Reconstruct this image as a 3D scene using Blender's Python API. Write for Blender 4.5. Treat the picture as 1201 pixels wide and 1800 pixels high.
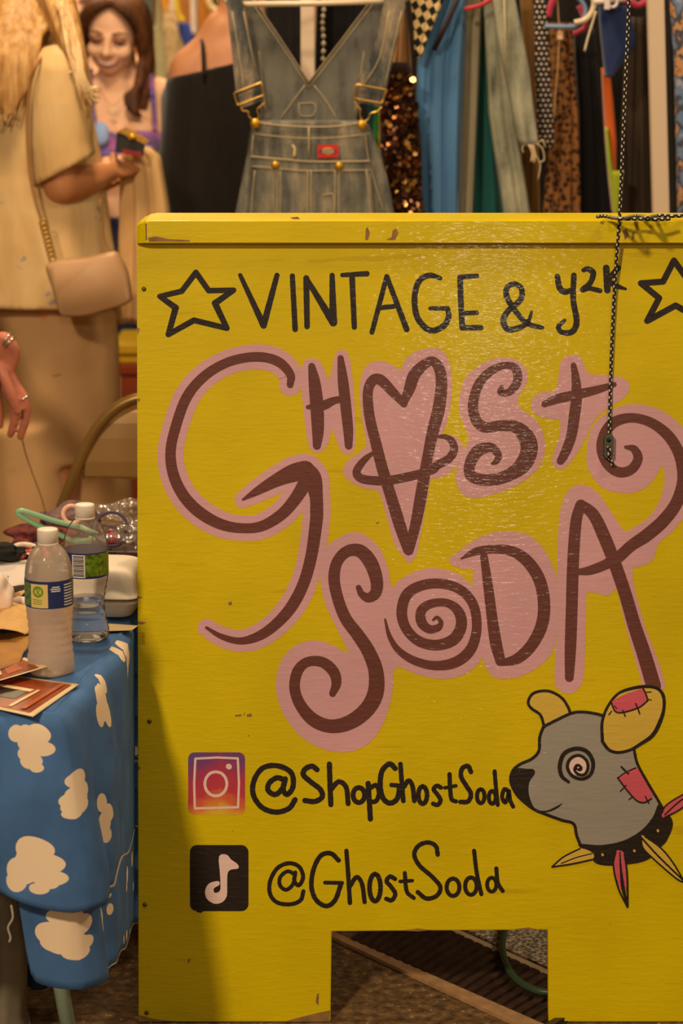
import bpy, bmesh, math, random
from mathutils import Vector, Matrix, Quaternion
from mathutils.geometry import tessellate_polygon

random.seed(7)
for _o in list(bpy.data.objects):
    bpy.data.objects.remove(_o)
SC = bpy.context.scene
COL = SC.collection

# ------------------------------------------------------------------ camera
F = 4250.0                                   # focal length in pixels of the 1201x1800 frame
CAM = Vector((0.0, 0.0, 1.57))
PITCH = math.atan(900.0 / F)
SP, CP = math.sin(PITCH), math.cos(PITCH)
cam_data = bpy.data.cameras.new('camera')
cam_data.sensor_fit = 'VERTICAL'
cam_data.sensor_height = 36.0
cam_data.lens = F * 36.0 / 1800.0
cam_data.clip_end = 60
cam_data.dof.use_dof = True
cam_data.dof.focus_distance = 3.72
cam_data.dof.aperture_fstop = 5.0
cam = bpy.data.objects.new('camera', cam_data)
cam.location = CAM
cam.rotation_euler = (math.pi / 2 - PITCH, 0, 0)
COL.objects.link(cam)
SC.camera = cam

# ------------------------------------------------------------------ world, lamps, exposure
wd = bpy.data.worlds.new('hall')
SC.world = wd
wd.use_nodes = True
wd.node_tree.nodes['Background'].inputs[0].default_value = (1.0, 0.72, 0.42, 1)
wd.node_tree.nodes['Background'].inputs[1].default_value = 0.10

def area(name, loc, target, size, power, col):
    d = bpy.data.lights.new(name, 'AREA')
    d.shape = 'DISK'; d.size = size; d.energy = power; d.color = col
    o = bpy.data.objects.new(name, d)
    o.location = loc
    o.rotation_euler = (Vector(target) - Vector(loc)).to_track_quat('-Z', 'Y').to_euler()
    COL.objects.link(o)
    return o
WARM = (1.0, 0.80, 0.55)
area('hall_lamp_front', (-1.75, -0.5, 3.75), (0.0, 3.7, 0.6), 0.38, 158, WARM)
area('hall_lamp_rear', (0.85, -6.2, 4.1), (0.2, 3.7, 0.9), 0.45, 95, (1.0, 0.84, 0.62))
area('hall_lamp_stall', (-0.55, 4.5, 3.7), (-0.7, 6.0, 1.2), 0.6, 78, (1.0, 0.78, 0.50))
area('hall_lamp_rack', (1.0, 3.2, 3.7), (0.5, 5.3, 1.2), 0.6, 20, WARM)
area('hall_lamp_side', (3.3, 4.3, 3.3), (0.4, 4.0, 0.3), 0.5, 45, WARM)
area('hall_lamp_back', (-0.9, 8.0, 3.6), (-0.6, 8.0, 0.0), 0.8, 110, (1.0, 0.74, 0.42))
SC.view_settings.view_transform = 'Standard'
SC.view_settings.look = 'None'
SC.view_settings.exposure = 0.0
SC.view_settings.gamma = 1.0
SC.view_settings.use_curve_mapping = False

SC.cycles.max_bounces = 7; SC.cycles.diffuse_bounces = 3; SC.cycles.glossy_bounces = 3; SC.cycles.transparent_max_bounces = 10

# ------------------------------------------------------------------ photograph geometry helpers
def ray(px, py):
    x = (px - 600.5) / F; u = (900.0 - py) / F
    return Vector((x, CP + u * SP, -SP + u * CP))
def at(px, py, Y):
    d = ray(px, py); return CAM + d * (Y / d.y)
def atz(px, py, z):
    d = ray(px, py); return CAM + d * ((z - CAM.z) / d.z)
def atd(px, py, D):
    return CAM + ray(px, py) * D

# ------------------------------------------------------------------ materials
MATS = {}
def srgb(c):
    def f(v):
        v = v / 255.0
        return v / 12.92 if v <= 0.04045 else ((v + 0.055) / 1.055) ** 2.4
    return (f(c[0]), f(c[1]), f(c[2]), 1.0)

def mat(name, col, rough=0.6, metal=0.0, spec=0.5, var=0.0, vscale=20.0, bump=0.0, bscale=200.0,
        stretch=(1, 1, 1), trans=0.0, ior=1.45, sheen=0.0, alpha=1.0, coat=0.0, detail=4.0):
    if name in MATS:
        return MATS[name]
    m = bpy.data.materials.new(name)
    m.use_nodes = True
    nt = m.node_tree; b = nt.nodes['Principled BSDF']
    c = srgb(col)
    b.inputs['Base Color'].default_value = c
    b.inputs['Roughness'].default_value = rough
    b.inputs['Metallic'].default_value = metal
    b.inputs['Specular IOR Level'].default_value = spec
    b.inputs['IOR'].default_value = ior
    b.inputs['Transmission Weight'].default_value = trans
    b.inputs['Sheen Weight'].default_value = sheen
    b.inputs['Alpha'].default_value = alpha
    b.inputs['Coat Weight'].default_value = coat
    if var > 0 or bump > 0:
        tc = nt.nodes.new('ShaderNodeTexCoord')
        mp = nt.nodes.new('ShaderNodeMapping'); mp.inputs['Scale'].default_value = stretch
        nt.links.new(tc.outputs['Object'], mp.inputs['Vector'])
    if var > 0:
        n = nt.nodes.new('ShaderNodeTexNoise'); n.inputs['Scale'].default_value = vscale
        n.inputs['Detail'].default_value = detail
        nt.links.new(mp.outputs[0], n.inputs['Vector'])
        r = nt.nodes.new('ShaderNodeValToRGB')
        r.color_ramp.elements[0].position = 0.3; r.color_ramp.elements[1].position = 0.7
        r.color_ramp.elements[0].color = (c[0] * (1 - var), c[1] * (1 - var), c[2] * (1 - var), 1)
        r.color_ramp.elements[1].color = (min(1, c[0] * (1 + var)), min(1, c[1] * (1 + var)), min(1, c[2] * (1 + var)), 1)
        nt.links.new(n.outputs['Fac'], r.inputs['Fac'])
        nt.links.new(r.outputs['Color'], b.inputs['Base Color'])
    if bump > 0:
        n2 = nt.nodes.new('ShaderNodeTexNoise'); n2.inputs['Scale'].default_value = bscale
        n2.inputs['Detail'].default_value = 3
        nt.links.new(mp.outputs[0], n2.inputs['Vector'])
        bp = nt.nodes.new('ShaderNodeBump'); bp.inputs['Strength'].default_value = bump
        bp.inputs['Distance'].default_value = 0.002
        nt.links.new(n2.outputs['Fac'], bp.inputs['Height'])
        nt.links.new(bp.outputs[0], b.inputs['Normal'])
    MATS[name] = m
    return m

class NB:
    """tiny node-graph builder on top of a Principled material"""
    def __init__(s, name, rough=0.7, spec=0.4):
        s.m = bpy.data.materials.new(name); s.m.use_nodes = True
        MATS[name] = s.m
        s.nt = s.m.node_tree; s.b = s.nt.nodes['Principled BSDF']
        s.b.inputs['Roughness'].default_value = rough
        s.b.inputs['Specular IOR Level'].default_value = spec
        s.tc = s.nt.nodes.new('ShaderNodeTexCoord')
    def n(s, t, **kw):
        o = s.nt.nodes.new(t)
        for k, v in kw.items(): setattr(o, k, v)
        return o
    def set(s, sock, v):
        if hasattr(v, 'is_output') or isinstance(v, bpy.types.NodeSocket): s.nt.links.new(v, sock)
        else: sock.default_value = v
    def math(s, op, a, b=0.0, clamp=False):
        o = s.n('ShaderNodeMath', operation=op); o.use_clamp = clamp
        s.set(o.inputs[0], a); s.set(o.inputs[1], b); return o.outputs[0]
    def vec(s, op, a, b=(0, 0, 0)):
        o = s.n('ShaderNodeVectorMath', operation=op)
        s.set(o.inputs[0], a); s.set(o.inputs[1], b)
        return o.outputs['Value'] if op in ('LENGTH', 'DISTANCE', 'DOT_PRODUCT') else o.outputs[0]
    def mapping(s, v, scale=(1, 1, 1), rot=(0, 0, 0), loc=(0, 0, 0)):
        o = s.n('ShaderNodeMapping'); s.set(o.inputs['Vector'], v)
        o.inputs['Scale'].default_value = scale; o.inputs['Rotation'].default_value = rot; o.inputs['Location'].default_value = loc
        return o.outputs[0]
    def noise(s, v, scale, detail=3, rough=0.5):
        o = s.n('ShaderNodeTexNoise'); s.set(o.inputs['Vector'], v)
        o.inputs['Scale'].default_value = scale; o.inputs['Detail'].default_value = detail; o.inputs['Roughness'].default_value = rough
        return o.outputs['Fac']
    def voro(s, v, scale, feature='F1'):
        o = s.n('ShaderNodeTexVoronoi', feature=feature); s.set(o.inputs['Vector'], v); o.inputs['Scale'].default_value = scale
        return o
    def ramp(s, f, stops, interp='LINEAR'):
        o = s.n('ShaderNodeValToRGB'); s.set(o.inputs['Fac'], f)
        cr = o.color_ramp; cr.interpolation = interp
        while len(cr.elements) < len(stops): cr.elements.new(0.5)
        for e, (p, c) in zip(cr.elements, stops): e.position = p; e.color = c
        return o.outputs['Color']
    def mix(s, f, a, b, blend='MIX'):
        o = s.n('ShaderNodeMix', data_type='RGBA', blend_type=blend)
        s.set(o.inputs['Factor'], f); s.set(o.inputs['A'], a) if False else None
        s.set(o.inputs[6], a); s.set(o.inputs[7], b)
        return o.outputs[2]
    def color(s, v): s.set(s.b.inputs['Base Color'], v)
    def bump(s, h, strength, dist=0.002):
        o = s.n('ShaderNodeBump'); o.inputs['Strength'].default_value = strength; o.inputs['Distance'].default_value = dist
        s.set(o.inputs['Height'], h); s.nt.links.new(o.outputs[0], s.b.inputs['Normal'])

# ------------------------------------------------------------------ object helpers
def tag(o, label=None, cat=None, group=None, kind=None):
    if label: o['label'] = label
    if cat: o['category'] = cat
    if group: o['group'] = group
    if kind: o['kind'] = kind
    return o

def link_mesh(name, me, m, parent=None, smooth=False, origin=None):
    """link a mesh whose vertices are in world space (or in the parent's space when a parent is given)"""
    if smooth:
        for p in me.polygons: p.use_smooth = True
    o = bpy.data.objects.new(name, me)
    if m is not None:
        for mm in (m if isinstance(m, (list, tuple)) else [m]): me.materials.append(mm)
    COL.objects.link(o)
    if parent is not None:
        o.parent = parent
    elif origin is None and len(me.vertices):
        xs = [v.co.x for v in me.vertices]; ys = [v.co.y for v in me.vertices]; z = min(v.co.z for v in me.vertices)
        c = Vector(((min(xs) + max(xs)) / 2, (min(ys) + max(ys)) / 2, z))
        me.transform(Matrix.Translation(-c)); o.location = c
    return o

def pydata(name, v, f, m, parent=None, smooth=False, origin=None):
    me = bpy.data.meshes.new(name); me.from_pydata([tuple(p) for p in v], [], f); me.update()
    return link_mesh(name, me, m, parent, smooth, origin)

def from_bm(name, bm, m, parent=None, smooth=False, origin=None):
    bmesh.ops.recalc_face_normals(bm, faces=bm.faces)
    me = bpy.data.meshes.new(name); bm.to_mesh(me); bm.free()
    return link_mesh(name, me, m, parent, smooth, origin)

def empty(name, loc, rot=(0, 0, 0)):
    o = bpy.data.objects.new(name, None); o.location = loc; o.rotation_euler = rot
    o.empty_display_size = 0.1
    COL.objects.link(o); return o

def thing(name, label, cat, loc=(0, 0, 0), rot=(0, 0, 0), group=None):
    return tag(empty(name, loc, rot), label, cat, group)

def local(root, pts):
    mi = root.matrix_basis.inverted()
    return [mi @ Vector(p) for p in pts]

def crv(pts, n=6, closed=False):
    """Catmull-Rom through tuples of any dimension"""
    out = []
    P = [tuple(p) for p in pts]; N = len(P)
    if N < 3 and not closed:
        a, b = P[0], P[-1]
        return [tuple(a[k] + (b[k] - a[k]) * t / n for k in range(len(a))) for t in range(n + 1)]
    segs = N if closed else N - 1
    for i in range(segs):
        if closed:
            p0, p1, p2, p3 = P[i - 1], P[i], P[(i + 1) % N], P[(i + 2) % N]
        else:
            p1, p2 = P[i], P[i + 1]
            p0 = P[i - 1] if i else tuple(2 * a - b for a, b in zip(p1, p2))
            p3 = P[i + 2] if i + 2 < N else tuple(2 * b - a for a, b in zip(p1, p2))
        for t in range(n):
            t = t / n
            out.append(tuple(0.5 * (2 * b + (c - a) * t + (2 * a - 5 * b + 4 * c - d) * t * t + (3 * b - a - 3 * c + d) * t ** 3)
                             for a, b, c, d in zip(p0, p1, p2, p3)))
    if not closed: out.append(P[-1])
    return out

def frames(path):
    path = [Vector(p) for p in path]
    T = []
    for i in range(len(path)):
        a = path[max(i - 1, 0)]; b = path[min(i + 1, len(path) - 1)]
        t = (b - a); T.append(t.normalized() if t.length > 1e-9 else Vector((0, 0, 1)))
    up = Vector((0, 0, 1)) if abs(T[0].z) < 0.9 else Vector((0, 1, 0))
    nrm = (up - T[0] * up.dot(T[0])).normalized()
    out = []
    for p, t in zip(path, T):
        nrm = (nrm - t * nrm.dot(t))
        nrm = nrm.normalized() if nrm.length > 1e-6 else t.orthogonal().normalized()
        out.append((p, t, nrm, t.cross(nrm)))
    return out

def tube_data(path, r, seg=8, closed=False, flat=1.0, V=None, Fc=None, cap=True):
    """tube along path; r = radius or list; returns verts, faces"""
    V = [] if V is None else V; Fc = [] if Fc is None else Fc
    fr = frames(path); n = len(fr); base = len(V)
    for i, (p, t, a, b) in enumerate(fr):
        rr = r[i] if isinstance(r, (list, tuple)) else r
        for k in range(seg):
            an = 2 * math.pi * k / seg
            V.append(p + a * (rr * math.cos(an)) + b * (rr * flat * math.sin(an)))
    rows = n if closed else n - 1
    for i in range(rows):
        j = (i + 1) % n
        for k in range(seg):
            k2 = (k + 1) % seg
            Fc.append((base + i * seg + k, base + i * seg + k2, base + j * seg + k2, base + j * seg + k))
    if not closed and cap:
        Fc.append(tuple(base + k for k in reversed(range(seg))))
        Fc.append(tuple(base + (n - 1) * seg + k for k in range(seg)))
    return V, Fc

def tube(name, path, r, m, parent=None, seg=8, closed=False, flat=1.0, origin=None):
    v, f = tube_data(path, r, seg, closed, flat)
    return pydata(name, v, f, m, parent, True, origin)

def box_bm(bm, x0, x1, y0, y1, z0, z1, bev=0.0, M=None):
    r = bmesh.ops.create_cube(bm, size=1.0)
    vs = r['verts']
    for v in vs:
        v.co = Vector((x0 + (v.co.x + .5) * (x1 - x0), y0 + (v.co.y + .5) * (y1 - y0), z0 + (v.co.z + .5) * (z1 - z0)))
    if bev > 0:
        es = list({e for v in vs for e in v.link_edges})
        g = bmesh.ops.bevel(bm, geom=es, offset=bev, segments=2, affect='EDGES', profile=0.6)
        vs = list({v for f in g['faces'] for v in f.verts} | {v for v in vs if v.is_valid})
    if M is not None:
        bmesh.ops.transform(bm, matrix=M, verts=[v for v in vs if v.is_valid])
    return vs

def box(name, x0, x1, y0, y1, z0, z1, m, parent=None, bev=0.0, M=None, origin=None):
    bm = bmesh.new(); box_bm(bm, x0, x1, y0, y1, z0, z1, bev, M)
    return from_bm(name, bm, m, parent, False, origin)

def prism(name, poly, axis_fn, m, parent=None, bev=0.0, origin=None, smooth=False):
    """extrude polygon: axis_fn(p, 0/1) -> 3-D point"""
    n = len(poly)
    v = [axis_fn(p, 0) for p in poly] + [axis_fn(p, 1) for p in poly]
    bm = bmesh.new()
    bv = [bm.verts.new(p) for p in v]
    tris = tessellate_polygon([[Vector((p[0], p[1], 0)) for p in poly]])
    for t in tris:
        try:
            bm.faces.new([bv[i] for i in t]); bm.faces.new([bv[n + i] for i in reversed(t)])
        except ValueError: pass
    for i in range(n):
        j = (i + 1) % n
        bm.faces.new((bv[i], bv[j], bv[n + j], bv[n + i]))
    bmesh.ops.recalc_face_normals(bm, faces=bm.faces)
    bmesh.ops.dissolve_limit(bm, angle_limit=0.01, verts=bm.verts, edges=bm.edges)
    if bev > 0:
        bmesh.ops.bevel(bm, geom=[e for e in bm.edges if len(e.link_faces) == 2 and e.calc_face_angle(0) > 0.6], offset=bev, segments=2, affect='EDGES')
    return from_bm(name, bm, m, parent, smooth, origin)

def lathe(name, prof, m, parent=None, seg=40, center=(0, 0, 0), smooth=True, cap_bottom=True, cap_top=True, fn=None, origin=None):
    V, Fc = [], []
    for i, (r, z) in enumerate(prof):
        for k in range(seg):
            a = 2 * math.pi * k / seg
            rr = fn(r, z, a) if fn else r
            V.append((center[0] + rr * math.cos(a), center[1] + rr * math.sin(a), center[2] + z))
    for i in range(len(prof) - 1):
        for k in range(seg):
            k2 = (k + 1) % seg
            Fc.append((i * seg + k, i * seg + k2, (i + 1) * seg + k2, (i + 1) * seg + k))
    if cap_bottom: Fc.append(tuple(reversed(range(seg))))
    if cap_top: Fc.append(tuple((len(prof) - 1) * seg + k for k in range(seg)))
    return pydata(name, V, Fc, m, parent, smooth, origin)

class Blob:
    """closed primitives merged into ONE continuous surface by a voxel remesh"""
    def __init__(s): s.v = []; s.f = []
    def ell(s, c, r, R=None, seg=20, rings=12):
        b = len(s.v); c = Vector(c); r = (r, r, r) if isinstance(r, (int, float)) else r
        for i in range(rings + 1):
            th = math.pi * i / rings
            for k in range(seg):
                a = 2 * math.pi * k / seg
                p = Vector((r[0] * math.sin(th) * math.cos(a), r[1] * math.sin(th) * math.sin(a), r[2] * math.cos(th)))
                if i in (0, rings): p = Vector((0, 0, r[2] if i == 0 else -r[2])) + p * 1e-3
                if R is not None: p = R @ p
                s.v.append(c + p)
        for i in range(rings):
            for k in range(seg):
                k2 = (k + 1) % seg
                s.f.append((b + i * seg + k, b + (i + 1) * seg + k, b + (i + 1) * seg + k2, b + i * seg + k2))
        s.f.append(tuple(b + k for k in range(seg)))
        s.f.append(tuple(b + rings * seg + k for k in reversed(range(seg))))
        return s
    def limb(s, pts, radii, n=5, flat=1.0):
        P = crv([tuple(p) + (r,) for p, r in zip(pts, radii)], n)
        path = [Vector(p[:3]) for p in P]; rr = [max(p[3], 1e-4) for p in P]
        tube_data(path, rr, 14, False, flat, s.v, s.f)
        s.ell(path[0], rr[0], seg=14, rings=8); s.ell(path[-1], rr[-1], seg=14, rings=8)
        return s
    def loft(s, rings, seg=32, wob=None):
        """rings: (center, rx, ry, yaw)"""
        b = len(s.v); n = len(rings)
        for i, (c, rx, ry, yaw) in enumerate(rings):
            c = Vector(c); cy, sy = math.cos(yaw), math.sin(yaw)
            for k in range(seg):
                a = 2 * math.pi * k / seg
                w = 1 + (wob(i / (n - 1), a) if wob else 0)
                x, y = rx * math.cos(a) * w, ry * math.sin(a) * w
                s.v.append(c + Vector((x * cy - y * sy, x * sy + y * cy, 0)))
        for i in range(n - 1):
            for k in range(seg):
                k2 = (k + 1) % seg
                s.f.append((b + i * seg + k, b + i * seg + k2, b + (i + 1) * seg + k2, b + (i + 1) * seg + k))
        s.f.append(tuple(b + k for k in reversed(range(seg))))
        s.f.append(tuple(b + (n - 1) * seg + k for k in range(seg)))
        return s
    def build(s, name, m, parent=None, voxel=0.008, smooth=6, origin=None):
        me = bpy.data.meshes.new('tmp'); me.from_pydata([tuple(p) for p in s.v], [], s.f); me.update()
        bm = bmesh.new(); bm.from_mesh(me); bmesh.ops.recalc_face_normals(bm, faces=bm.faces); bm.to_mesh(me); bm.free()
        o = bpy.data.objects.new('tmp', me); COL.objects.link(o)
        r = o.modifiers.new('r', 'REMESH'); r.mode = 'VOXEL'; r.voxel_size = voxel; r.use_smooth_shade = True
        if smooth:
            q = o.modifiers.new('s', 'SMOOTH'); q.iterations = smooth; q.factor = 0.5
        dg = bpy.context.evaluated_depsgraph_get(); dg.update()
        me2 = bpy.data.meshes.new_from_object(o.evaluated_get(dg))
        bpy.data.objects.remove(o); bpy.data.meshes.remove(me)
        me2.materials.clear(); me2.name = name
        return link_mesh(name, me2, m, parent, True, origin)

# ------------------------------------------------------------------ setting: floor and rear wall
def floor_material():
    b = NB('hall_floor', 0.75, 0.3)
    o = b.tc.outputs['Object']
    n1 = b.noise(o, 4.0, 6); n2 = b.noise(b.mapping(o, (1, 1, 1)), 60.0, 4); v = b.voro(o, 85.0)
    c = b.ramp(n2, [(0.30, srgb((62, 44, 26))), (0.52, srgb((120, 88, 52))), (0.75, srgb((165, 128, 82)))])
    c2 = b.mix(b.math('MULTIPLY', n1, 0.5), c, srgb((84, 62, 40)))
    c3 = b.mix(b.math('LESS_THAN', v.outputs['Distance'], 0.22), c2, srgb((176, 140, 96)))
    fac = b.math('MULTIPLY', b.math('LESS_THAN', v.outputs['Distance'], 0.2), b.math('GREATER_THAN', n2, 0.52))
    b.color(b.mix(fac, c2, srgb((182, 148, 104))))
    b.bump(n2, 0.6, 0.004)
    return b.m
fl = pydata('floor', [(-5, -8, 0), (5, -8, 0), (5, 10, 0), (-5, 10, 0)], [(0, 1, 2, 3)], floor_material())
tag(fl, 'worn mottled brown hall floor under the yellow board and table', kind='structure')
wl = box('wall_back', -5, 5, 9.6, 9.75, 0, 4.4, mat('wall_brown', (150, 92, 30), 0.7, var=0.25, vscale=3, stretch=(6, 1, .6)))
tag(wl, 'brown wooden rear wall of the hall far behind the shoppers', kind='structure')

# ------------------------------------------------------------------ the yellow board
D_SIGN = CAM.z / (SP + (898.0 / F) * CP)
S_PX = F / D_SIGN
base = atd(772, 1798, D_SIGN)
board = thing('sandwich_board', 'big yellow painted wooden sandwich board with pink and brown hand lettering', 'sign', base, (-PITCH, 0, 0))
def S(px, py, y=0.0):
    return Vector(((px - 772.0) / S_PX, y, (1798.0 - py) / S_PX))

def paint(name, col, rough=0.36, wear=0.0):
    if name in MATS: return MATS[name]
    b = NB(name, rough, 0.1)
    o = b.tc.outputs['Object']
    c = srgb(col)
    n1 = b.noise(o, 5.0, 4)
    n2 = b.noise(b.mapping(o, (3.5, 60, 60)), 6.0, 4)
    dk = tuple(x * 0.90 for x in c[:3]) + (1,)
    lt = tuple(min(1, x * 1.05) for x in c[:3]) + (1,)
    cc = b.ramp(b.math('ADD', b.math('MULTIPLY', n1, 0.72), b.math('MULTIPLY', n2, 0.28)), [(0.36, dk), (0.62, lt)])
    if wear:
        sp = b.voro(b.mapping(o, (1, 1, 1.6)), 26.0)
        nz = b.noise(o, 90.0, 2)
        f = b.math('MULTIPLY', b.math('LESS_THAN', b.math('ADD', sp.outputs['Distance'], b.math('MULTIPLY', nz, 0.06)), 0.062),
                   b.math('GREATER_THAN', b.noise(o, 11.0, 1), 0.58))
        cc = b.mix(b.math('MULTIPLY', f, 0.8), cc, srgb((92, 66, 20)))
        st = b.noise(b.mapping(o, (1.2, 8, 14)), 3.0, 6, 0.65)
        cc = b.mix(b.math('MULTIPLY', b.math('GREATER_THAN', st, 0.64), wear), cc, srgb((140, 104, 14)))
    b.color(cc)
    # brush strokes run across the board, warped a little
    w = b.vec('ADD', b.mapping(o, (2.2, 40, 46)), b.vec('SCALE', o))
    br = b.noise(b.vec('ADD', b.mapping(o, (8, 44, 44)), b.n('ShaderNodeTexNoise').outputs['Color']), 3.2, 5, 0.62)
    br2 = b.noise(b.mapping(o, (26, 60, 80), (0, 0.08, 0)), 3.0, 2, 0.5)
    fine = b.noise(o, 420.0, 2)
    h = b.math('ADD', b.math('MULTIPLY', br, 0.8), b.math('ADD', b.math('MULTIPLY', br2, 0.5), b.math('MULTIPLY', fine, 0.12)))
    h = b.math('ADD', h, b.math('MULTIPLY', b.math('POWER', b.noise(b.mapping(o, (14, 50, 62), (0, -0.05, 0)), 2.2, 3, 0.55), 4.0), 2.2))
    b.bump(h, 0.24, 0.0022)
    cb = b.n('ShaderNodeBump'); cb.inputs['Strength'].default_value = 1.0; cb.inputs['Distance'].default_value = 0.0006; b.set(cb.inputs['Height'], b.noise(b.mapping(o, (16, 60, 62), (0, 0.04, 0)), 3.3, 1.5, 0.5))
    b.b.inputs['Coat Weight'].default_value = 0.06; b.b.inputs['Coat Roughness'].default_value = 0.09
    b.nt.links.new(cb.outputs[0], b.b.inputs['Coat Normal'])
    return b.m
YEL = paint('yellow_paint', (214, 186, 2), 0.36, 0.20)
PINK = paint('pink_paint', (214, 160, 166), 0.36)
BRN = paint('brown_paint', (108, 62, 54), 0.30)
BLK = paint('black_paint', (46, 36, 30), 0.30)
GRY = paint('grey_paint', (158, 150, 138), 0.4)
MUS = paint('mustard_paint', (214, 178, 72), 0.4)
RED = paint('red_patch_paint', (212, 92, 106), 0.4)
CRM = paint('cream_paint', (236, 200, 190), 0.4)
WOOD = mat('bare_wood', (140, 100, 52), 0.7, var=0.3, vscale=60)

# front panel with the foot cut-out
outl = [(240.5, 405), (241, 394), (245, 389), (1299, 389), (1304, 394), (1304, 1796), (964.5, 1796), (963.5, 1634), (583, 1637), (581, 1796), (243.5, 1796)]
panel = prism('front_panel', outl, lambda p, k: S(p[0], p[1], 0.018 * k), YEL, board, 0.0012)
tag(panel, 'yellow plywood front panel with a foot cut-out')

# top rail, chamfered ends, level top
def rail():
    V, Fc = [], []
    def ring(px, fy, drop, back):
        zb = (1798 - 429) / S_PX; zt = (1798 - 389.5 - drop) / S_PX
        pts = [(0.016, zb), (fy, zb), (fy, zt - 0.003), (fy + 0.002, zt - 0.0007), (fy + 0.004, zt + 0.0006),
               (fy + back * CP, zt + back * SP), (fy + back * CP + 0.05 * SP, zt + back * SP - 0.05 * CP), (0.016, zt - 0.02)]
        x = (px - 772) / S_PX
        return [Vector((x, y, z)) for y, z in pts]
    spec = [(242, -0.010, 6.0, 0.08), (248, -0.015, 3.0, 0.09), (258.5, -0.0205, 0.0, 0.112), (268, -0.021, -1.0, 0.118),
            (600, -0.021, -1.0, 0.118), (944, -0.021, -1.0, 0.118), (1276, -0.021, -1.0, 0.118), (1286, -0.0205, 0, 0.112), (1297, -0.009, 3, 0.09), (1303, -0.0015, 6, 0.08)]
    for s_ in spec: V += ring(*s_)
    n = 8
    for i in range(len(spec) - 1):
        for k in range(n):
            k2 = (k + 1) % n
            Fc.append((i * n + k, i * n + k2, (i + 1) * n + k2, (i + 1) * n + k))
    Fc.append(tuple(range(n))); Fc.append(tuple((len(spec) - 1) * n + k for k in reversed(range(n))))
    bm = bmesh.new(); bv = [bm.verts.new(p) for p in V]
    for f in Fc: bm.faces.new([bv[i] for i in f])
    return from_bm('top_rail', bm, YEL, board)
toprail = rail()

# rear panel leaning the other way
def rear(p, k):
    t = (1796 - p[1]) / (1796 - 392.0)
    Yb = base.y + 0.70; Yt = base.y + 0.362
    w = Vector((base.x + (p[0] - 772) / S_PX, Yb + (Yt - Yb) * t + 0.018 * k, max(0.002, 1.225 * t)))
    return local(board, [w])[0]
rp = prism('rear_panel', [(p[0], p[1]) for p in outl], rear, YEL, board)

# painted lettering --------------------------------------------------
_lay = [0]
def off(layer):
    _lay[0] += 1
    return -0.00025 * layer - 0.000006 * (_lay[0] % 40)

def ribbon(V, Fc, pts, y, grow=0.0, n=7, cap=True, wob=0.0):
    """pts: (px, py, width px); a flat brush stroke with rounded ends"""
    P = crv(pts, n)
    L, R = [], []
    N = len(P)
    for i, (x, z, w) in enumerate(P):
        a = P[max(i - 1, 0)]; b = P[min(i + 1, N - 1)]
        tx, tz = b[0] - a[0], b[1] - a[1]; l = math.hypot(tx, tz) or 1
        nx, nz = -tz / l, tx / l
        hw = max(0.3, w / 2) + grow
        if wob: hw *= 1 + wob * math.sin(i * 1.7 + x * .13) 
        L.append((x + nx * hw, z + nz * hw)); R.append((x - nx * hw, z - nz * hw))
    base_ = len(V)
    for l_, r_ in zip(L, R):
        V.append(S(l_[0], l_[1], y)); V.append(S(r_[0], r_[1], y))
    for i in range(N - 1):
        Fc.append((base_ + 2 * i, base_ + 2 * i + 2, base_ + 2 * i + 3, base_ + 2 * i + 1))
    if cap:
        for end in (0, N - 1):
            x, z, w = P[end]; hw = max(0.3, w / 2) + grow
            q = P[1] if end == 0 else P[N - 2]
            an = math.atan2(z - q[1], x - q[0])
            c = len(V); V.append(S(x, z, y - 0.000003))
            k = 9
            for j in range(k + 1):
                a = an - math.pi / 2 + math.pi * j / k
                V.append(S(x + hw * math.cos(a), z + hw * math.sin(a), y - 0.000003))
            for j in range(k): Fc.append((c, c + 1 + j, c + 2 + j))

def area_fill(V, Fc, pts, y, smooth=True, n=5):
    P = crv(pts, n, True) if smooth else pts
    b = len(V)
    for p in P: V.append(S(p[0], p[1], y))
    for t in tessellate_polygon([[Vector((p[0], p[1], 0)) for p in P]]):
        Fc.append(tuple(b + i for i in t))

def Z(reg, pts):
    """points read off an enlarged crop -> photograph pixels"""
    x0, y0, k = reg
    return [(x0 + p[0] / k, y0 + p[1] / k) + ((p[2] / k,) if len(p) > 2 else ()) for p in pts]
R1 = (230, 360, 2.402); R2 = (701, 360, 2.402); R3 = (270, 590, 2.402); R4 = (750, 600, 2.663)
R5 = (330, 880, 2.669); R6 = (660, 850, 2.22); R7 = (310, 1300, 1.969); R8 = (880, 1190, 3.741)

def painted(name, m, layer, strokes=(), fills=(), grow=0.0, label=None, n=7, raw=(), wob=0.0):
    V, Fc = [], []
    for s_ in fills: area_fill(V, Fc, s_, off(layer))
    for s_ in raw: area_fill(V, Fc, s_, off(layer), False)
    for s_ in strokes: ribbon(V, Fc, s_, off(layer), grow, n, wob=wob)
    bm = bmesh.new(); bv = [bm.verts.new(p) for p in V]
    for f in Fc:
        try: bm.faces.new([bv[i] for i in f])
        except ValueError: pass
    for f in bm.faces:
        f.normal_update()
        if f.normal.y > 0: f.normal_flip()
    me = bpy.data.meshes.new(name); bm.to_mesh(me); bm.free()
    o = link_mesh(name, me, m, panel)
    if label: o['label'] = label
    return o

def lines(pts, w):
    """angular stroke: every segment is its own straight brush mark"""
    out = []
    for i in range(len(pts) - 1):
        wa = w[i] if isinstance(w, (list, tuple)) else w
        wb = w[i + 1] if isinstance(w, (list, tuple)) else w
        out.append([(pts[i][0], pts[i][1], wa), ((pts[i][0] + pts[i + 1][0]) / 2, (pts[i][1] + pts[i + 1][1]) / 2, (wa + wb) / 2), (pts[i + 1][0], pts[i + 1][1], wb)])
    return out

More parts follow.
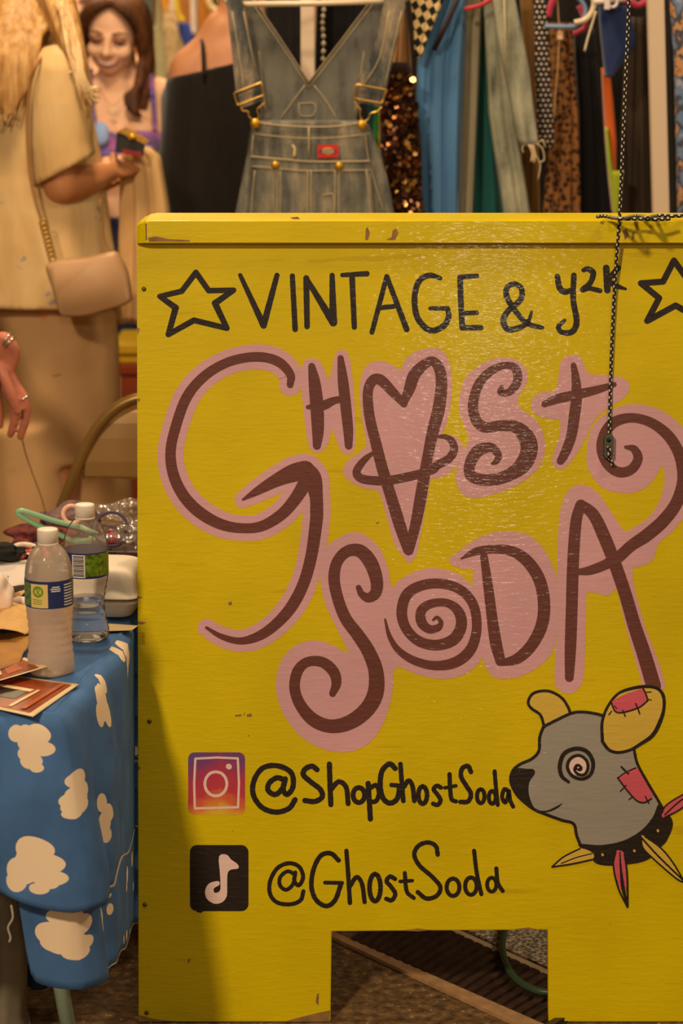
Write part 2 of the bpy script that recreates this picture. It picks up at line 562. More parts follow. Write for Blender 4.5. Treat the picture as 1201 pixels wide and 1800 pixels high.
# first row: star VINTAGE & Y2K star
st = [(344.5, 479), (367, 511), (411, 510), (378, 533), (399, 577), (341, 563), (296, 588), (309, 541), (281, 521), (319.5, 512), (344.5, 479)]
painted('painted_star', BLK, 1, lines(st, [10.5, 10, 9.5, 11.5, 10, 10.5, 10, 11.5, 9.5, 10, 10.5]), label='black outlined star before the first word')
st2 = [(1185, 458), (1166, 495), (1127, 498), (1159, 524), (1138, 564), (1188, 537), (1232, 562), (1213, 524), (1252, 492), (1208, 490), (1185, 458)]
painted('painted_star', BLK, 1, lines(st2, 11), label='black outlined star after the first row')
def letter(strokes, m=BLK, layer=1, label=None, wob=0.03): return painted('painted_letter', m, layer, strokes, label=label, wob=wob, grow=0.9)
letter(lines([(422.5, 484), (463.5, 572), (487, 484)], [6, 10, 7.5]))
letter(lines([(514, 485), (519, 579)], [7.5, 8]))
letter(lines([(540, 574), (538.5, 489)], [8, 9]) + lines([(538.5, 489), (586, 567), (584, 484)], [7, 12, 7.5]))
letter(lines([(602, 483.5), (645, 481)], [6, 8]) + lines([(619, 485), (623, 575)], [8.5, 7.5]))
letter(lines([(654, 584), (680, 486), (715, 579)], [7, 7, 8.5]) + lines([(668, 541), (692, 538.5)], 7))
letter([[(774, 489, 6), (755, 484, 8), (737, 494, 8.5), (729, 522, 8.5), (733, 556, 9), (748, 576, 9), (763, 581, 9), (781, 572, 9), (789, 557, 8.5), (787, 543, 7)], *lines([(787, 542), (757, 542)], 6)])
letter(lines([(838, 485), (809, 487)], 7) + lines([(809, 487), (810, 527), (813, 576)], 8.5) + lines([(813, 576), (845, 576)], 8) + lines([(813, 551), (838, 549.5)], 6.5))
letter([[(953, 576, 6), (926, 568, 7.5), (905, 545, 8), (891, 521, 8.5), (892, 505, 8), (905, 499, 7.5), (917, 508, 8), (915, 527, 8.5), (893, 547, 8.5), (885, 564, 9), (893, 579, 9), (913, 576, 8), (928, 566, 6), (935, 548, 3)]])
letter([[(980, 486, 8), (984, 506, 9), (994, 513, 9), (1008, 508, 6)], [(1009, 484, 8), (1008, 527, 8.5), (1014, 565, 9), (1006, 583, 9), (988, 584, 7.5), (982, 574, 7), (993, 563, 4)]])
letter([[(1026, 475, 6), (1034, 473, 8), (1043, 480, 9), (1038, 497, 8), (1025, 509, 9)], [(1025, 510, 7), (1036, 507, 7), (1055, 511, 7)]])
letter(lines([(1066, 471), (1068, 510)], 10) + [[(1087, 471, 8), (1071, 492, 8), (1083, 502, 8), (1100, 508, 3)]])

# second and third rows: big pink bordered brown lettering
def big(strokes, label=None): return painted('painted_letter', BRN, 3, strokes, label=label, n=8)
def border(strokes=(), fills=(), grow=14.0): return painted('letter_border', PINK, 1, strokes, fills, grow)
G_main = Z(R3, [(577, 208, 28), (578, 165, 36), (535, 115, 41), (470, 92, 41), (390, 93, 40), (300, 118, 40), (210, 175, 42), (140, 260, 44), (95, 380, 44), (72, 490, 44), (85, 590, 47), (130, 680, 49), (200, 750, 50), (290, 798, 46), (380, 813, 42), (460, 803, 44), (540, 755, 48), (598, 690, 52), (645, 615, 60)])
G_head = Z(R3, [(378, 692, 10), (440, 655, 36), (520, 610, 56), (590, 580, 76), (640, 570, 84)])
G_tail = Z(R3, [(640, 572, 84), (672, 605, 76), (687, 680, 56), (689, 740, 55)]) + Z(R5, [(603, 100, 60), (582, 250, 56), (547, 380, 55), (492, 490, 55), (422, 572, 50), (340, 632, 45), (250, 658, 34), (160, 638, 26), (88, 596, 14)])
border([G_main], (), 13.5)
border([G_head, G_tail], (), 13.0)
big([G_main, G_head, G_tail])
border((), [Z(R3, [(650, 98), (690, 100), (715, 130), (735, 178), (745, 178), (760, 110), (775, 70), (800, 60), (825, 85), (838, 160), (850, 300), (852, 440), (842, 490), (815, 502), (790, 482), (765, 420), (752, 393), (745, 430), (725, 475), (695, 494), (665, 482), (646, 420), (628, 260), (620, 180), (632, 115)])])
big([Z(R3, [(668, 130, 30), (680, 200, 50), (690, 300, 56), (694, 400, 50), (690, 465, 34)]), Z(R3, [(790, 95, 26), (800, 190, 44), (812, 300, 46), (822, 400, 42), (824, 465, 32)]), Z(R3, [(652, 302, 18), (715, 295, 40), (760, 275, 32), (795, 268, 28)])])
heart_border = Z(R3, [(870, 230), (885, 150), (920, 113), (970, 108), (1010, 125), (1042, 142), (1062, 105), (1100, 70), (1160, 53)]) + Z(R4, [(20, 32), (62, 36), (100, 80), (119, 180), (112, 300), (88, 400), (75, 432), (112, 438), (150, 458), (171, 500), (160, 560), (130, 592), (100, 622), (60, 640), (20, 650)]) + Z(R3, [(1155, 690), (1132, 820), (1112, 920)]) + [(729, 980), (719, 990), (709, 978)] + Z(R3, [(1018, 880), (983, 760), (952, 662), (900, 647), (840, 622), (808, 592), (803, 560), (830, 520), (878, 487), (898, 462), (893, 420), (878, 330)])
border((), [heart_border])
big([Z(R3, [(1058, 288, 30), (1010, 238, 40), (960, 188, 46), (925, 190, 44), (905, 240, 42), (912, 340, 44), (938, 450, 46), (966, 560, 48), (1000, 670, 48), (1040, 800, 50), (1074, 905, 40)]),
     Z(R3, [(1078, 908, 40), (1108, 790, 46), (1132, 660, 50)]) + Z(R4, [(5, 540, 50), (30, 420, 56), (58, 310, 58), (70, 200, 54), (58, 125, 50), (18, 92, 42)]) + Z(R3, [(1106, 158, 50), (1082, 220, 48), (1056, 285, 30)]),
     Z(R3, [(938, 487, 12), (890, 525, 28), (858, 572, 34), (875, 602, 36), (935, 612, 38), (1000, 610, 38), (1100, 590, 38), (1180, 565, 36)]) + Z(R4, [(45, 582, 40), (100, 552, 40), (128, 512, 38), (120, 470, 34), (90, 448, 26), (52, 446, 14)])])
border((), [Z(R4, [(160, 230), (190, 160), (260, 105), (330, 78), (390, 78), (440, 100), (472, 150), (466, 200), (430, 262), (437, 310), (500, 358), (542, 420), (554, 500), (532, 580), (470, 642), (380, 692), (290, 722), (220, 734), (165, 712), (138, 650), (145, 580), (183, 490), (200, 455), (178, 400), (153, 320)])])
big([Z(R4, [(352, 215, 20), (346, 238, 30), (385, 238, 36), (424, 190, 42), (418, 130, 40), (370, 112, 32), (300, 140, 40), (245, 200, 44), (218, 290, 48), (230, 365, 50), (272, 402, 50), (350, 395, 50), (420, 402, 58), (468, 450, 78), (480, 510, 80), (450, 578, 76), (380, 628, 58), (290, 650, 56), (212, 632, 52), (202, 580, 52), (238, 515, 56), (300, 497, 46), (335, 530, 34), (328, 560, 28), (308, 572, 16)])])
border((), [Z(R4, [(490, 300), (500, 265), (540, 238), (598, 232), (615, 190), (625, 110), (650, 75), (690, 63), (725, 80), (745, 130), (775, 155), (850, 158), (910, 168), (947, 195), (947, 235), (915, 270), (870, 300), (820, 335), (780, 380), (755, 430), (720, 500), (670, 570), (640, 597), (605, 592), (588, 560), (600, 510), (622, 440), (625, 370), (590, 364), (530, 352), (498, 330)])])
big([Z(R4, [(688, 112, 26), (699, 180, 40), (702, 260, 50), (692, 350, 52), (676, 450, 48), (645, 530, 44), (627, 560, 36)]), Z(R4, [(552, 294, 30), (610, 270, 44), (700, 250, 46), (800, 226, 38), (878, 202, 24)])])
# A with its long curled tail
border((), [Z(R6, [(700, 770), (705, 640), (716, 480), (711, 350), (712, 220), (722, 110), (745, 40), (780, 8), (825, 8), (870, 40), (920, 110), (960, 172), (980, 192), (1000, 240), (1006, 320), (1006, 380), (1030, 480), (1060, 580), (1092, 660), (1117, 730), (1127, 800), (1052, 802), (1030, 740), (1000, 640), (970, 530), (948, 430), (936, 414), (905, 438), (870, 430), (826, 428), (822, 500), (818, 640), (812, 760), (790, 802), (755, 820), (720, 806)]),
            Z(R4, [(750, 560), (768, 420), (830, 345), (920, 300), (1020, 298), (1120, 335), (1195, 400), (1245, 490), (1262, 590), (1255, 700), (1220, 800), (1160, 880), (1085, 950)]) + Z(R6, [(1080, 300), (1010, 326), (960, 300), (965, 215), (978, 192)]) + Z(R4, [(970, 872), (1030, 832), (1082, 765), (1110, 680), (1114, 610), (1102, 584), (1080, 622), (1030, 682), (950, 710), (850, 697), (788, 650)])])
big([Z(R6, [(757, 757, 34), (761, 650, 44), (766, 500, 46), (772, 300, 46), (783, 150, 44), (800, 84, 40)]),
     Z(R6, [(802, 82, 40), (850, 120, 46), (890, 200, 50), (930, 300, 50), (975, 430, 50), (1010, 550, 52), (1050, 670, 56), (1086, 790, 58)]),
     Z(R4, [(932, 495, 16), (972, 505, 36), (990, 550, 44), (958, 600, 46), (900, 612, 48), (845, 572, 48), (820, 500, 50), (835, 430, 50), (880, 378, 50), (960, 358, 44), (1050, 380, 46), (1130, 440, 52), (1180, 520, 54), (1200, 600, 56), (1198, 670, 56), (1168, 760, 58), (1108, 840, 60), (1030, 908, 60), (960, 955, 54)]) + Z(R6, [(945, 290, 44), (900, 315, 40), (840, 338, 36), (792, 345, 24)])])
border((), [Z(R6, [(290, 295), (330, 260), (400, 213), (470, 189), (540, 187), (600, 203), (650, 248), (692, 320), (717, 410), (722, 500), (708, 590), (690, 660), (640, 712), (580, 747), (520, 760), (465, 757), (433, 720), (418, 670), (405, 560), (390, 440), (379, 380), (379, 335), (340, 332), (300, 316)])])
big([Z(R6, [(335, 293, 6), (390, 266, 30), (460, 256, 34), (530, 263, 40), (590, 300, 46), (638, 370, 48), (658, 460, 48), (650, 550, 48), (610, 630, 46), (555, 682, 42), (492, 700, 24)]), Z(R6, [(424, 285, 30), (440, 400, 38), (455, 520, 42), (470, 620, 46), (488, 692, 40)])])
border((), [Z(R6, [(45, 440), (85, 385), (150, 345), (220, 330), (300, 343), (360, 380), (405, 430), (428, 520), (428, 640), (402, 702), (340, 747), (270, 762), (190, 752), (110, 722), (55, 690), (15, 620), (10, 520)])])
big([Z(R6, [(38, 530, 8), (55, 595, 18), (90, 650, 26), (150, 690, 32), (230, 710, 36), (310, 698, 42), (370, 650, 42), (395, 570, 38), (385, 480, 38), (340, 420, 38), (270, 392, 38), (190, 395, 40), (125, 430, 42), (103, 500, 42), (120, 565, 40), (170, 615, 40), (240, 630, 42), (305, 608, 46), (335, 555, 44), (325, 500, 40), (280, 466, 32), (220, 468, 34), (180, 495, 38), (180, 540, 40), (210, 568, 34), (245, 562, 28), (256, 540, 18), (240, 522, 14), (226, 532, 10)])])
border((), [Z(R5, [(670, 200), (700, 180), (745, 156), (800, 150), (860, 180), (910, 240), (940, 320), (955, 400), (985, 500), (1010, 640), (990, 770), (965, 800), (962, 880), (945, 970), (910, 1060), (860, 1130), (790, 1170), (720, 1180), (640, 1167), (550, 1122), (490, 1062), (440, 980), (415, 880), (425, 790), (460, 720), (520, 672), (600, 656), (680, 678), (748, 714), (735, 670), (690, 580), (645, 480), (626, 390), (615, 300), (635, 240)])])
big([Z(R5, [(802, 408, 26), (818, 440, 34), (850, 455, 46), (883, 430, 54), (886, 370, 60), (858, 290, 66), (810, 237, 62), (750, 237, 54), (703, 285, 52), (687, 360, 54), (702, 450, 54), (740, 550, 56), (800, 632, 60), (850, 710, 64), (883, 800, 70), (882, 900, 76), (840, 980, 74), (760, 1040, 70), (670, 1058, 64), (590, 1028, 62), (530, 960, 54), (502, 880, 50), (516, 800, 50), (562, 757, 46), (630, 757, 50), (683, 800, 52), (698, 855, 46), (680, 905, 32)])])

# handles
def hand(strokes): return letter([Z(R7, s_) for s_ in strokes], wob=0.04)
def W(pts, w): return [(x, y, w) for x, y in pts]
def ov(cx, cy, rx, ry, w): return W([(cx + rx * math.sin(a * math.pi / 6), cy - ry * math.cos(a * math.pi / 6)) for a in range(13)], w)
hand([W([(376, 142), (350, 132), (322, 150), (318, 176), (343, 190), (368, 168), (377, 138)], 15), W([(377, 136), (370, 172), (384, 190), (404, 162), (398, 115), (352, 91), (300, 98), (269, 142), (267, 192), (297, 235), (345, 251), (390, 238), (411, 208)], 15)])
hand([W([(487, 104), (470, 92), (446, 102), (440, 122), (465, 146), (498, 172), (505, 198), (480, 214), (445, 211)], 15)])
hand([W([(530, 85), (532, 150), (535, 225)], 15), W([(536, 172), (562, 146), (588, 165), (595, 222)], 14)])
hand([ov(632, 192, 20, 26, 14)])
hand([W([(664, 152), (668, 210), (672, 275)], 15), W([(668, 170), (692, 158), (702, 185), (692, 212), (672, 216)], 13)])
hand([W([(758, 100), (738, 84), (712, 110), (706, 160), (716, 203), (740, 220), (765, 204), (774, 162)], 15), W([(774, 160), (745, 157)], 12)])
hand([W([(776, 85), (780, 140), (786, 212)], 13), W([(787, 165), (804, 142), (818, 162), (824, 212)], 13)])
hand([ov(853, 192, 15, 30, 13)])
hand([W([(916, 166), (902, 160), (891, 172), (904, 190), (915, 210), (905, 226), (889, 222)], 12)])
hand([W([(946, 120), (948, 170), (953, 206), (968, 214)], 12), W([(930, 167), (968, 160)], 9)])
hand([W([(1020, 112), (1010, 92), (990, 100), (986, 128), (1004, 160), (1020, 188), (1010, 214), (984, 216)], 13)])
hand([ov(1054, 196, 13, 24, 11)])
hand([ov(1094, 200, 12, 22, 11), W([(1102, 110), (1107, 170), (1113, 226)], 11)])
hand([W([(1150, 178), (1136, 172), (1128, 198), (1138, 218), (1148, 198), (1151, 176), (1156, 210), (1166, 232)], 11)])
hand([W([(410, 466), (385, 456), (360, 476), (359, 504), (380, 520), (404, 500), (412, 460)], 10), W([(412, 460), (409, 490), (425, 504), (439, 475), (425, 440), (390, 428), (350, 445), (325, 490), (325, 535), (350, 564), (395, 570), (430, 556), (440, 525)], 11)])
hand([W([(562, 418), (535, 394), (500, 402), (475, 450), (468, 510), (485, 556), (520, 576), (550, 555), (570, 500)], 13), W([(515, 495), (574, 496)], 10)])
hand([W([(589, 385), (596, 480), (601, 565)], 12), W([(601, 508), (624, 476), (643, 500), (652, 562)], 12)])
hand([ov(688, 512, 19, 47, 13)])
hand([W([(757, 482), (740, 474), (728, 490), (744, 510), (758, 534), (746, 556), (727, 551)], 12)])
hand([W([(791, 462), (798, 525), (822, 548)], 11), W([(775, 491), (817, 488)], 9)])
hand([W([(905, 398), (898, 368), (870, 356), (838, 368), (824, 398), (842, 436), (885, 474), (914, 510), (902, 540), (866, 550), (836, 528)], 12)])
hand([ov(958, 511, 22, 30, 11)])
hand([ov(1020, 507, 20, 30, 11), W([(1031, 385), (1040, 460), (1056, 535)], 11)])
hand([ov(1092, 502, 16, 24, 10), W([(1108, 446), (1113, 495), (1130, 524)], 11)])

def rrect(x0, y0, x1, y1, r, n=4):
    out = []
    for cx, cy, a0 in ((x1 - r, y1 - r, 0), (x0 + r, y1 - r, 90), (x0 + r, y0 + r, 180), (x1 - r, y0 + r, 270)):
        for k in range(n + 1):
            a = math.radians(a0 + 90 * k / n); out.append((cx + r * math.cos(a), cy + r * math.sin(a)))
    return out
def insta_paint():
    b = NB('sunset_gradient_paint', 0.38, 0.5)
    o = b.tc.outputs['Object']
    lo = S(332, 1430); hi = S(432, 1322)
    sx = b.n('ShaderNodeSeparateXYZ'); b.set(sx.inputs[0], o)
    u = b.math('DIVIDE', b.math('SUBTRACT', sx.outputs['X'], lo.x), hi.x - lo.x)
    v = b.math('DIVIDE', b.math('SUBTRACT', sx.outputs['Z'], lo.z), hi.z - lo.z)
    n = b.math('MULTIPLY', b.math('SUBTRACT', b.noise(b.mapping(o, (30, 30, 60)), 1.5, 4), 0.5), 0.35)
    d = b.math('ADD', b.math('ADD', b.math('MULTIPLY', b.math('ABSOLUTE', b.math('SUBTRACT', u, 0.55)), 0.5), v), n)
    c = b.ramp(d, [(0.05, srgb((226, 176, 20))), (0.28, srgb((216, 104, 36))), (0.45, srgb((192, 42, 56))), (0.75, srgb((176, 36, 66))), (1.0, srgb((112, 48, 110)))])
    edge = b.math('MULTIPLY', b.math('GREATER_THAN', b.math('ADD', b.math('SUBTRACT', v, u), n), 0.72), 0.9)
    b.color(b.mix(edge, c, srgb((96, 60, 122))))
    return b.m
painted('camera_emblem', insta_paint(), 1, (), (), raw=[Z(R7, rrect(41, 44, 238, 260, 22))], label='hand painted red and orange square camera emblem')
painted('emblem_outline', CRM, 2, [*lines(Z(R7, [(66, 66), (140, 62), (213, 65), (217, 150), (214, 234), (140, 236), (64, 238), (62, 150), (66, 66)]), 4), Z(R7, ov(137, 153, 38, 42, 10)), Z(R7, W([(181, 93), (183, 94)], 19))])
painted('note_emblem', BLK, 1, (), (), raw=[Z(R7, rrect(47, 365, 250, 594, 24)), Z(R7, [(60, 585), (100, 590), (85, 600), (72, 597)])], label='black painted square with a pale musical note')
painted('musical_note', CRM, 2, (), raw=[Z(R7, crv([(148, 404), (174, 398), (190, 415), (213, 432), (214, 446), (190, 450), (178, 462), (176, 500), (175, 540), (160, 562), (132, 568), (106, 551), (100, 522), (115, 497), (146, 490), (149, 503), (131, 514), (131, 529), (145, 528), (153, 515), (151, 460)], 3, True))])

# patched bear drawing
def bear(name, m, layer, strokes=(), fills=(), label=None): return painted(name, m, layer, [Z(R8, s_) for s_ in strokes], [Z(R8, f_) for f_ in fills], label=label)
bear('bear_head', GRY, 4, (), [[(275, 345), (330, 305), (400, 265), (460, 240), (540, 228), (670, 250), (720, 330), (870, 470), (890, 560), (940, 660), (1000, 760), (1040, 830), (1010, 930), (955, 1000), (870, 1065), (770, 1110), (700, 1125), (660, 1130), (525, 1110), (478, 965), (390, 930), (300, 897), (235, 877), (200, 850), (150, 720), (118, 602), (180, 558), (245, 510), (258, 400)]], 'grey painted bear head in profile')
bear('bear_ear', MUS, 4, (), [[(190, 180), (200, 130), (250, 100), (310, 95), (370, 115), (420, 165), (455, 235), (380, 272), (290, 322), (265, 250), (215, 205)]], 'small mustard painted ear')
bear('bear_ear', MUS, 5, (), [[(670, 420), (665, 300), (700, 200), (770, 110), (860, 75), (960, 60), (1030, 75), (1070, 120), (1075, 200), (1050, 290), (1000, 380), (920, 440), (850, 480), (770, 495), (710, 475)]], 'large mustard painted ear with a red patch')
bear('bear_outline', BLK, 6, [W([(285, 325), (380, 277), (470, 237), (540, 230), (620, 240), (680, 256)], 20), W([(284, 322), (258, 395), (252, 485), (205, 538), (125, 575), (78, 622), (68, 690), (105, 770), (160, 825), (225, 872), (300, 903), (400, 940), (480, 965), (500, 1040), (528, 1112)], 20),
     W([(878, 478), (900, 570), (960, 682), (1030, 800), (1062, 855)], 18), W([(288, 328), (262, 250), (202, 205), (182, 165), (206, 115), (260, 93), (330, 96), (400, 135), (440, 190), (460, 240)], 19),
     [(670, 420, 22), (668, 300, 20), (702, 200, 18), (770, 112, 18), (860, 76, 22), (960, 62, 22), (1032, 76, 22), (1070, 124, 22), (1074, 205, 20), (1050, 290, 26), (1000, 382, 26), (920, 440, 22), (850, 480, 20), (770, 496, 20), (710, 476, 22), (671, 425, 22)],
     [(250, 882, 8), (310, 882, 12), (370, 856, 14), (405, 832, 4)]])
bear('bear_nose', BLK, 6, (), [[(110, 600), (170, 603), (215, 606), (225, 635), (190, 690), (185, 760), (205, 830), (232, 876), (180, 850), (110, 770), (70, 690), (66, 640)]])
bear('painted_patch', RED, 6, (), [[(728, 165), (800, 122), (870, 95), (938, 76), (955, 110), (963, 150), (910, 195), (810, 228), (758, 225), (738, 195)]], 'red stitched patch on the large ear')
bear('painted_patch', RED, 5, (), [[(770, 662), (820, 628), (892, 594), (940, 660), (998, 758), (990, 800), (940, 824), (890, 808), (830, 742), (790, 700)]], 'red stitched patch on the bear cheek')
bear('patch_stitches', BLK, 7, [W([(728, 165), (740, 200), (760, 230), (810, 232), (910, 200), (968, 155)], 11), W([(938, 76), (955, 110), (968, 152)], 11), W([(960, 100), (990, 98)], 7), W([(965, 143), (990, 152)], 7), W([(888, 175), (902, 205), (915, 242)], 10), W([(803, 218), (820, 258)], 9), W([(712, 248), (730, 225)], 8), W([(748, 190), (764, 205)], 7)])
bear('patch_stitches', BLK, 7, [W([(770, 662), (830, 742), (890, 808), (940, 826), (992, 800)], 11), W([(770, 664), (820, 628), (890, 596)], 8), W([(795, 590), (815, 612), (840, 635)], 13), W([(788, 750), (825, 712)], 8), W([(845, 805), (865, 790)], 8), W([(952, 785), (975, 830)], 9)])
bear('bear_eye', CRM, 5, (), [[(510 + 62 * math.cos(a), 585 + 62 * math.sin(a)) for a in [k * math.pi / 6 for k in range(12)]]])
bear('eye_spiral', BLK, 6, [[(447, 690, 20), (402, 650, 26), (390, 580, 28), (420, 502, 28), (500, 470, 28), (570, 492, 28), (608, 560, 26), (595, 635, 24), (540, 670, 22), (472, 650, 22), (440, 592, 22), (460, 537, 22), (515, 515, 20), (562, 545, 20), (575, 595, 20), (553, 640, 20), (512, 640, 20), (488, 612, 20), (505, 590, 40), (520, 600, 40)]])
bear('eye_glint', CRM, 8, [W([(509, 596), (512, 594)], 10)])
bear('bear_collar', BLK, 5, (), [[(520, 1097), (660, 1104), (800, 1078), (920, 1012), (1000, 922), (1040, 832), (1075, 870), (1125, 930), (1130, 990), (1090, 1080), (1055, 1117), (1000, 1180), (930, 1215), (850, 1230), (750, 1240), (660, 1235), (610, 1210), (598, 1150), (530, 1122)]], 'black painted spiked collar')
bear('collar_spike', MUS, 7, (), [[(522, 1128), (604, 1155), (602, 1197), (480, 1228), (342, 1248), (420, 1180)]])
bear('collar_spike', RED, 7, (), [[(757, 1150), (785, 1140), (815, 1165), (828, 1280), (826, 1400), (800, 1410), (768, 1340), (745, 1240)]])
bear('collar_spike', MUS, 7, (), [[(925, 1050), (950, 1048), (1050, 1120), (1130, 1220), (1210, 1350), (1150, 1320), (1000, 1190), (940, 1130)]])
bear('collar_spike', RED, 7, (), [[(1062, 890), (1090, 845), (1200, 775), (1300, 735), (1215, 850), (1080, 925)]])
bear('spike_outlines', BLK, 8, [W([(338, 1248), (415, 1182), (522, 1128)], 11), W([(338, 1248), (470, 1228), (600, 1200)], 11), W([(400, 1225), (500, 1186), (602, 1160)], 8),
     W([(757, 1150), (742, 1240), (775, 1390), (834, 1512)], 12), W([(815, 1165), (832, 1300), (836, 1510)], 12), [(785, 1150, 8), (790, 1250, 14), (806, 1390, 24), (832, 1500, 10)],
     W([(925, 1052), (935, 1120), (1000, 1190), (1150, 1320), (1210, 1352)], 11), W([(950, 1048), (1050, 1120), (1130, 1215), (1212, 1352)], 11), W([(930, 1060), (1040, 1180), (1200, 1335)], 12),
     W([(1062, 892), (1090, 842), (1200, 772), (1310, 730)], 10), W([(1075, 925), (1200, 855), (1310, 730)], 10), W([(1080, 905), (1180, 815), (1310, 732)], 10)])
bear('collar_stud', MUS, 7, [W([(670, 1166), (672, 1170)], 15), W([(879, 1140), (881, 1144)], 15), W([(1034, 1008), (1036, 1012)], 16)])

# screws and worn spots
for (x, y) in ((253, 508), (263, 1268), (255, 1590), (258, 1780)):
    c = S(x, y, -0.0004)
    lathe('screw', [(0.0026, 0), (0.0036, 0.0006), (0.0036, 0.0012)], mat('screw_metal', (120, 96, 30), 0.5, 0.6), panel, 12, (0, 0, 0)).matrix_local = Matrix.Translation(c) @ Matrix.Rotation(math.pi / 2, 4, 'X')
chips = [[(643, 405), (646, 402), (650, 412), (647, 424), (642, 424)], [(690, 408), (696, 404), (700, 412), (694, 424), (678, 424), (688, 420)], [(262, 421), (275, 418), (300, 423), (335, 425), (335, 427), (264, 427)], [(257.5, 396), (259.5, 396), (260, 425), (258, 425)],
         [(510, 385.5), (524, 384), (528, 388), (516, 388)], [(1092, 408), (1100, 404), (1102, 418), (1096, 424)], [(1108, 412), (1113, 410), (1112, 422), (1108, 424)]]
for c in chips:
    V, Fc = [], []; area_fill(V, Fc, c, -0.0218, False)
    pydata('paint_chip', V, Fc, WOOD, toprail)
chips2 = [[(413, 1257), (425, 1255), (424, 1259), (414, 1260)], [(428, 1255), (431, 1252), (430, 1259)], [(434, 1256), (442, 1254), (443, 1260), (434, 1260)], [(401, 1059), (407, 1057), (408, 1064), (402, 1064)],
          [(548, 930 - 120), (556, 806), (552, 812)], [(660, 919), (667, 917), (664, 922)], [(242, 1092), (258, 1094), (250, 1098), (242, 1096)], [(242, 700), (247, 702), (243, 708)], [(241, 575), (246, 578), (242, 590)], [(241, 1048), (252, 1050), (242, 1053)], [(242, 1345), (248, 1350), (243, 1356)],
          [(520, 1790), (560, 1780), (580, 1776), (580, 1796), (500, 1796)], [(700, 1636), (735, 1632), (760, 1635), (735, 1637)], [(905, 1633), (930, 1630), (945, 1634)], [(557, 1748), (561, 1745), (560, 1768), (555, 1762)], [(331, 1688), (335, 1682), (333, 1692), (329, 1692)], [(244, 1784), (275, 1792), (320, 1796), (244, 1796)],
          [(1100, 515), (1112, 508), (1116, 520), (1108, 528), (1098, 526)]]
for c in chips2[:-1]:
    V, Fc = [], []; area_fill(V, Fc, c, -0.0002, False)
    pydata('worn_spot', V, Fc, WOOD, panel)

# ------------------------------------------------------------------ cord with toggle
def cord_mat():
    b = NB('braided_cord', 0.7, 0.3)
    uv = b.tc.outputs['UV']
    ch = b.n('ShaderNodeTexChecker'); b.set(ch.inputs['Vector'], b.mapping(uv, (4, 150, 1), (0, 0, 0.0)))
    ch.inputs['Scale'].default_value = 1.0
    s1 = b.n('ShaderNodeSeparateXYZ'); b.set(s1.inputs[0], uv)
    a = b.math('FRACT', b.math('ADD', b.math('MULTIPLY', s1.outputs['X'], 2.0), b.math('MULTIPLY', s1.outputs['Y'], 92.0)))
    c = b.math('FRACT', b.math('SUBTRACT', b.math('MULTIPLY', s1.outputs['X'], 2.0), b.math('MULTIPLY', s1.outputs['Y'], 92.0)))
    f = b.math('MULTIPLY', b.math('LESS_THAN', a, 0.52), b.math('LESS_THAN', c, 0.52))
    b.color(b.mix(f, srgb((26, 20, 16)), srgb((205, 190, 165))))
    b.bump(b.math('ADD', a, c), 0.4, 0.0008)
    return b.m
CORD = cord_mat()
def cord_tube(name, path, r, parent=None, seg=10, origin=None):
    path = [Vector(p) for p in path]
    v, f = tube_data(path, r, seg)
    me = bpy.data.meshes.new(name); me.from_pydata([tuple(p) for p in v], [], f); me.update()
    uvl = me.uv_layers.new()
    L = [0]
    for i in range(1, len(path)): L.append(L[-1] + (path[i] - path[i - 1]).length)
    for p in me.polygons:
        if len(p.vertices) == 4:
            i0 = min(vi // seg for vi in p.vertices)
            ks = [vi % seg for vi in p.vertices]
            wrap = max(ks) - min(ks) > 1
            for li in p.loop_indices:
                vi = me.loops[li].vertex_index
                k = vi % seg
                if wrap and k == 0: k = seg
                uvl.data[li].uv = (k / seg, L[vi // seg])
    return link_mesh(name, me, CORD, parent, True, origin)
bw = Matrix.Translation(base) @ Matrix.Rotation(-PITCH, 4, 'X')
def SW(px, py, y): return bw @ S(px, py, y)
pA = SW(1086, 392, -0.025)
hang = [SW(1070, 778, -0.008), SW(1071, 740, -0.006), SW(1074, 640, -0.0055), SW(1079, 520, -0.008), SW(1083, 440, -0.018), pA]
top_of = [Vector((pA.x + (z - pA.z) * 0.019, pA.y - (z - pA.z) * 0.004, z)) for z in (1.30, 1.42, 1.6, 2.0, 2.6)]
cordroot = thing('hanging_cord', 'black and white braided cord hanging in front of the board with a toggle', 'cord', SW(1070, 812, 0))
P = crv([tuple(p) for p in hang], 8) + [tuple(p) for p in top_of]
cord_tube('cord', local(cordroot, P), 0.0027, cordroot)
TG = mat('toggle_plastic', (58, 52, 28), 0.35, 0.2, var=0.3, vscale=80)
tp = rrect(1061, 764, 1077, 806, 5, 4)
tog = prism('toggle', tp, lambda p, k: local(cordroot, [SW(p[0] - (p[1] - 785) * 0.02, p[1], -0.013 + 0.011 * k)])[0], TG, cordroot, 0.0008)
for yy in (774, 791):
    tube('toggle_hole', local(cordroot, [SW(1069, yy, -0.0132), SW(1069, yy, -0.0138)]), [0.0036, 0.0036], mat('hole_black', (14, 12, 8), 0.6), tog, 12)
cord_tube('cord_loop', local(cordroot, crv([tuple(SW(*q)) for q in ((1068.5, 786, -0.014), (1069, 793, -0.017), (1069.5, 800, -0.0155), (1071, 806, -0.008), (1074, 812, -0.006), (1078, 819, -0.005))], 5)), 0.0030, cordroot)
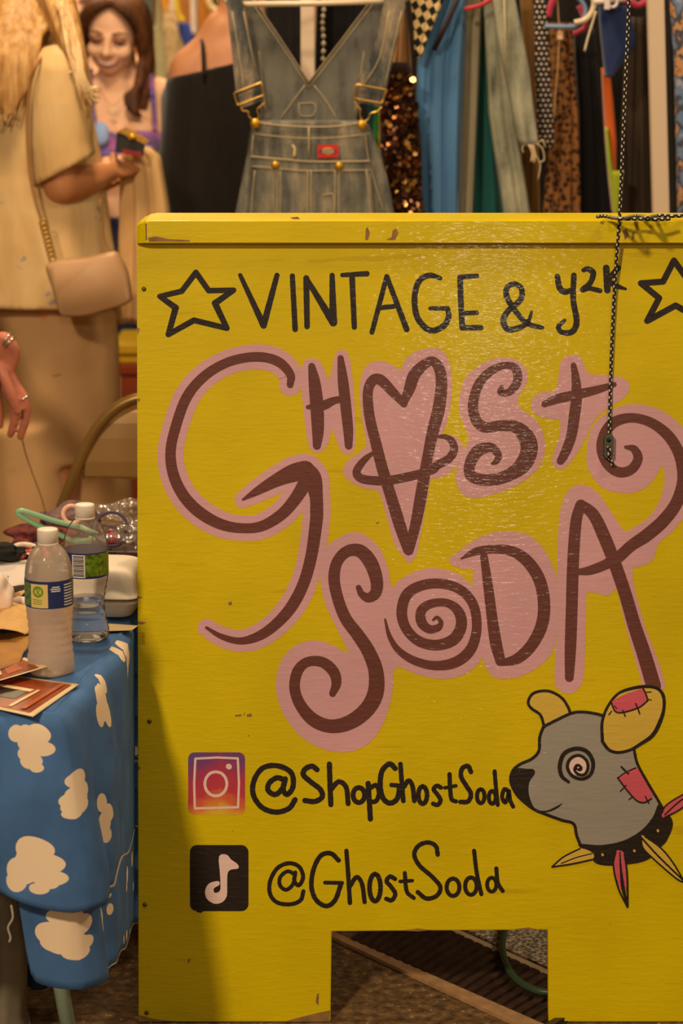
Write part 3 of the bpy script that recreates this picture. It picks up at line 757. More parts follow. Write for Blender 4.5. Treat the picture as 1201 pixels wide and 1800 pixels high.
# second cord lying along the level top of the board
ZT = SW(1000, 389, -0.02).z
lie = [(1050, 381), (1062, 380), (1078, 383), (1092, 384.5), (1110, 381), (1126, 380), (1138, 383), (1150, 380), (1165, 379), (1185, 380), (1215, 379), (1250, 381), (1290, 380)]
c2 = cord_tube('loose_cord', crv([tuple(atz(x, y, ZT + 0.0065 + (0.004 if i in (3, 6) else 0))) for i, (x, y) in enumerate(lie)], 6), 0.0028)
tag(c2, 'black and white braided cord lying along the top edge of the yellow board', 'cord')
lie2 = [(1075, 384), (1095, 386), (1120, 386), (1150, 387), (1178, 386)]
c3 = cord_tube('loose_cord', crv([tuple(atz(x, y - 1, ZT + 0.005)) for x, y in lie2], 6), 0.0027)
tag(c3, 'short braided cord end lying at the front of the board top edge', 'cord')
# overhead pipe of the stall the cord is tied to
fr = thing('stall_frame', 'plain metal pipe frame over the stall above the picture', 'frame', (0.3, top_of[-1].y, 0))
PIPE = mat('pipe_metal', (150, 140, 125), 0.4, 0.7)
yp = top_of[-1].y
tube('crossbar', local(fr, [(-2.0, yp, 2.6), (2.4, yp, 2.6)]), 0.016, PIPE, fr)
for x in (-2.0, 2.4): tube('post', local(fr, [(x, yp, 0), (x, yp, 2.6)]), 0.018, PIPE, fr)

# ------------------------------------------------------------------ table with two layers of cloud cloth
ZT_ = 0.61
A = atz(95, 1256, ZT_); B = atz(241, 1080, ZT_)
E1 = (B - A).normalized()                       # along the right-hand side, away from the camera
E2 = Vector((-E1.y, E1.x, 0))                   # along the front edge, to the left
TW, TD = 1.25, 0.92
def T(u, v, z=ZT_): return Vector((A.x, A.y, z)) + E2 * u + E1 * v

def project(p):
    d = p - CAM
    fw = d.y * CP - d.z * SP; up = d.y * SP + d.z * CP
    return 600.5 + F * d.x / fw, 900 - F * up / fw

def sstep(a, b, x):
    t = min(1, max(0, (x - a) / (b - a))); return t * t * (3 - 2 * t)

BI = bw.inverted()
XL = (240.0 - 772.0) / S_PX
def clampboard(q, z):
    # the cloth cannot pass through the board: in front of it it stays left of the board's edge
    l = BI @ Vector((q.x, q.y, z))
    if l.y < 0.024 and l.x > XL - 0.005: return Vector((q.x - (l.x - (XL - 0.005)), q.y, z))
    return Vector((q.x, q.y, z))
def cloth(name, hem, flare, fold, out, top, clouds, rowN=30, blue=(72, 110, 160), du=0.0):
    """drape around the front edge, the near corner and the right side of the table"""
    V, Fc, UV = [], [], []
    ss = [-TW + (TW - 0.24) * k / 24 for k in range(24)] + [-0.24 + 0.24 * k / 40 for k in range(40)] + [k * 0.004 for k in range(12)] + [0.048 + (TD - 0.048) * k / 70 for k in range(71)]
    def edge(s_):
        rc = 0.024
        if s_ < 0: p = T(-s_ + rc * 0, 0); n = -E1
        else: p = T(0, s_); n = -E2
        # round the corner
        k = sstep(-0.045, 0.045, s_)
        n = (-E1 * (1 - k) + -E2 * k).normalized()
        pass
        return p, n
    for s_ in ss:
        p, n = edge(s_); h = hem(s_)
        for j in range(rowN + 1):
            t = j / rowN; d = h * t
            rnd = 0.010 * (1 - math.exp(-d / 0.012))
            o = out * (1 - math.exp(-d / 0.006)) + rnd + flare(s_, d) + fold(s_, d)
            z = ZT_ + 0.003 - max(0.0, d - 0.004 * math.exp(-d / 0.01))
            q = clampboard(p + n * o, z); V.append(Vector((q.x, q.y, z))); UV.append((s_ + 2.0, 1.0 - d))
    R = rowN + 1
    for i in range(len(ss) - 1):
        for j in range(rowN):
            a = i * R + j; Fc.append((a, a + 1, a + R + 1, a + R))
    nd = len(V)
    if top:
        NU, NV = 40, 30
        for i in range(NU + 1):
            for j in range(NV + 1):
                u = TW * (i / NU) ** 1.6; v = TD * j / NV
                p = T(u, v); wob = 0.0015 * math.sin(u * 40 + v * 23) * math.sin(v * 31)
                if i in (0,) or j == 0: wob = 0
                V.append(Vector((p.x, p.y, ZT_ + 0.003 + wob))); UV.append((2.0 - u, 1.0 + v))
        for i in range(NU):
            for j in range(NV):
                a = nd + i * (NV + 1) + j; Fc.append((a, a + NV + 1, a + NV + 2, a + 1))
    pr = [project(p) for p in V]
    b = NB(name + '_cloud_fabric', 0.85, 0.25)
    uv = b.tc.outputs['UV']
    acc = None
    for (px, py, r) in clouds:
        best = min(range(nd), key=lambda i: (pr[i][0] - px) ** 2 + (pr[i][1] - py) ** 2)
        c = UV[best]; rad = r / 1190.0
        dn = b.n('ShaderNodeVectorMath', operation='DISTANCE')
        b.set(dn.inputs[0], uv); dn.inputs[1].default_value = (c[0], c[1], 0)
        m_ = b.math('DIVIDE', dn.outputs['Value'], rad)
        acc = m_ if acc is None else b.math('MINIMUM', acc, m_)
    # the print goes on over the rest of the cloth
    wn = b.noise(b.tc.outputs['Object'], 900, 2)
    wv = b.noise(b.mapping(b.tc.outputs['Object'], (1, 1, 1)), 14, 3)
    base_c = b.ramp(wv, [(0.3, srgb(tuple(int(x * .88) for x in blue))), (0.7, srgb(tuple(min(255, int(x * 1.06)) for x in blue)))])
    b.color(b.mix(b.math('LESS_THAN', acc, 1.0), base_c, srgb((240, 212, 178))))
    b.bump(wn, 0.25, 0.0008)
    me = bpy.data.meshes.new(name); me.from_pydata([tuple(p) for p in V], [], Fc); me.update()
    l = me.uv_layers.new()
    for lp in me.loops: l.data[lp.index].uv = UV[lp.vertex_index]
    bm = bmesh.new(); bm.from_mesh(me); bmesh.ops.recalc_face_normals(bm, faces=bm.faces); bm.to_mesh(me); bm.free()
    o = link_mesh(name, me, b.m, None, True)
    sol = o.modifiers.new('thick', 'SOLIDIFY'); sol.thickness = 0.0012; sol.offset = -1
    hemline = [V[i * R + rowN] for i in range(len(ss))]
    return o, hemline, ss

table = thing('folding_table', 'table with mint green tube legs under the cloud print cloths', 'table', (T(TW / 2, TD / 2).x, T(TW / 2, TD / 2).y, 0))
bm = bmesh.new()
Mt = Matrix.Translation(T(0, 0, 0)) @ Matrix(((E2.x, E1.x, 0), (E2.y, E1.y, 0), (0, 0, 1))).to_4x4()
box_bm(bm, 0.002, TW, 0.002, TD, ZT_ - 0.03, ZT_, 0.004, Mt)
bmesh.ops.transform(bm, matrix=Matrix.Translation(-Vector(table.location)), verts=bm.verts)
from_bm('table_top', bm, mat('table_plastic', (190, 185, 175), 0.5), table)
MINT = mat('mint_enamel', (150, 172, 150), 0.35, var=0.08, vscale=30)
l1 = at(99, 1690, 3.36); l2 = at(119, 1800, 3.36); dl = (l2 - l1)
lt_ = l1 + dl * ((ZT_ - 0.03 - l1.z) / dl.z); lb_ = l1 + dl * ((0.0 - l1.z) / dl.z)
tube('leg', local(table, [lt_, (lt_ + lb_) / 2, lb_]), 0.0118, MINT, table, 14)
for (u, v) in ((TW - .1, .06), (TW - .1, TD - .06), (.08, TD - .06)):
    tube('leg', local(table, [T(u, v, ZT_ - .03), T(u, v, 0.0)]), 0.0118, MINT, table, 14)

hem1 = lambda s_: (0.262 + 0.012 * math.sin(s_ * 26 + 0.6) if s_ < 0 else 0.266 + 0.13 * s_ + 0.008 * math.sin(s_ * 23))
fl1 = lambda s_, d: d * (0.14 * math.exp(-(s_ / 0.05) ** 2) + 0.05 + 0.10 * sstep(0.0, 0.08, s_))
fo1 = lambda s_, d: d * (0.06 * math.sin(s_ * 34 + 2.2) * sstep(0.02, 0.09, abs(s_)) + 0.015 * math.sin(s_ * 71))
CL1 = [(26, 1284, 13), (44, 1288, 14), (64, 1287, 16), (50, 1306, 19), (71, 1318, 12), (54, 1336, 14), (63, 1345, 8), (40, 1325, 11),
       (55, 1489, 21), (38, 1533, 23), (68, 1515, 20), (30, 1548, 17), (80, 1540, 14), (66, 1558, 9), (88, 1552, 8), (52, 1520, 22),
       (181, 1204, 16), (182, 1240, 30), (189, 1258, 22), (175, 1258, 20), (184, 1222, 19),
       (133, 1364, 14), (138, 1390, 15), (135, 1418, 14), (138, 1404, 15), (136, 1434, 9),
       (184, 1414, 16), (186, 1444, 18), (189, 1468, 14), (186, 1430, 16),
       (208, 1142, 15), (221, 1148, 25), (226, 1170, 27), (231, 1190, 19),
       (237, 1325, 18), (230, 1355, 20), (233, 1376, 16),
       (-40, 1400, 22), (-60, 1430, 24), (-25, 1425, 20), (-80, 1560, 22), (-100, 1530, 24), (-60, 1300, 18), (-90, 1310, 20)]
tc1, hemA, ssA = cloth('tablecloth', hem1, fl1, fo1, 0.012, True, CL1)
tag(tc1, 'blue tablecloth with cream cloud print covering the table top', 'tablecloth')
def hem2(s_):
    if s_ < -0.03: return 0.20 + 0.185 * sstep(-0.068, -0.03, s_)
    return 0.388 + 0.19 * max(0, s_) + 0.006 * math.sin(s_ * 30)
CL2 = [(120, 1608, 15), (105, 1642, 21), (128, 1636, 18), (147, 1655, 12), (136, 1680, 11), (95, 1655, 15), (118, 1655, 18),
       (180, 1612, 16), (172, 1588, 11), (184, 1628, 12), (186, 1596, 10), (165, 1565, 10),
       (222, 1645, 10), (231, 1641, 9), (218, 1655, 8), (232, 1512, 14), (222, 1538, 15), (218, 1558, 9), (232, 1556, 9)]
tc2, hemB, ssB = cloth('tablecloth', hem2, lambda s_, d: d * (0.08 * math.exp(-(s_ / 0.05) ** 2) + 0.012 + 0.09 * sstep(0.0, 0.08, s_)), lambda s_, d: d * 0.025 * math.sin(s_ * 52 + 0.4), 0.004, False, CL2)
tag(tc2, 'longer blue cloud print cloth hanging out below the tablecloth hem at the corner', 'tablecloth')
SERGE = mat('serged_thread', (186, 172, 150), 0.8, bump=0.8, bscale=900)
hl = [p + Vector((0, -0.001, 0)) for p, s_ in zip(hemA, ssA) if s_ > 0.03]
tube('serged_edge', local(tc1, hl), 0.0022, SERGE, tc1, 6)
hl = [p + Vector((0, -0.001, 0)) for p, s_ in zip(hemB, ssB) if s_ > 0.05]
tube('serged_edge', local(tc2, hl), 0.0016, SERGE, tc2, 6)
th0 = at(20, 1598, 3.17)
tube('loose_thread', local(tc1, crv([tuple(th0 + Vector(q)) for q in ((0, 0, 0.006), (0.002, -.002, -0.012), (-0.005, -.002, -0.026), (-0.002, -.002, -0.04), (-0.004, -.002, -0.048))], 4)), 0.0018, SERGE, tc1, 6)

# fabrics hanging under the table
def drape_px(name, rows, Y, depth, folds, amp, m, label=None, cat=None, group=None, parent=None, seg=28, phase=0.0, bottom=None, power=1.0, skew=0.0):
    """closed hanging cloth body. rows: (py, x_left, x_right) measured in the photograph at distance Y"""
    P = []
    NR = 26
    ys = [r[0] for r in rows]
    def lerp(y):
        for a, b in zip(rows, rows[1:]):
            if y <= b[0]:
                t = (y - a[0]) / (b[0] - a[0]); return a[1] + (b[1] - a[1]) * t, a[2] + (b[2] - a[2]) * t
        return rows[-1][1], rows[-1][2]
    zb = None
    for i in range(NR + 1):
        y = ys[0] + (ys[-1] - ys[0]) * i / NR
        xl, xr = lerp(y)
        P.append((at(xl, y, Y), at(xr, y, Y)))
    if bottom is not None:
        a, b = P[-1]
        for k in range(1, 9):
            t = k / 8; P.append((Vector((a.x - .01 * t, a.y, a.z + (bottom - a.z) * t)), Vector((b.x + .01 * t, b.y, b.z + (bottom - b.z) * t))))
    V, Fc = [], []
    n = 2 * seg
    for i, (a, b) in enumerate(P):
        g = i / (len(P) - 1)
        for k in range(n):
            an = 2 * math.pi * k / n
            c = math.cos(an); fx = (1 - c) / 2
            sd = math.sin(an)
            x = a.x + (b.x - a.x) * fx
            yy = Y + depth * 0.5 - depth * 0.5 * (abs(sd) ** 0.55) * (1 if sd >= 0 else -1)
            f = amp * (0.35 + 0.65 * g ** power) * (math.sin(folds * math.pi * 2 * fx + phase + 0.9 * math.sin(g * 2.1 + phase)) + 0.45 * math.sin(folds * 4.6 * fx * math.pi + phase * 2.3 + g))
            if sd >= 0: yy -= f * abs(sd) ** 0.5
            V.append(Vector((x, yy + skew * g, a.z + (b.z - a.z) * fx)))
    for i in range(len(P) - 1):
        for k in range(n):
            k2 = (k + 1) % n
            Fc.append((i * n + k, i * n + k2, (i + 1) * n + k2, (i + 1) * n + k))
    Fc.append(tuple(reversed(range(n)))); Fc.append(tuple((len(P) - 1) * n + k for k in range(n)))
    bm = bmesh.new(); bv = [bm.verts.new(p) for p in V]
    for f in Fc: bm.faces.new([bv[i] for i in f])
    if parent is not None:
        mi = parent.matrix_basis.inverted()
        for v in bm.verts: v.co = mi @ v.co
    o = from_bm(name, bm, m, parent, True)
    return tag(o, label, cat, group)
drape_px('grey_cloth', [(1560, -75, 24), (1620, -76, 31), (1680, -76, 40), (1800, -80, 38)], 3.42, 0.10, 1.3, 0.010, mat('grey_cloth', (128, 116, 96), 0.9, var=0.1, vscale=40, bump=.3, bscale=500),
         'grey brown fabric hanging to the floor under the table corner', 'cloth', bottom=0.002)
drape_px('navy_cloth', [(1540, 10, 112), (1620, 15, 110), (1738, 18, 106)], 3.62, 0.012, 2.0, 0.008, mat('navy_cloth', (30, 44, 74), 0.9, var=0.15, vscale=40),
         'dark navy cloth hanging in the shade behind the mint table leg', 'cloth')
for (xa, ya, xb, yb) in ((150, 1765, 243, 1680),):
    pass

# ------------------------------------------------------------------ things on the table
ZC = ZT_ + 0.0055
def cyl_patch(name, a0, a1, z0, z1, r, m, parent, n=14):
    V, Fc = [], []
    for k in range(n + 1):
        a = a0 + (a1 - a0) * k / n
        for z in (z0, z1): V.append((r * math.cos(a), r * math.sin(a), z))
    for k in range(n): Fc.append((2 * k, 2 * k + 2, 2 * k + 3, 2 * k + 1))
    return pydata(name, V, Fc, m, parent, True)

NAVY = mat('label_navy', (40, 52, 98), 0.35); LCREAM = mat('label_cream', (226, 196, 120), 0.4); LGREEN = mat('label_leaf', (96, 118, 20), 0.4, var=0.6, vscale=160)
LWHITE = mat('label_white', (226, 214, 204), 0.4); LBLACK = mat('label_black', (40, 36, 34), 0.4); LLIME = mat('label_lime', (110, 150, 30), 0.4)
CAPW = mat('cap_white', (232, 214, 194), 0.45, bump=0.15, bscale=300)
def plastic(name, rough, tint, diffuse=0.0):
    b = NB(name, rough, 0.5)
    b.b.inputs['Transmission Weight'].default_value = 1.0
    b.b.inputs['IOR'].default_value = 1.12
    b.color(srgb(tint))
    if diffuse:
        nt = b.nt
        d = nt.nodes.new('ShaderNodeBsdfDiffuse'); d.inputs[0].default_value = srgb((236, 208, 184))
        t = nt.nodes.new('ShaderNodeBsdfTranslucent'); t.inputs[0].default_value = srgb((236, 208, 184))
        g = nt.nodes.new('ShaderNodeBsdfGlossy'); g.inputs['Roughness'].default_value = 0.2
        m1 = nt.nodes.new('ShaderNodeMixShader'); m1.inputs[0].default_value = 0.45
        nt.links.new(d.outputs[0], m1.inputs[1]); nt.links.new(t.outputs[0], m1.inputs[2])
        m2 = nt.nodes.new('ShaderNodeMixShader'); m2.inputs[0].default_value = diffuse
        nt.links.new(b.b.outputs[0], m2.inputs[1]); nt.links.new(m1.outputs[0], m2.inputs[2])
        m3 = nt.nodes.new('ShaderNodeMixShader'); m3.inputs[0].default_value = 0.06
        nt.links.new(m2.outputs[0], m3.inputs[1]); nt.links.new(g.outputs[0], m3.inputs[2])
        out = [n for n in nt.nodes if n.type == 'OUTPUT_MATERIAL'][0]
        nt.links.new(m3.outputs[0], out.inputs[0])
    return b.m
def thin(name, tint, refl, mist=0.0, rough=0.06):
    b = NB(name, rough, 0.5); nt = b.nt
    t = nt.nodes.new('ShaderNodeBsdfTransparent'); t.inputs[0].default_value = tint
    g = nt.nodes.new('ShaderNodeBsdfGlossy'); g.inputs['Roughness'].default_value = rough
    d = nt.nodes.new('ShaderNodeBsdfDiffuse'); d.inputs[0].default_value = srgb((232, 206, 180))
    lw = nt.nodes.new('ShaderNodeLayerWeight'); lw.inputs[0].default_value = refl
    m0 = nt.nodes.new('ShaderNodeMixShader'); m0.inputs[0].default_value = mist
    nt.links.new(t.outputs[0], m0.inputs[1]); nt.links.new(d.outputs[0], m0.inputs[2])
    m1 = nt.nodes.new('ShaderNodeMixShader')
    nt.links.new(lw.outputs['Fresnel'], m1.inputs[0]); nt.links.new(m0.outputs[0], m1.inputs[1]); nt.links.new(g.outputs[0], m1.inputs[2])
    out = [n for n in nt.nodes if n.type == 'OUTPUT_MATERIAL'][0]; nt.links.new(m1.outputs[0], out.inputs[0])
    return b.m
CLEAR = thin('bottle_clear', (0.99, 0.98, 0.97, 1), 0.05, 0.12)
MISTY = thin('bottle_misted', (0.97, 0.95, 0.92, 1), 0.15, 0.40, 0.12)
FROST = plastic('bottle_frosted', 0.25, (244, 232, 218), 0.62)
WATER = mat('water', (235, 240, 246), 0.0, trans=1.0, ior=1.33)

def bottle(px, py, k, label, frosted, waist, fill):
    p = atz(px, py, ZC)
    o = thing('water_bottle', label, 'bottle', p, group='water bottles on the cloud print tablecloth')
    def ribs(z, r):
        return r + (0.0008 * math.sin(z * 2 * math.pi / 0.0115) if 0.012 < z < 0.088 else 0)
    prof = [(0.022, 0.003), (0.029, 0.0), (0.0325, 0.005), (0.034, 0.016)]
    for i in range(1, 22):
        z = 0.016 + (0.098 - 0.016) * i / 22
        w = math.sin((z - 0.016) / (0.098 - 0.016) * math.pi)
        prof.append((ribs(z, 0.0342 - waist * w), z))
    prof += [(0.0338, 0.098), (0.0345, 0.1015), (0.0345, 0.143), (0.0341, 0.150), (0.0328, 0.159), (0.0304, 0.168), (0.0268, 0.1765), (0.0218, 0.184), (0.0162, 0.1895), (0.0135, 0.1935), (0.0148, 0.1945), (0.0148, 0.196), (0.0128, 0.197), (0.0128, 0.206)]
    prof = [(r * k, z * k) for r, z in prof]
    lob = lambda r, z, a: r * (1 + (0.03 * math.cos(5 * a) if z < 0.010 * k else 0))
    if frosted:
        cut = [i for i, q in enumerate(prof) if q[1] >= 0.0985 * k][0]
        lathe('lower_body', prof[:cut + 1], FROST, o, 48, fn=lob, cap_top=False)
        lathe('shoulder', prof[cut:], MISTY, o, 48, cap_bottom=False, cap_top=False)
    else:
        lathe('body', prof, CLEAR, o, 48, fn=lob, cap_top=False)
        wp = [(max(0.001, r - 0.0012 * k), z + 0.0012 * k) for r, z in prof if z <= fill * k]
        lathe('water', wp, WATER, o, 48)
    cp = [(0.0146, 0.1935), (0.0152, 0.1938), (0.0152, 0.2105), (0.0146, 0.2125), (0.0135, 0.213)]
    cap = lathe('cap', [(r * k, z * k) for r, z in cp], CAPW, o, 60, fn=lambda r, z, a: r * (1 + 0.012 * (int(a * 60 / math.pi + .5) % 2)) if z < 0.205 * k else r)
    lathe('tamper_ring', [(0.0150 * k, 0.1905 * k), (0.0153 * k, 0.191 * k), (0.0153 * k, 0.193 * k), (0.0150 * k, 0.1932 * k)], CAPW, o, 40)
    lb = lathe('label', [(0.0349 * k, 0.1025 * k), (0.0349 * k, 0.1425 * k)], NAVY, o, 60, cap_bottom=False, cap_top=False)
    return o, lb
c0 = math.radians(-90)
b1, lb1 = bottle(90, 1181, 1.0, 'frosted water bottle with white cap at the front, cream emblem on its navy label', True, 0.0032, 0)
rr_ = 0.0352
def lp(name, d0, d1, z0, z1, m, r=rr_, lb=lb1, k=1.0): return cyl_patch(name, c0 + math.radians(d0), c0 + math.radians(d1), z0 * k, z1 * k, r * k, m, lb)
lp('leaf_picture', -84, -42, 0.1055, 0.1395, LGREEN)
lp('emblem_panel', -40, 4, 0.1040, 0.1385, LCREAM)
for k_ in range(8):
    pass
def ring_patch(cd, cz, ro, ri, m, lb, r=0.03535, k=1.0):
    V, Fc = [], []
    n = 24
    for q in range(n):
        a = 2 * math.pi * q / n
        for rad in (ro, ri):
            an = c0 + math.radians(cd) + rad * math.cos(a) / r
            V.append((r * k * math.cos(an), r * k * math.sin(an), (cz + rad * math.sin(a)) * k))
    for q in range(n):
        w = (q + 1) % n; Fc.append((2 * q, 2 * w, 2 * w + 1, 2 * q + 1))
    return pydata('round_emblem', V, Fc, m, lb, True)
ring_patch(-20, 0.1275, 0.0085, 0.0052, LLIME, lb1)
ring_patch(-20, 0.1300, 0.0030, 0.0012, LLIME, lb1, 0.0354)
ring_patch(-20, 0.1240, 0.0032, 0.0014, LLIME, lb1, 0.0354)
for z in (0.1150, 0.1120, 0.1090): lp('print_line', -34, -10, z, z + 0.0012, LLIME, 0.03535)
for z, d0, d1 in ((0.1335, 14, 32), (0.1305, 10, 34), (0.1275, 12, 34)): lp('print_line', d0, d1, z, z + 0.0016, LWHITE, 0.03535)
for z in [0.106 + 0.0042 * q for q in range(8)]: lp('print_line', 44, 72, z, z + 0.0016, LWHITE, 0.03535)
b2, lb2 = bottle(154, 1122, 0.985, 'clear water bottle, a third full, behind the frosted one, barcode on its label', False, 0.0065, 0.066)
lp('barcode_panel', -30, 4, 0.1045, 0.1400, LWHITE, lb=lb2, k=.985)
for q in range(13): lp('barcode_bar', -27, 1, 0.1065 + q * 0.0025, 0.1065 + q * 0.0025 + (0.0013 if q % 3 else 0.0018), LBLACK, 0.03535, lb2, .985)
lp('leaf_picture', 5, 80, 0.1060, 0.1405, LGREEN, lb=lb2, k=.985)
for q in range(3): lp('print_line', -70, -38, 0.112 + q * .009, 0.114 + q * .009, LWHITE, 0.03535, lb2, .985)

# foam clamshell
def rr_loft(name, rings, m, parent, n=6):
    """rings: (hx, hy, r, z)"""
    V, Fc = [], []
    cnt = None
    for hx, hy, r, z in rings:
        q = rrect(-hx, -hy, hx, hy, r, n); cnt = len(q)
        V += [(x, y, z) for x, y in q]
    for i in range(len(rings) - 1):
        for k in range(cnt):
            k2 = (k + 1) % cnt; Fc.append((i * cnt + k, i * cnt + k2, (i + 1) * cnt + k2, (i + 1) * cnt + k))
    Fc.append(tuple(reversed(range(cnt)))); Fc.append(tuple((len(rings) - 1) * cnt + k for k in range(cnt)))
    o = pydata(name, V, Fc, m, parent, True)
    if m.name == 'foam_white':
        o.modifiers.new('round', 'SUBSURF').levels = 2; o.modifiers['round'].render_levels = 2
    return o
FOAM = mat('foam_white', (232, 214, 190), 0.6, bump=0.1, bscale=400)
q = atz(188, 1092, ZC)
ch = thing('takeout_box', 'closed white foam takeout box behind the clear bottle', 'box', (q.x - 0.012, q.y + 0.075, ZC), (0, 0, math.radians(-6)))
rr_loft('tray', [(0.050, 0.054, 0.018, 0.0), (0.054, 0.058, 0.020, 0.002), (0.064, 0.068, 0.022, 0.024), (0.069, 0.072, 0.022, 0.027), (0.069, 0.072, 0.022, 0.031)], FOAM, ch)
rr_loft('lid', [(0.069, 0.072, 0.022, 0.0315), (0.070, 0.073, 0.022, 0.036), (0.066, 0.069, 0.022, 0.039), (0.064, 0.067, 0.022, 0.048), (0.060, 0.063, 0.024, 0.068), (0.055, 0.058, 0.026, 0.076), (0.046, 0.048, 0.026, 0.080), (0.030, 0.030, 0.02, 0.081)], FOAM, ch)
# tan card under the box
def patch(name, c, m, parent=None, n=10, h=lambda u, v: 0.0, rect=(0, 1, 0, 1), thick=0.0006, label=None, cat=None, group=None):
    V, Fc = [], []
    u0, u1, v0, v1 = rect
    for i in range(n + 1):
        for j in range(n + 1):
            u = u0 + (u1 - u0) * i / n; v = v0 + (v1 - v0) * j / n
            p = (c[0] * (1 - u) + c[1] * u) * (1 - v) + (c[3] * (1 - u) + c[2] * u) * v
            V.append(p + Vector((0, 0, h(u, v))))
    for i in range(n):
        for j in range(n):
            a = i * (n + 1) + j; Fc.append((a, a + n + 1, a + n + 2, a + 1))
    if parent is not None: V = local(parent, V)
    o = pydata(name, V, Fc, m, parent, True)
    if thick:
        s_ = o.modifiers.new('thick', 'SOLIDIFY'); s_.thickness = thick; s_.offset = 0
    return tag(o, label, cat, group)
KRAFT = mat('kraft_paper', (206, 160, 96), 0.8, var=0.12, vscale=30, bump=0.2, bscale=300)
patch('tan_card', [atz(x, y, ZC) for x, y in ((180, 1111), (232, 1109), (243, 1101), (186, 1097))], mat('tan_card', (206, 176, 128), 0.7), h=lambda u, v: 0.001,
      label='tan card lying at the front of the foam takeout box', cat='card')
# flyers
RUST = mat('flyer_rust', (150, 66, 26), 0.4, var=0.25, vscale=45); FCR = mat('flyer_cream', (238, 206, 158), 0.45); FDK = mat('flyer_dark', (44, 26, 18), 0.4, var=0.3, vscale=80)
FBR = mat('flyer_brick', (186, 92, 54), 0.45, var=0.3, vscale=200, stretch=(1, 1, 1))
def flyer(px, label, h, prints, z=ZC):
    c = [atz(x, y, z) for x, y in px]
    o = thing('flyer', label, 'flyer', (c[0] + c[2]) / 2, group='flyers at the table corner')
    p = patch('sheet', c, FCR, o, 12, h)
    patch('picture', c, RUST, o, 12, lambda u, v: h(u, v) + 0.0012, (0.06, 0.94, 0.07, 0.93), 0)
    for k, (r, m) in enumerate(prints):
        patch('printed_block', c, m, o, 6, lambda u, v, k=k: h(u, v) + 0.0018 + 0.0003 * k, r, 0)
    return o
flyer([(-95, 1228), (22, 1196), (139, 1204), (58, 1261)], 'rust brown photo flyer with cream border, curled corner toward the board',
      lambda u, v: 0.001 + 0.006 * (u ** 3) * (1 - v) + 0.003 * math.sin(u * 3.0) * (1 - v), [((0.30, 0.62, 0.22, 0.60), FDK), ((0.56, 0.64, 0.14, 0.62), FCR), ((0.1, 0.64, 0.66, 0.70), FCR), ((0.68, 0.90, 0.12, 0.20), FBR), ((0.1, 0.9, 0.80, 0.86), FBR)])
flyer([(-95, 1240), (-60, 1208), (42, 1161), (84, 1199)], 'rust brown photo flyer leaning against the frosted bottle above the other flyer',
      lambda u, v: 0.013 - 0.008 * u + 0.010 * (1 - u) * v, [((0.25, 0.75, 0.62, 0.80), FBR), ((0.3, 0.7, 0.2, 0.45), FDK), ((0.75, 0.9, 0.1, 0.7), mat('flyer_grey', (120, 108, 92), 0.5)), ((0.3, 0.7, 0.5, 0.56), FCR)])
# crumpled kraft paper
def crumple(seed, amp):
    r = random.Random(seed); a = [(r.uniform(3, 9), r.uniform(3, 9), r.uniform(0, 6), r.uniform(.3, 1)) for _ in range(5)]
    return lambda u, v: amp * sum(w * abs(math.sin(x * u + y * v + p)) for x, y, p, w in a) / 3
cr1, cr2, cr3 = crumple(3, .02), crumple(9, .018), crumple(5, 0.02)
patch('kraft_paper', [atz(x, y, ZC) for x, y in ((-90, 1160), (58, 1128), (54, 1086), (-90, 1080))], KRAFT, None, 22, lambda u, v: 0.006 + cr1(u, v) + 0.03 * (1 - u) * .5, thick=0.0008,
      label='crumpled kraft paper sheet left of the frosted bottle, upper layer', cat='paper')
patch('kraft_paper', [atz(x, y, ZC) for x, y in ((-90, 1215), (34, 1178), (60, 1120), (-90, 1120))], mat('kraft_paper_dark', (168, 116, 52), 0.8, var=0.12, vscale=30), None, 22, lambda u, v: 0.002 + cr2(u, v) * .6, thick=0.0008,
      label='crumpled darker kraft paper sheet under the flyers and the upper sheet', cat='paper')
patch('white_paper', [atz(x, y, ZC) for x, y in ((-90, 1048), (54, 1046), (58, 1003), (-90, 1003))], mat('white_paper', (228, 208, 196), 0.6), None, 12, lambda u, v: 0.004 + 0.012 * v * v + 0.003 * math.sin(9 * u) * v,
      label='white sheet of paper behind the frosted bottle', cat='paper')

def lump(name, c, r, m, label, cat, seed=1, amp=0.18, freq=3.0, sub=3, group=None):
    bm = bmesh.new(); bmesh.ops.create_icosphere(bm, subdivisions=sub, radius=1.0)
    rnd = random.Random(seed); W_ = [(Vector((rnd.uniform(-1, 1), rnd.uniform(-1, 1), rnd.uniform(-1, 1))) * freq, rnd.uniform(0, 6)) for _ in range(7)]
    for v in bm.verts:
        k = 1 + amp * sum(math.sin(w.dot(v.co) + p) for w, p in W_) / 3
        co = v.co * k
        v.co = Vector(c) + Vector((co.x * r[0], co.y * r[1], co.z * r[2]))
    return tag(from_bm(name, bm, m, None, True), label, cat, group)
NAP = mat('napkin_white', (234, 206, 184), 0.8)
p = atz(0, 1100, ZC); lump('crumpled_napkin', (p.x - 0.004, p.y + .03, ZC + 0.042), (0.024, 0.026, 0.030), NAP, 'crumpled white napkin ball on the kraft paper', 'napkin', 4, 0.22, 5, 4)
p = atz(40, 1082, ZC); tube('rolled_napkin', [p + Vector((-.018, 0, .020)), p + Vector((-.006, .002, .022)), p + Vector((.012, .004, .019)), p + Vector((.022, .006, .017))], [0.007, 0.0095, 0.009, 0.007], NAP, None, 12)
tag(bpy.context.scene.objects['rolled_napkin'], 'rolled white napkin left of the frosted bottle label', 'napkin')
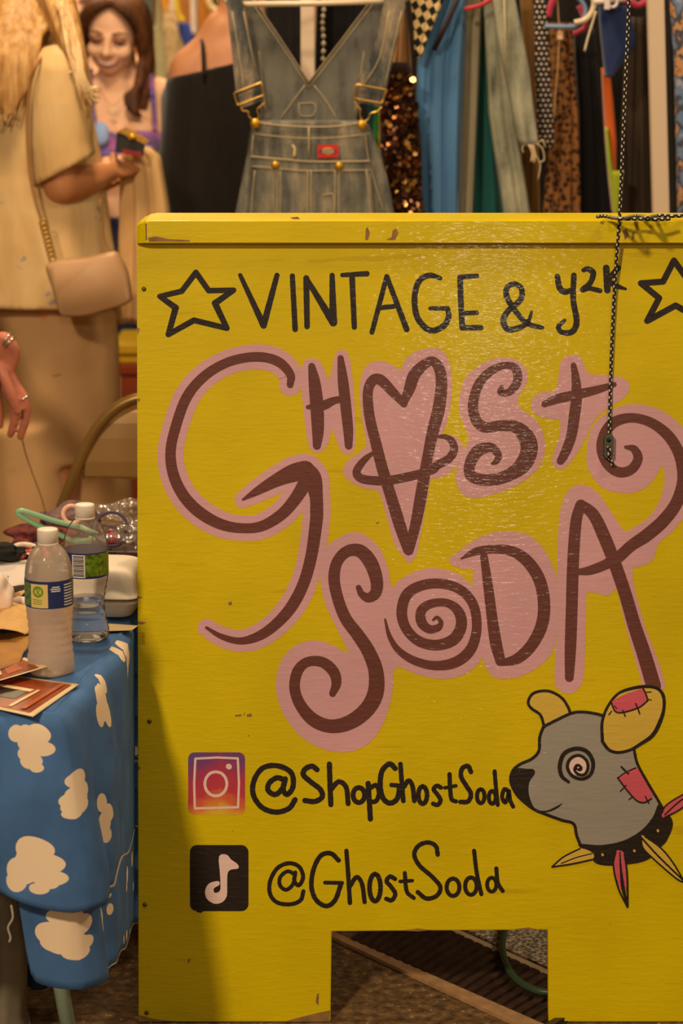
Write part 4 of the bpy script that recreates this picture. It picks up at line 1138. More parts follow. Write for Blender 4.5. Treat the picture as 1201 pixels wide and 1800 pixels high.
def leopard(name, a, b_, c_, scale):
    b = NB(name, 0.8, 0.3)
    o = b.tc.outputs['Object']
    w = b.vec('ADD', o, b.vec('SCALE', o))
    d = b.voro(o, scale); nz = b.noise(o, scale * 1.3, 2)
    f = b.math('ADD', d.outputs['Distance'], b.math('MULTIPLY', b.math('SUBTRACT', nz, 0.5), 0.7))
    b.color(b.ramp(f, [(0.0, srgb(a)), (0.34, srgb(a)), (0.40, srgb(c_)), (0.56, srgb(c_)), (0.62, srgb(b_)), (1.0, srgb(b_))]))
    return b.m
p = atz(34, 1074, ZC); lump('patterned_pouch', (p.x, p.y + .02, ZC + 0.020), (0.026, 0.022, 0.020), leopard('pouch_print', (40, 26, 16), (216, 170, 120), (50, 34, 20), 60), 'small dark pouch with cream print behind the kraft paper', 'pouch', 8, 0.15)
p = atz(4, 1062, ZC); lathe('plastic_cup', [(0.009, 0), (0.011, 0.03), (0.0115, 0.034)], plastic('cup_clear', 0.05, (240, 235, 225)), None, 24, (p.x, p.y, ZC + .012), cap_top=False)
tag(bpy.context.scene.objects['plastic_cup'], 'tiny clear plastic cup beside the patterned pouch', 'cup')
# accessories heap at the rear of the table
tr = thing('accessory_tray', 'shallow black tray of accessories at the rear of the table', 'tray', atz(20, 1003, ZC))
TRM = mat('tray_black', (34, 24, 20), 0.5)
rr_loft('tray_base', [(0.10, 0.055, 0.008, 0.0), (0.105, 0.06, 0.008, 0.002), (0.108, 0.063, 0.008, 0.018), (0.104, 0.059, 0.008, 0.018), (0.102, 0.057, 0.008, 0.004)], TRM, tr).location = (-0.03, 0.062, 0)
def beads(name, n, cx, cy, z, rx, ry, cols, label, cat, r=0.006, seed=2):
    rnd = random.Random(seed); V, Fc, mi = [], [], []
    for i in range(n):
        c = Vector((cx + rnd.uniform(-rx, rx), cy + rnd.uniform(-ry, ry), z + rnd.uniform(0, 0.016)))
        bb = Blob(); bb.ell(c, r * rnd.uniform(.7, 1.3), None, 8, 5)
        k = len(V); V += bb.v; Fc += [tuple(k + q for q in f) for f in bb.f]; mi += [rnd.randrange(len(cols))] * len(bb.f)
    o = pydata(name, V, Fc, cols, None, True)
    for p_, m_ in zip(o.data.polygons, mi): p_.material_index = m_
    return tag(o, label, cat, kind='stuff')
pt = atz(0, 1003, ZC)
beads('bead_pile', 110, pt.x - 0.0, pt.y + 0.062, ZC + 0.010, 0.085, 0.045, [mat('bead_coral', (200, 78, 66), 0.3), mat('bead_maroon', (96, 30, 30), 0.35), mat('bead_dark', (40, 24, 22), 0.4), mat('bead_coral2', (214, 110, 90), 0.3)], 'loose coral and maroon beads heaped in the black tray', 'beads')
def torus(name, c, R_, r, m, label, cat, tilt=(0, 0, 0), group=None, parent=None, seg=40):
    Rm = Matrix.Rotation(tilt[2], 3, 'Z') @ Matrix.Rotation(tilt[1], 3, 'Y') @ Matrix.Rotation(tilt[0], 3, 'X')
    path = [Vector(c) + Rm @ Vector((R_ * math.cos(2 * math.pi * k / seg), R_ * math.sin(2 * math.pi * k / seg), 0)) for k in range(seg)]
    if parent is not None: path = local(parent, path)
    o = tube(name, path, r, m, parent, 10, True)
    return tag(o, label, cat, group)
p = atz(42, 998, ZC); torus('bangle', p + Vector((0, 0.02, 0.026)), 0.021, 0.0052, mat('bangle_white', (222, 196, 172), 0.3), 'white bangle lying on the coral beads', 'bangle', (0.25, 0.1, 0))
p = atz(25, 1002, ZC); torus('bangle', p + Vector((0, 0.012, 0.022)), 0.016, 0.0045, mat('bangle_coral', (206, 92, 74), 0.3), 'coral bangle lying beside the white bangle', 'bangle', (0.2, -0.1, 0))
p = atz(125, 955, ZC); torus('bangle', p + Vector((0, 0.02, 0.048)), 0.016, 0.0045, mat('bangle_pink', (222, 168, 140), 0.3), 'pale pink bangle standing by the mint hanger', 'bangle', (1.2, 0.0, 0.3))
# fluffy black scrunchie
p = atz(14, 978, ZC + .03); lump('fluffy_trim', p + Vector((-0.01, 0.03, 0.0)), (0.034, 0.022, 0.014), mat('fluff_black', (30, 28, 22), 1.0, bump=1.0, bscale=150), 'black fluffy trim at the rear edge of the bead tray', 'trim', 3, 0.3, 7, 4)
# mint hanger
mh = thing('clothes_hanger', 'mint green plastic hanger lying on the accessories heap', 'hanger', atz(80, 950, ZC))
MH = mat('mint_plastic', (140, 180, 136), 0.35)
def H3(pts, Y=4.02): return [at(x, y, Y) for x, y in pts]
hp = crv([tuple(v) for v in H3([(140, 926), (100, 917), (60, 904), (38, 898), (31, 902), (42, 910), (70, 925), (100, 938), (128, 951)], 4.02)], 4)
tube('hanger_frame', local(mh, hp), 0.0048, MH, mh, 10)
tube('hanger_bar', local(mh, H3([(128, 951), (160, 950), (170, 938), (140, 926)])), 0.0045, MH, mh, 10)
# second tray with clear bags
tr2 = thing('accessory_tray', 'long dark wooden tray holding clear bags beside the board edge', 'tray', atz(215, 990, ZC))
bm = bmesh.new(); box_bm(bm, -0.07, 0.12, 0.02, 0.16, 0.0, 0.006, 0.001); box_bm(bm, -0.07, 0.12, 0.155, 0.163, 0.004, 0.036, 0.001); box_bm(bm, -0.07, 0.12, 0.018, 0.024, 0.004, 0.016, 0.001)
from_bm('tray_body', bm, mat('tray_brown', (70, 34, 26), 0.5, var=.2, vscale=40), tr2)
def bagmat():
    b = NB('clear_bag', 0.08, 0.6)
    b.b.inputs['Transmission Weight'].default_value = 0.0
    nt = b.nt
    t = nt.nodes.new('ShaderNodeBsdfTransparent'); t.inputs[0].default_value = (0.96, 0.93, 0.9, 1)
    g = nt.nodes.new('ShaderNodeBsdfGlossy'); g.inputs['Roughness'].default_value = 0.12
    d = nt.nodes.new('ShaderNodeBsdfDiffuse'); d.inputs[0].default_value = srgb((220, 200, 180))
    m0 = nt.nodes.new('ShaderNodeMixShader'); m0.inputs[0].default_value = 0.35
    nt.links.new(g.outputs[0], m0.inputs[1]); nt.links.new(d.outputs[0], m0.inputs[2])
    m1 = nt.nodes.new('ShaderNodeMixShader'); m1.inputs[0].default_value = 0.34
    nt.links.new(t.outputs[0], m1.inputs[1]); nt.links.new(m0.outputs[0], m1.inputs[2])
    out = [n for n in nt.nodes if n.type == 'OUTPUT_MATERIAL'][0]; nt.links.new(m1.outputs[0], out.inputs[0])
    v = b.voro(b.tc.outputs['Object'], 70.0); bp = b.n('ShaderNodeBump'); bp.inputs['Strength'].default_value = 1.0; bp.inputs['Distance'].default_value = 0.012
    b.set(bp.inputs['Height'], v.outputs['Distance']); nt.links.new(bp.outputs[0], g.inputs['Normal']); nt.links.new(bp.outputs[0], d.inputs['Normal'])
    return b.m
BAG = bagmat()
p = atz(215, 985, ZC); lump('clear_bag', p + Vector((0.012, 0.07, 0.030)), (0.055, 0.035, 0.020), BAG, 'crumpled clear plastic bag in front in the long tray', 'bag', 11, 0.35, 6, 4)
p = atz(200, 950, ZC); lump('clear_bag', p + Vector((0.015, 0.05, 0.040)), (0.055, 0.03, 0.022), BAG, 'crumpled clear plastic bag lying behind the long tray', 'bag', 12, 0.35, 6, 4)
p = atz(195, 985, ZC); lump('hair_clip', p + Vector((-0.002, 0.055, 0.026)), (0.014, 0.012, 0.014), mat('clip_magenta', (150, 28, 52), 0.3), 'magenta hair clip under the front clear bag', 'hair clip', 5, 0.2)
p = atz(172, 978, ZC); tube('mint_stick', [p + Vector((-.02, 0.05, .022)), p + Vector((.02, .04, .014))], 0.004, MH, None, 8)
tag(bpy.context.scene.objects['mint_stick'], 'short mint green stick in the long tray behind the clear bottle', 'stick')
p = at(196, 930, 4.15); torus('hoop', p + Vector((0, 0, 0)), 0.030, 0.003, mat('hoop_purple', (70, 58, 84), 0.4), 'dark purple hoop standing behind the clear bag', 'hoop', (1.25, 0, 0.2))
random.seed(5)
# string of white beads
p = atz(60, 975, ZC); lump('red_scarf', (p.x, p.y + .06, ZC + 0.022), (0.05, 0.03, 0.02), mat('scarf_red', (104, 44, 38), 0.9, var=0.7, vscale=70), 'reddish brown scarf heap between tray and mint hanger', 'scarf', 21, 0.3, 5, 4)
p = atz(120, 960, ZC); lump('purple_scarf', (p.x - .01, p.y + .10, ZC + 0.026), (0.055, 0.03, 0.026), mat('scarf_purple', (112, 84, 84), 0.9, var=0.4, vscale=70), 'dusty purple scarf heap under the mint hanger', 'scarf', 22, 0.3, 5, 4)

# ------------------------------------------------------------------ folding chair behind the table
YC = 4.62
chair = thing('folding_chair', 'bronze metal folding chair behind the table', 'chair', (at(300, 800, YC).x, YC, 0))
CHM = mat('chair_bronze', (138, 104, 52), 0.32, 0.45, var=0.08, vscale=20); CHP = mat('chair_panel', (150, 112, 62), 0.35, 0.25)
arch = [(60, 1000), (104, 900), (128, 840), (152, 784), (172, 750), (196, 724), (220, 708), (248, 699), (300, 695), (352, 699), (380, 708), (404, 724), (428, 750), (448, 784), (472, 840), (496, 900), (540, 1000)]
ap = [at(x, y, YC) for x, y in arch]
lo_l = ap[0]; dirl = (ap[0] - ap[1]).normalized()
ext = lambda p, q: p + (p - q) * (p.z / (q.z - p.z)) if q.z != p.z else p
bl = Vector((ap[0].x - 0.02, YC - 0.12, 0.012)); br_ = Vector((ap[-1].x + 0.02, YC - 0.12, 0.012))
tube('back_frame', local(chair, crv([tuple(bl)] + [tuple(v) for v in ap] + [tuple(br_)], 5)), 0.0105, CHM, chair, 12)
pan = [(150, 812), (168, 772), (186, 746), (208, 727), (236, 716), (300, 711), (364, 716), (392, 727), (414, 746), (432, 772), (450, 812), (452, 842), (300, 852), (148, 838)]
prism('back_panel', pan, lambda p, k: local(chair, [at(p[0], p[1], YC - 0.004 + 0.010 * k) + Vector((0, 0.03 * math.cos((p[0] - 300) / 150 * 1.4), 0))])[0], CHP, chair, 0.001, smooth=False)
zs = 0.43
box('seat', ap[3].x - chair.location.x, ap[-4].x - chair.location.x, 0.02, 0.40, zs, zs + 0.02, CHP, chair, 0.008)
for sx in (-1, 1):
    x = 0.19 * sx
    tube('rear_leg', [(x, 0.36, 0.012), (x, 0.15, 0.35), (x, 0.03, 0.52)], 0.0105, CHM, chair, 10)
tube('leg_brace', [(-0.19, 0.27, 0.16), (0.19, 0.27, 0.16)], 0.008, CHM, chair, 8)
# storage boxes on the floor further back
YB = 6.7
bx0 = at(205, 700, YB); bx1 = at(300, 640, YB)
def tub(name, label, px0, px1, py0, py1, Y, d, m, lidm, z0=None, trim=None):
    a = at(px0, py1, Y); b = at(px1, py0, Y)
    r = thing(name, label, 'box', ((a.x + b.x) / 2, Y + d / 2, 0 if z0 is None else z0))
    hx = (b.x - a.x) / 2; h = b.z - r.location.z
    box('body', -hx, hx, -d / 2, d / 2, 0.0, h - 0.03, m, r, 0.006)
    box('lid', -hx - .006, hx + .006, -d / 2 - .006, d / 2 + .006, h - 0.03, h, lidm, r, 0.006)
    if trim: box('corner_strip', -hx - .012, -hx + .012, -d / 2 - .012, -d / 2 + .004, 0.0, h - 0.032, trim, r, 0.002)
    return r
RUB = mat('rust_box', (150, 62, 22), 0.6, var=0.1, vscale=10)
tub('storage_box', 'rust coloured storage box on the floor behind the folding chair', 209, 330, 640, 900, 6.5, 0.3, RUB, RUB, None, mat('strip_cream', (226, 196, 150), 0.6))
zz = at(209, 640, 6.5).z + 0.001
tub('storage_box', 'yellow box with a pale blue edge on top of the rust box', 202, 330, 604, 640, 6.5, 0.28, mat('box_yellow', (232, 186, 40), 0.5), mat('box_yellow', (232, 186, 40), 0.5), zz, mat('strip_blue', (176, 170, 200), 0.5))

# ------------------------------------------------------------------ floor details seen through the cut-out
RF = (560, 1600, 2.73)
def fz(pts, z): return [atz(x, y, z) for x, y in Z(RF, pts)]
def slab(name, quad_, z0, z1, m, parent=None, inset=0):
    V = [atz(x, y, z0) for x, y in quad_] + [Vector((p.x, p.y, z1)) for p in [atz(x, y, z0) for x, y in quad_]]
    Fc = [(3, 2, 1, 0), (4, 5, 6, 7), (0, 1, 5, 4), (1, 2, 6, 5), (2, 3, 7, 6), (3, 0, 4, 7)]
    if parent is not None: V = local(parent, V)
    return pydata(name, V, Fc, m, parent)
STRIP = mat('trim_wood', (176, 134, 92), 0.55, var=0.25, vscale=40)
t1 = slab('trim_1', Z(RF, [(60, 112), (1190, 610), (1120, 640), (60, 140)]), 0.0, 0.006, STRIP); tag(t1, 'pale wooden floor strip running diagonally under the board', kind='structure')
t2 = slab('trim_2', Z(RF, [(640, 92), (1300, 388), (1300, 414), (640, 112)]), 0.0, 0.005, mat('trim_pale', (206, 178, 140), 0.5, var=0.1, vscale=40)); tag(t2, 'paler floor strip beyond the dark ribbed mat', kind='structure')
mq = Z(RF, [(150, 147), (1130, 578), (1360, 442), (375, -8)])
mp_ = thing('floor_mat', 'dark brown ribbed mat lying between the two floor strips', 'mat', atz(mq[0][0], mq[0][1], 0))
DK = mat('mat_brown', (62, 42, 30), 0.45, var=0.4, vscale=50)
slab('mat_base', mq, 0.0, 0.002, mat('mat_dark', (36, 25, 18), 0.7), mp_)
pa = [atz(*q_, 0.002) for q_ in mq]
for i in range(22):
    t = (i + 0.15) / 22; t2_ = (i + 0.72) / 22
    a, b = pa[0].lerp(pa[1], t), pa[0].lerp(pa[1], t2_); c_, d = pa[3].lerp(pa[2], t2_), pa[3].lerp(pa[2], t)
    V = [a, b, c_, d] + [q_ + Vector((0, 0, 0.006)) for q_ in (a, b, c_, d)]
    pydata('rib', local(mp_, V), [(3, 2, 1, 0), (4, 5, 6, 7), (0, 1, 5, 4), (1, 2, 6, 5), (2, 3, 7, 6), (3, 0, 4, 7)], DK, mp_)
gq = Z(RF, [(700, 96), (1300, 372), (1300, 40), (900, 40)])
gv = slab('speckled_carpet', gq, 0.0, 0.003, leopard('carpet_speckle', (110, 96, 80), (226, 206, 176), (160, 142, 118), 140)); tag(gv, 'pale speckled carpet beyond the ribbed mat', 'carpet')
hose = tube('green_hose', crv([tuple(v) for v in fz([(905, 60), (895, 95), (882, 160), (888, 220), (910, 280), (960, 340), (1040, 383), (1120, 396), (1220, 400)], 0.016)], 6), 0.0062, mat('hose_green', (58, 74, 52), 0.4), None, 12)
tag(hose, 'dark green cable loop lying on the ribbed mat', 'cable')

# ------------------------------------------------------------------ clothes rack
def cloth_mat(name, col, var=0.14, rough=0.85, sheen=0.15, bump=0.25, bs=700):
    return mat(name, col, rough, spec=0.2, var=var, vscale=12, sheen=sheen, bump=bump, bscale=bs)
def denim(name, col, light):
    if name in MATS: return MATS[name]
    b = NB(name, 0.9, 0.15)
    o = b.tc.outputs['Object']
    n1 = b.noise(b.mapping(o, (30, 30, 6)), 1.2, 5, 0.6); n2 = b.noise(o, 420, 2); n3 = b.noise(b.mapping(o, (14, 14, 9)), 1.5, 4)
    f = b.math('ADD', b.math('MULTIPLY', n1, 0.55), b.math('ADD', b.math('MULTIPLY', n2, 0.22), b.math('MULTIPLY', n3, 0.35)))
    b.color(b.ramp(f, [(0.38, srgb(tuple(int(x * .55) for x in col))), (0.54, srgb(col)), (0.74, srgb(light))]))
    b.bump(n2, 0.4, 0.0015)
    return b.m
def dots(name, base_c, dot_c, cell, rad, diag=True):
    b = NB(name, 0.85, 0.2)
    o = b.tc.outputs['Object']
    sx = b.n('ShaderNodeSeparateXYZ'); b.set(sx.inputs[0], o)
    yy = b.math('DIVIDE', sx.outputs['Z'], cell)
    u = b.math('ADD', b.math('DIVIDE', sx.outputs['X'], cell), b.math('MULTIPLY', b.math('FLOOR', yy), 0.5))
    fx = b.math('SUBTRACT', b.math('FRACT', u), 0.5); fy = b.math('SUBTRACT', b.math('FRACT', yy), 0.5)
    d = b.math('SQRT', b.math('ADD', b.math('MULTIPLY', fx, fx), b.math('MULTIPLY', fy, fy)))
    b.color(b.mix(b.math('LESS_THAN', d, rad), srgb(base_c), srgb(dot_c)))
    return b.m
def checks(name, c1, c2, cell, rot=0.0, dia=1.0):
    b = NB(name, 0.8, 0.2)
    o = b.tc.outputs['Object']
    ch = b.n('ShaderNodeTexChecker'); b.set(ch.inputs['Vector'], b.mapping(o, (1 / cell, 0.001, 1 / cell / dia), (0, rot, 0), (0, 0.5, 0)))
    ch.inputs['Scale'].default_value = 1.0; ch.inputs['Color1'].default_value = srgb(c1); ch.inputs['Color2'].default_value = srgb(c2)
    b.color(ch.outputs['Color']); return b.m
def xstripes(name, cols, w, off_=0.0):
    b = NB(name, 0.8, 0.2)
    o = b.tc.outputs['Object']
    sx = b.n('ShaderNodeSeparateXYZ'); b.set(sx.inputs[0], o)
    f = b.math('ADD', b.math('DIVIDE', sx.outputs['X'], w), 0.5 + off_, True)
    n = len(cols)
    b.color(b.ramp(f, [(i / n, srgb(c)) for i, c in enumerate(cols)], 'CONSTANT')); return b.m
def floral(name, cols, scale):
    b = NB(name, 0.85, 0.2)
    o = b.tc.outputs['Object']
    n = b.noise(o, scale, 4, 0.6)
    k = len(cols)
    b.color(b.ramp(n, [(0.3 + 0.42 * i / k, srgb(c)) for i, c in enumerate(cols)], 'CONSTANT')); return b.m

RKY = 5.45
rack = thing('clothes_rack', 'white painted clothes rack behind the yellow board', 'rack', (at(800, 0, RKY).x, RKY, 0))
RW = mat('rack_white', (206, 180, 152), 0.45)
zr = 1.86
def RL(p): return local(rack, p)
pl0, pl1 = at(1150, 0, 5.12), at(1159.5, 375, 5.12)
slope = (pl1.x - pl0.x) / (pl1.z - pl0.z)
def post(name, x_at, Y, z1, hw=0.0168, sl=0.0):
    V = []
    for z in (0.0, z1):
        for dx, dy in ((-hw, -hw), (hw, -hw), (hw, hw), (-hw, hw)): V.append((x_at + sl * (z - 1.4) + dx, Y + dy, z))
    bm = bmesh.new(); bv = [bm.verts.new(p) for p in local(rack, V)]
    for f in ((3, 2, 1, 0), (4, 5, 6, 7), (0, 1, 5, 4), (1, 2, 6, 5), (2, 3, 7, 6), (3, 0, 4, 7)): bm.faces.new([bv[i] for i in f])
    bmesh.ops.bevel(bm, geom=list(bm.edges), offset=0.002, segments=2, affect='EDGES')
    return from_bm(name, bm, RW, rack)
post('front_post', (pl0.x + pl1.x) / 2, 5.12, 1.95, 0.0168, slope)
post('end_post', at(1330, 0, 5.8).x, 5.8, 1.95)
post('middle_post', at(541, 0, 5.52).x, 5.52, 1.95, 0.0155)
tube('rail', RL([(at(380, 0, RKY).x, RKY, zr), (at(1340, 0, RKY).x, RKY, zr)]), 0.013, RW, rack, 14)
tube('cross_rail', RL([(at(541, 0, 5.52).x, 5.52, 1.93), (at(1330, 0, 5.8).x, 5.8, 1.93)]), 0.012, RW, rack, 12)
tube('side_rail', RL([((pl0.x + pl1.x) / 2 + slope * .5, 5.12, 1.93), (at(1330, 0, 5.8).x, 5.8, 1.93)]), 0.012, RW, rack, 12)
box('foot_bar', -0.02, 0.02, -0.35, 0.35, 0.0, 0.03, RW, rack, 0.003).location = ((pl0.x + pl1.x) / 2 - rack.location.x, 5.30 - RKY, 0.0)

GR = 'garments on the clothes rack'
def garment(name, label, cat, rows, Y, depth, folds, amp, m, phase=0.0, bottom=0.85, **kw):
    if rows[0][0] <= -30 and name != 'dark_backdrop':      # shoulders of the garment up at the rail
        x0, x1 = rows[0][1], rows[0][2]; c_ = (x0 + x1) / 2; h_ = (x1 - x0) / 2
        rows = [(-205, c_ - h_ * .45, c_ + h_ * .45)] + rows
    return drape_px(name, rows, Y, depth, folds, amp, m, label, cat, GR, None, phase=phase, bottom=bottom, **kw)
garment('black_jacket', 'black garment hanging behind the left side of the denim overalls', 'jacket', [(-60, 470, 524), (0, 464, 528), (375, 452, 536)], 5.57, 0.08, 1.2, 0.012, cloth_mat('black_a', (22, 17, 15)))
garment('black_dress', 'black garment hanging behind the overalls, right of the cream post', 'dress', [(-60, 560, 640), (0, 556, 655), (375, 545, 690)], 5.62, 0.08, 2.2, 0.014, cloth_mat('black_b', (18, 14, 14)), 1.0)
def bead_chain(name, label, pts, Y, r, m):
    root = thing(name, label, 'necklace', at(pts[-1][0], pts[-1][1], Y))
    tube('string', local(root, [at(x, y, Y) for x, y in pts]), 0.001, m, root, 6)
    P = crv([tuple(at(x, y, Y)) for x, y in pts], 5)
    for p in P[::2]:
        b_ = Blob(); b_.ell((0, 0, 0), r, None, 10, 6)
        pydata('bead', [v + local(root, [p])[0] for v in b_.v], b_.f, m, root, True)
bead_chain('bead_necklace', 'string of cream beads on the black garment seen through the overalls neckline', [(569, -10), (570, 12), (567, 40), (569, 70), (568, 104)], 5.56, 0.0055, mat('bead_cream', (196, 176, 140), 0.4))
garment('rainbow_scarf', 'rainbow striped cloth between the overalls and the sequin dress', 'scarf', [(150, 646, 676), (190, 646, 682), (262, 648, 676), (375, 650, 690)], 5.36, 0.05, 0.8, 0.004, xstripes('rainbow', [(30, 70, 80), (40, 110, 40), (220, 170, 20), (226, 110, 20), (190, 20, 20)], 0.058))
sq = garment('sequin_dress', 'dark brown dress covered in gold sequins right of the overalls', 'dress', [(110, 676, 722), (160, 668, 730), (250, 668, 742), (375, 676, 744)], 5.285, 0.04, 1.2, 0.005, cloth_mat('sequin_base', (44, 24, 16)))
garment('tan_blouse', 'tan draped blouse above the sequin dress', 'blouse', [(10, 700, 714), (60, 694, 720), (110, 686, 724), (160, 680, 727)], 5.33, 0.06, 1.8, 0.012, cloth_mat('tan_satin', (158, 112, 58), 0.2, 0.5), 0.5, None)
rnd = random.Random(12)
def sequins():
    V, Fc, mi = [], [], []
    for i in range(520):
        y = rnd.uniform(128, 378)
        xl = 669 + (y - 140) * .03; xr = 730 + (y - 140) * .06
        p = at(rnd.uniform(xl, xr), y, 5.277 - rnd.uniform(0.0, 0.008))
        n = Vector((rnd.gauss(0, .5), -1, rnd.gauss(0.1, .5))).normalized()
        a = n.orthogonal().normalized(); b_ = n.cross(a); r = rnd.uniform(.0035, .0065)
        k = len(V)
        for q in range(8): V.append(p + a * r * math.cos(q * math.pi / 4) + b_ * r * math.sin(q * math.pi / 4))
        Fc.append(tuple(range(k, k + 8))); mi.append(rnd.choice([0, 1, 2, 2, 2, 2, 2]))
    o = pydata('sequins', local(sq, V), Fc, [mat('sequin_gold', (226, 170, 90), 0.2, 0.9), mat('sequin_copper', (170, 100, 54), 0.2, 0.9), mat('sequin_dark', (70, 40, 20), 0.25, 0.8)], sq)
    for p_, m_ in zip(o.data.polygons, mi): p_.material_index = m_
    tag(o, 'gold and copper sequins', kind='stuff')
sequins()
garment('checked_top', 'black and cream checked top tucked beside the blue dress', 'top', [(-40, 716, 792), (0, 722, 781), (40, 727, 764), (102, 730, 740)], 5.30, 0.03, 1.0, 0.004, checks('check_print', (24, 18, 14), (206, 176, 120), 0.0135, 0.55, 1.3), 0, None)
bd = garment('blue_dress', 'bright blue draped dress with a dark strap', 'dress', [(-40, 785, 822), (0, 776, 821), (45, 754, 820), (100, 735, 818), (200, 730, 814), (375, 738, 808)], 5.35, 0.05, 2.4, 0.014, cloth_mat('blue_jersey', (78, 122, 166), 0.05, 0.7), 0.7)
tube('strap', local(bd, [at(818, -30, 5.31), at(800, 8, 5.305), at(782, 48, 5.30), at(763, 88, 5.315)]), 0.0062, mat('strap_brown', (44, 28, 24), 0.6), bd, 8, False, 0.4)
garment('grey_blouse', 'greyish beige garment between the blue dress and the teal dress', 'blouse', [(-40, 824, 852), (0, 820, 849), (100, 815, 845), (250, 812, 838), (375, 808, 832)], 5.41, 0.05, 1.2, 0.010, cloth_mat('greige', (158, 146, 120), 0.06), 2.0)
garment('teal_dress', 'teal green dress hanging beside the faded denim jacket', 'dress', [(-40, 850, 864), (20, 846, 860), (150, 838, 868), (375, 826, 888)], 5.47, 0.05, 1.6, 0.012, cloth_mat('teal_jersey', (34, 98, 94), 0.08), 1.2)
JD = denim('faded_denim', (140, 138, 118), (184, 176, 150))
jk = thing('denim_jacket', 'faded grey green denim jacket with a frayed sleeve cuff', 'jacket', at(900, 375, 5.36), group=GR)
drape_px('jacket_body', [(-40, 850, 880), (20, 852, 884), (200, 860, 905), (375, 886, 934)], 5.38, 0.05, 1.0, 0.010, JD, parent=jk, bottom=0.95, phase=.4)
drape_px('sleeve', [(-40, 862, 896), (0, 866, 908), (60, 874, 920), (120, 886, 932), (200, 902, 941), (256, 913, 949)], 5.30, 0.06, 0.6, 0.006, JD, parent=jk, phase=1.7)
STI = mat('denim_thread', (188, 164, 122), 0.8)
tube('seam', local(jk, [at(886, -20, 5.286), at(888, 60, 5.282), at(889, 128, 5.288)]), 0.0016, STI, jk, 6)
for k_, pts in enumerate(([(930, 254), (936, 270), (934, 284)], [(938, 254), (942, 272), (950, 290), (946, 316)], [(944, 252), (954, 262), (957, 280), (950, 285)], [(934, 255), (940, 268), (939, 286)], [(920, 256), (918, 262), (921, 268)], [(947, 250), (955, 246), (958, 258)])):
    tube('frayed_thread', local(jk, crv([tuple(at(x, y, 5.29)) for x, y in pts], 4)), 0.0022 if k_ in (0, 3) else 0.0012, mat('fray', (206, 178, 136), 0.9), jk, 6)
garment('mustard_skirt', 'brown mustard garment behind the frayed denim sleeve', 'skirt', [(-40, 912, 934), (0, 916, 939), (120, 924, 944), (375, 914, 952)], 5.54, 0.05, 1.5, 0.010, cloth_mat('mustard_brown', (136, 94, 40), .08), 0.6)
garment('dotted_dress', 'black dress with small white polka dots', 'dress', [(-40, 938, 958), (0, 940, 961), (130, 942, 968), (240, 946, 975), (262, 952, 973)], 5.39, 0.02, 0.8, 0.002, dots('polka', (22, 16, 16), (206, 186, 168), 0.0112, 0.27), 0.2, None)
garment('leopard_dress', 'brown leopard print dress with sheer straps', 'dress', [(40, 964, 1008), (120, 968, 1012), (200, 970, 1018), (375, 955, 1024)], 5.46, 0.05, 1.8, 0.010, leopard('leopard_print', (40, 26, 16), (150, 100, 52), (118, 76, 40), 80), 0.9)
garment('black_skirt', 'plain black garment right of the leopard print dress', 'skirt', [(50, 1008, 1046), (200, 1018, 1062), (375, 1020, 1080)], 5.53, 0.05, 1.2, 0.010, cloth_mat('black_c', (18, 15, 15)), 0.1)
garment('navy_shorts', 'navy blue knit cloth hanging behind the braided cord', 'shorts', [(10, 1054, 1106), (40, 1056, 1113), (64, 1058, 1121), (80, 1060, 1120), (104, 1062, 1104), (136, 1066, 1078)], 5.30, 0.05, 0.7, 0.005, cloth_mat('navy_knit', (34, 48, 88), 0.2), 0.2, None)
garment('orange_top', 'orange garment edge showing between black garments', 'top', [(120, 1060, 1074), (180, 1063, 1081), (250, 1067, 1087), (320, 1073, 1086), (380, 1080, 1086)], 5.40, 0.06, 0.6, 0.004, cloth_mat('orange_cloth', (204, 92, 30), 0.1), 0.3, None)
garment('lime_scarf', 'thin lime green cloth edge below the orange garment', 'scarf', [(225, 1065, 1070), (290, 1069, 1078), (380, 1080, 1088)], 5.385, 0.03, 0.5, 0.002, cloth_mat('lime_cloth', (156, 168, 36), 0.1), 0.3, 1.2)
def meshmat():
    b = NB('black_mesh', 0.7, 0.3)
    o = b.tc.outputs['Object']; sx = b.n('ShaderNodeSeparateXYZ'); b.set(sx.inputs[0], o)
    f = b.math('FRACT', b.math('ADD', b.math('DIVIDE', sx.outputs['Z'], 0.0062), b.math('MULTIPLY', sx.outputs['X'], 40)))
    b.color(b.mix(b.math('LESS_THAN', f, 0.35), srgb((24, 20, 18)), srgb((84, 62, 40)))); return b.m
garment('mesh_dress', 'black ribbed mesh dress beside the white rack post', 'dress', [(30, 1106, 1136), (150, 1098, 1142), (375, 1086, 1152)], 5.5, 0.05, 1.4, 0.008, meshmat(), 0.2)
garment('black_coat', 'dark garment right of the white rack post', 'coat', [(-40, 1166, 1190), (0, 1166, 1192), (375, 1172, 1212)], 5.36, 0.05, 1.2, 0.008, cloth_mat('black_d', (32, 27, 22), .3), 0.2)
garment('floral_shirt', 'blue and peach floral shirt at the right edge', 'shirt', [(-40, 1178, 1250), (0, 1180, 1250), (100, 1188, 1260), (375, 1194, 1262)], 5.27, 0.05, 1.0, 0.006, floral('floral_print', [(176, 176, 196), (120, 142, 180), (84, 84, 96), (214, 160, 112), (180, 120, 70)], 26), 0.2)
garment('maroon_top', 'dark maroon garment behind the floral shirt', 'top', [(-40, 1170, 1230), (60, 1180, 1250)], 5.46, 0.05, 1.0, 0.008, cloth_mat('maroon', (66, 20, 30), .1), 0.2, 1.0)
garment('dark_backdrop', 'dark curtain added to darken the gaps behind the clothes rack', 'backdrop', [(-60, 590, 1330), (375, 590, 1330)], 5.98, 0.03, 14, 0.012, cloth_mat('backdrop_dark', (24, 17, 13)), 0.2, 0.02, seg=60)  # dark sheet added so the gaps between the garments stay dark
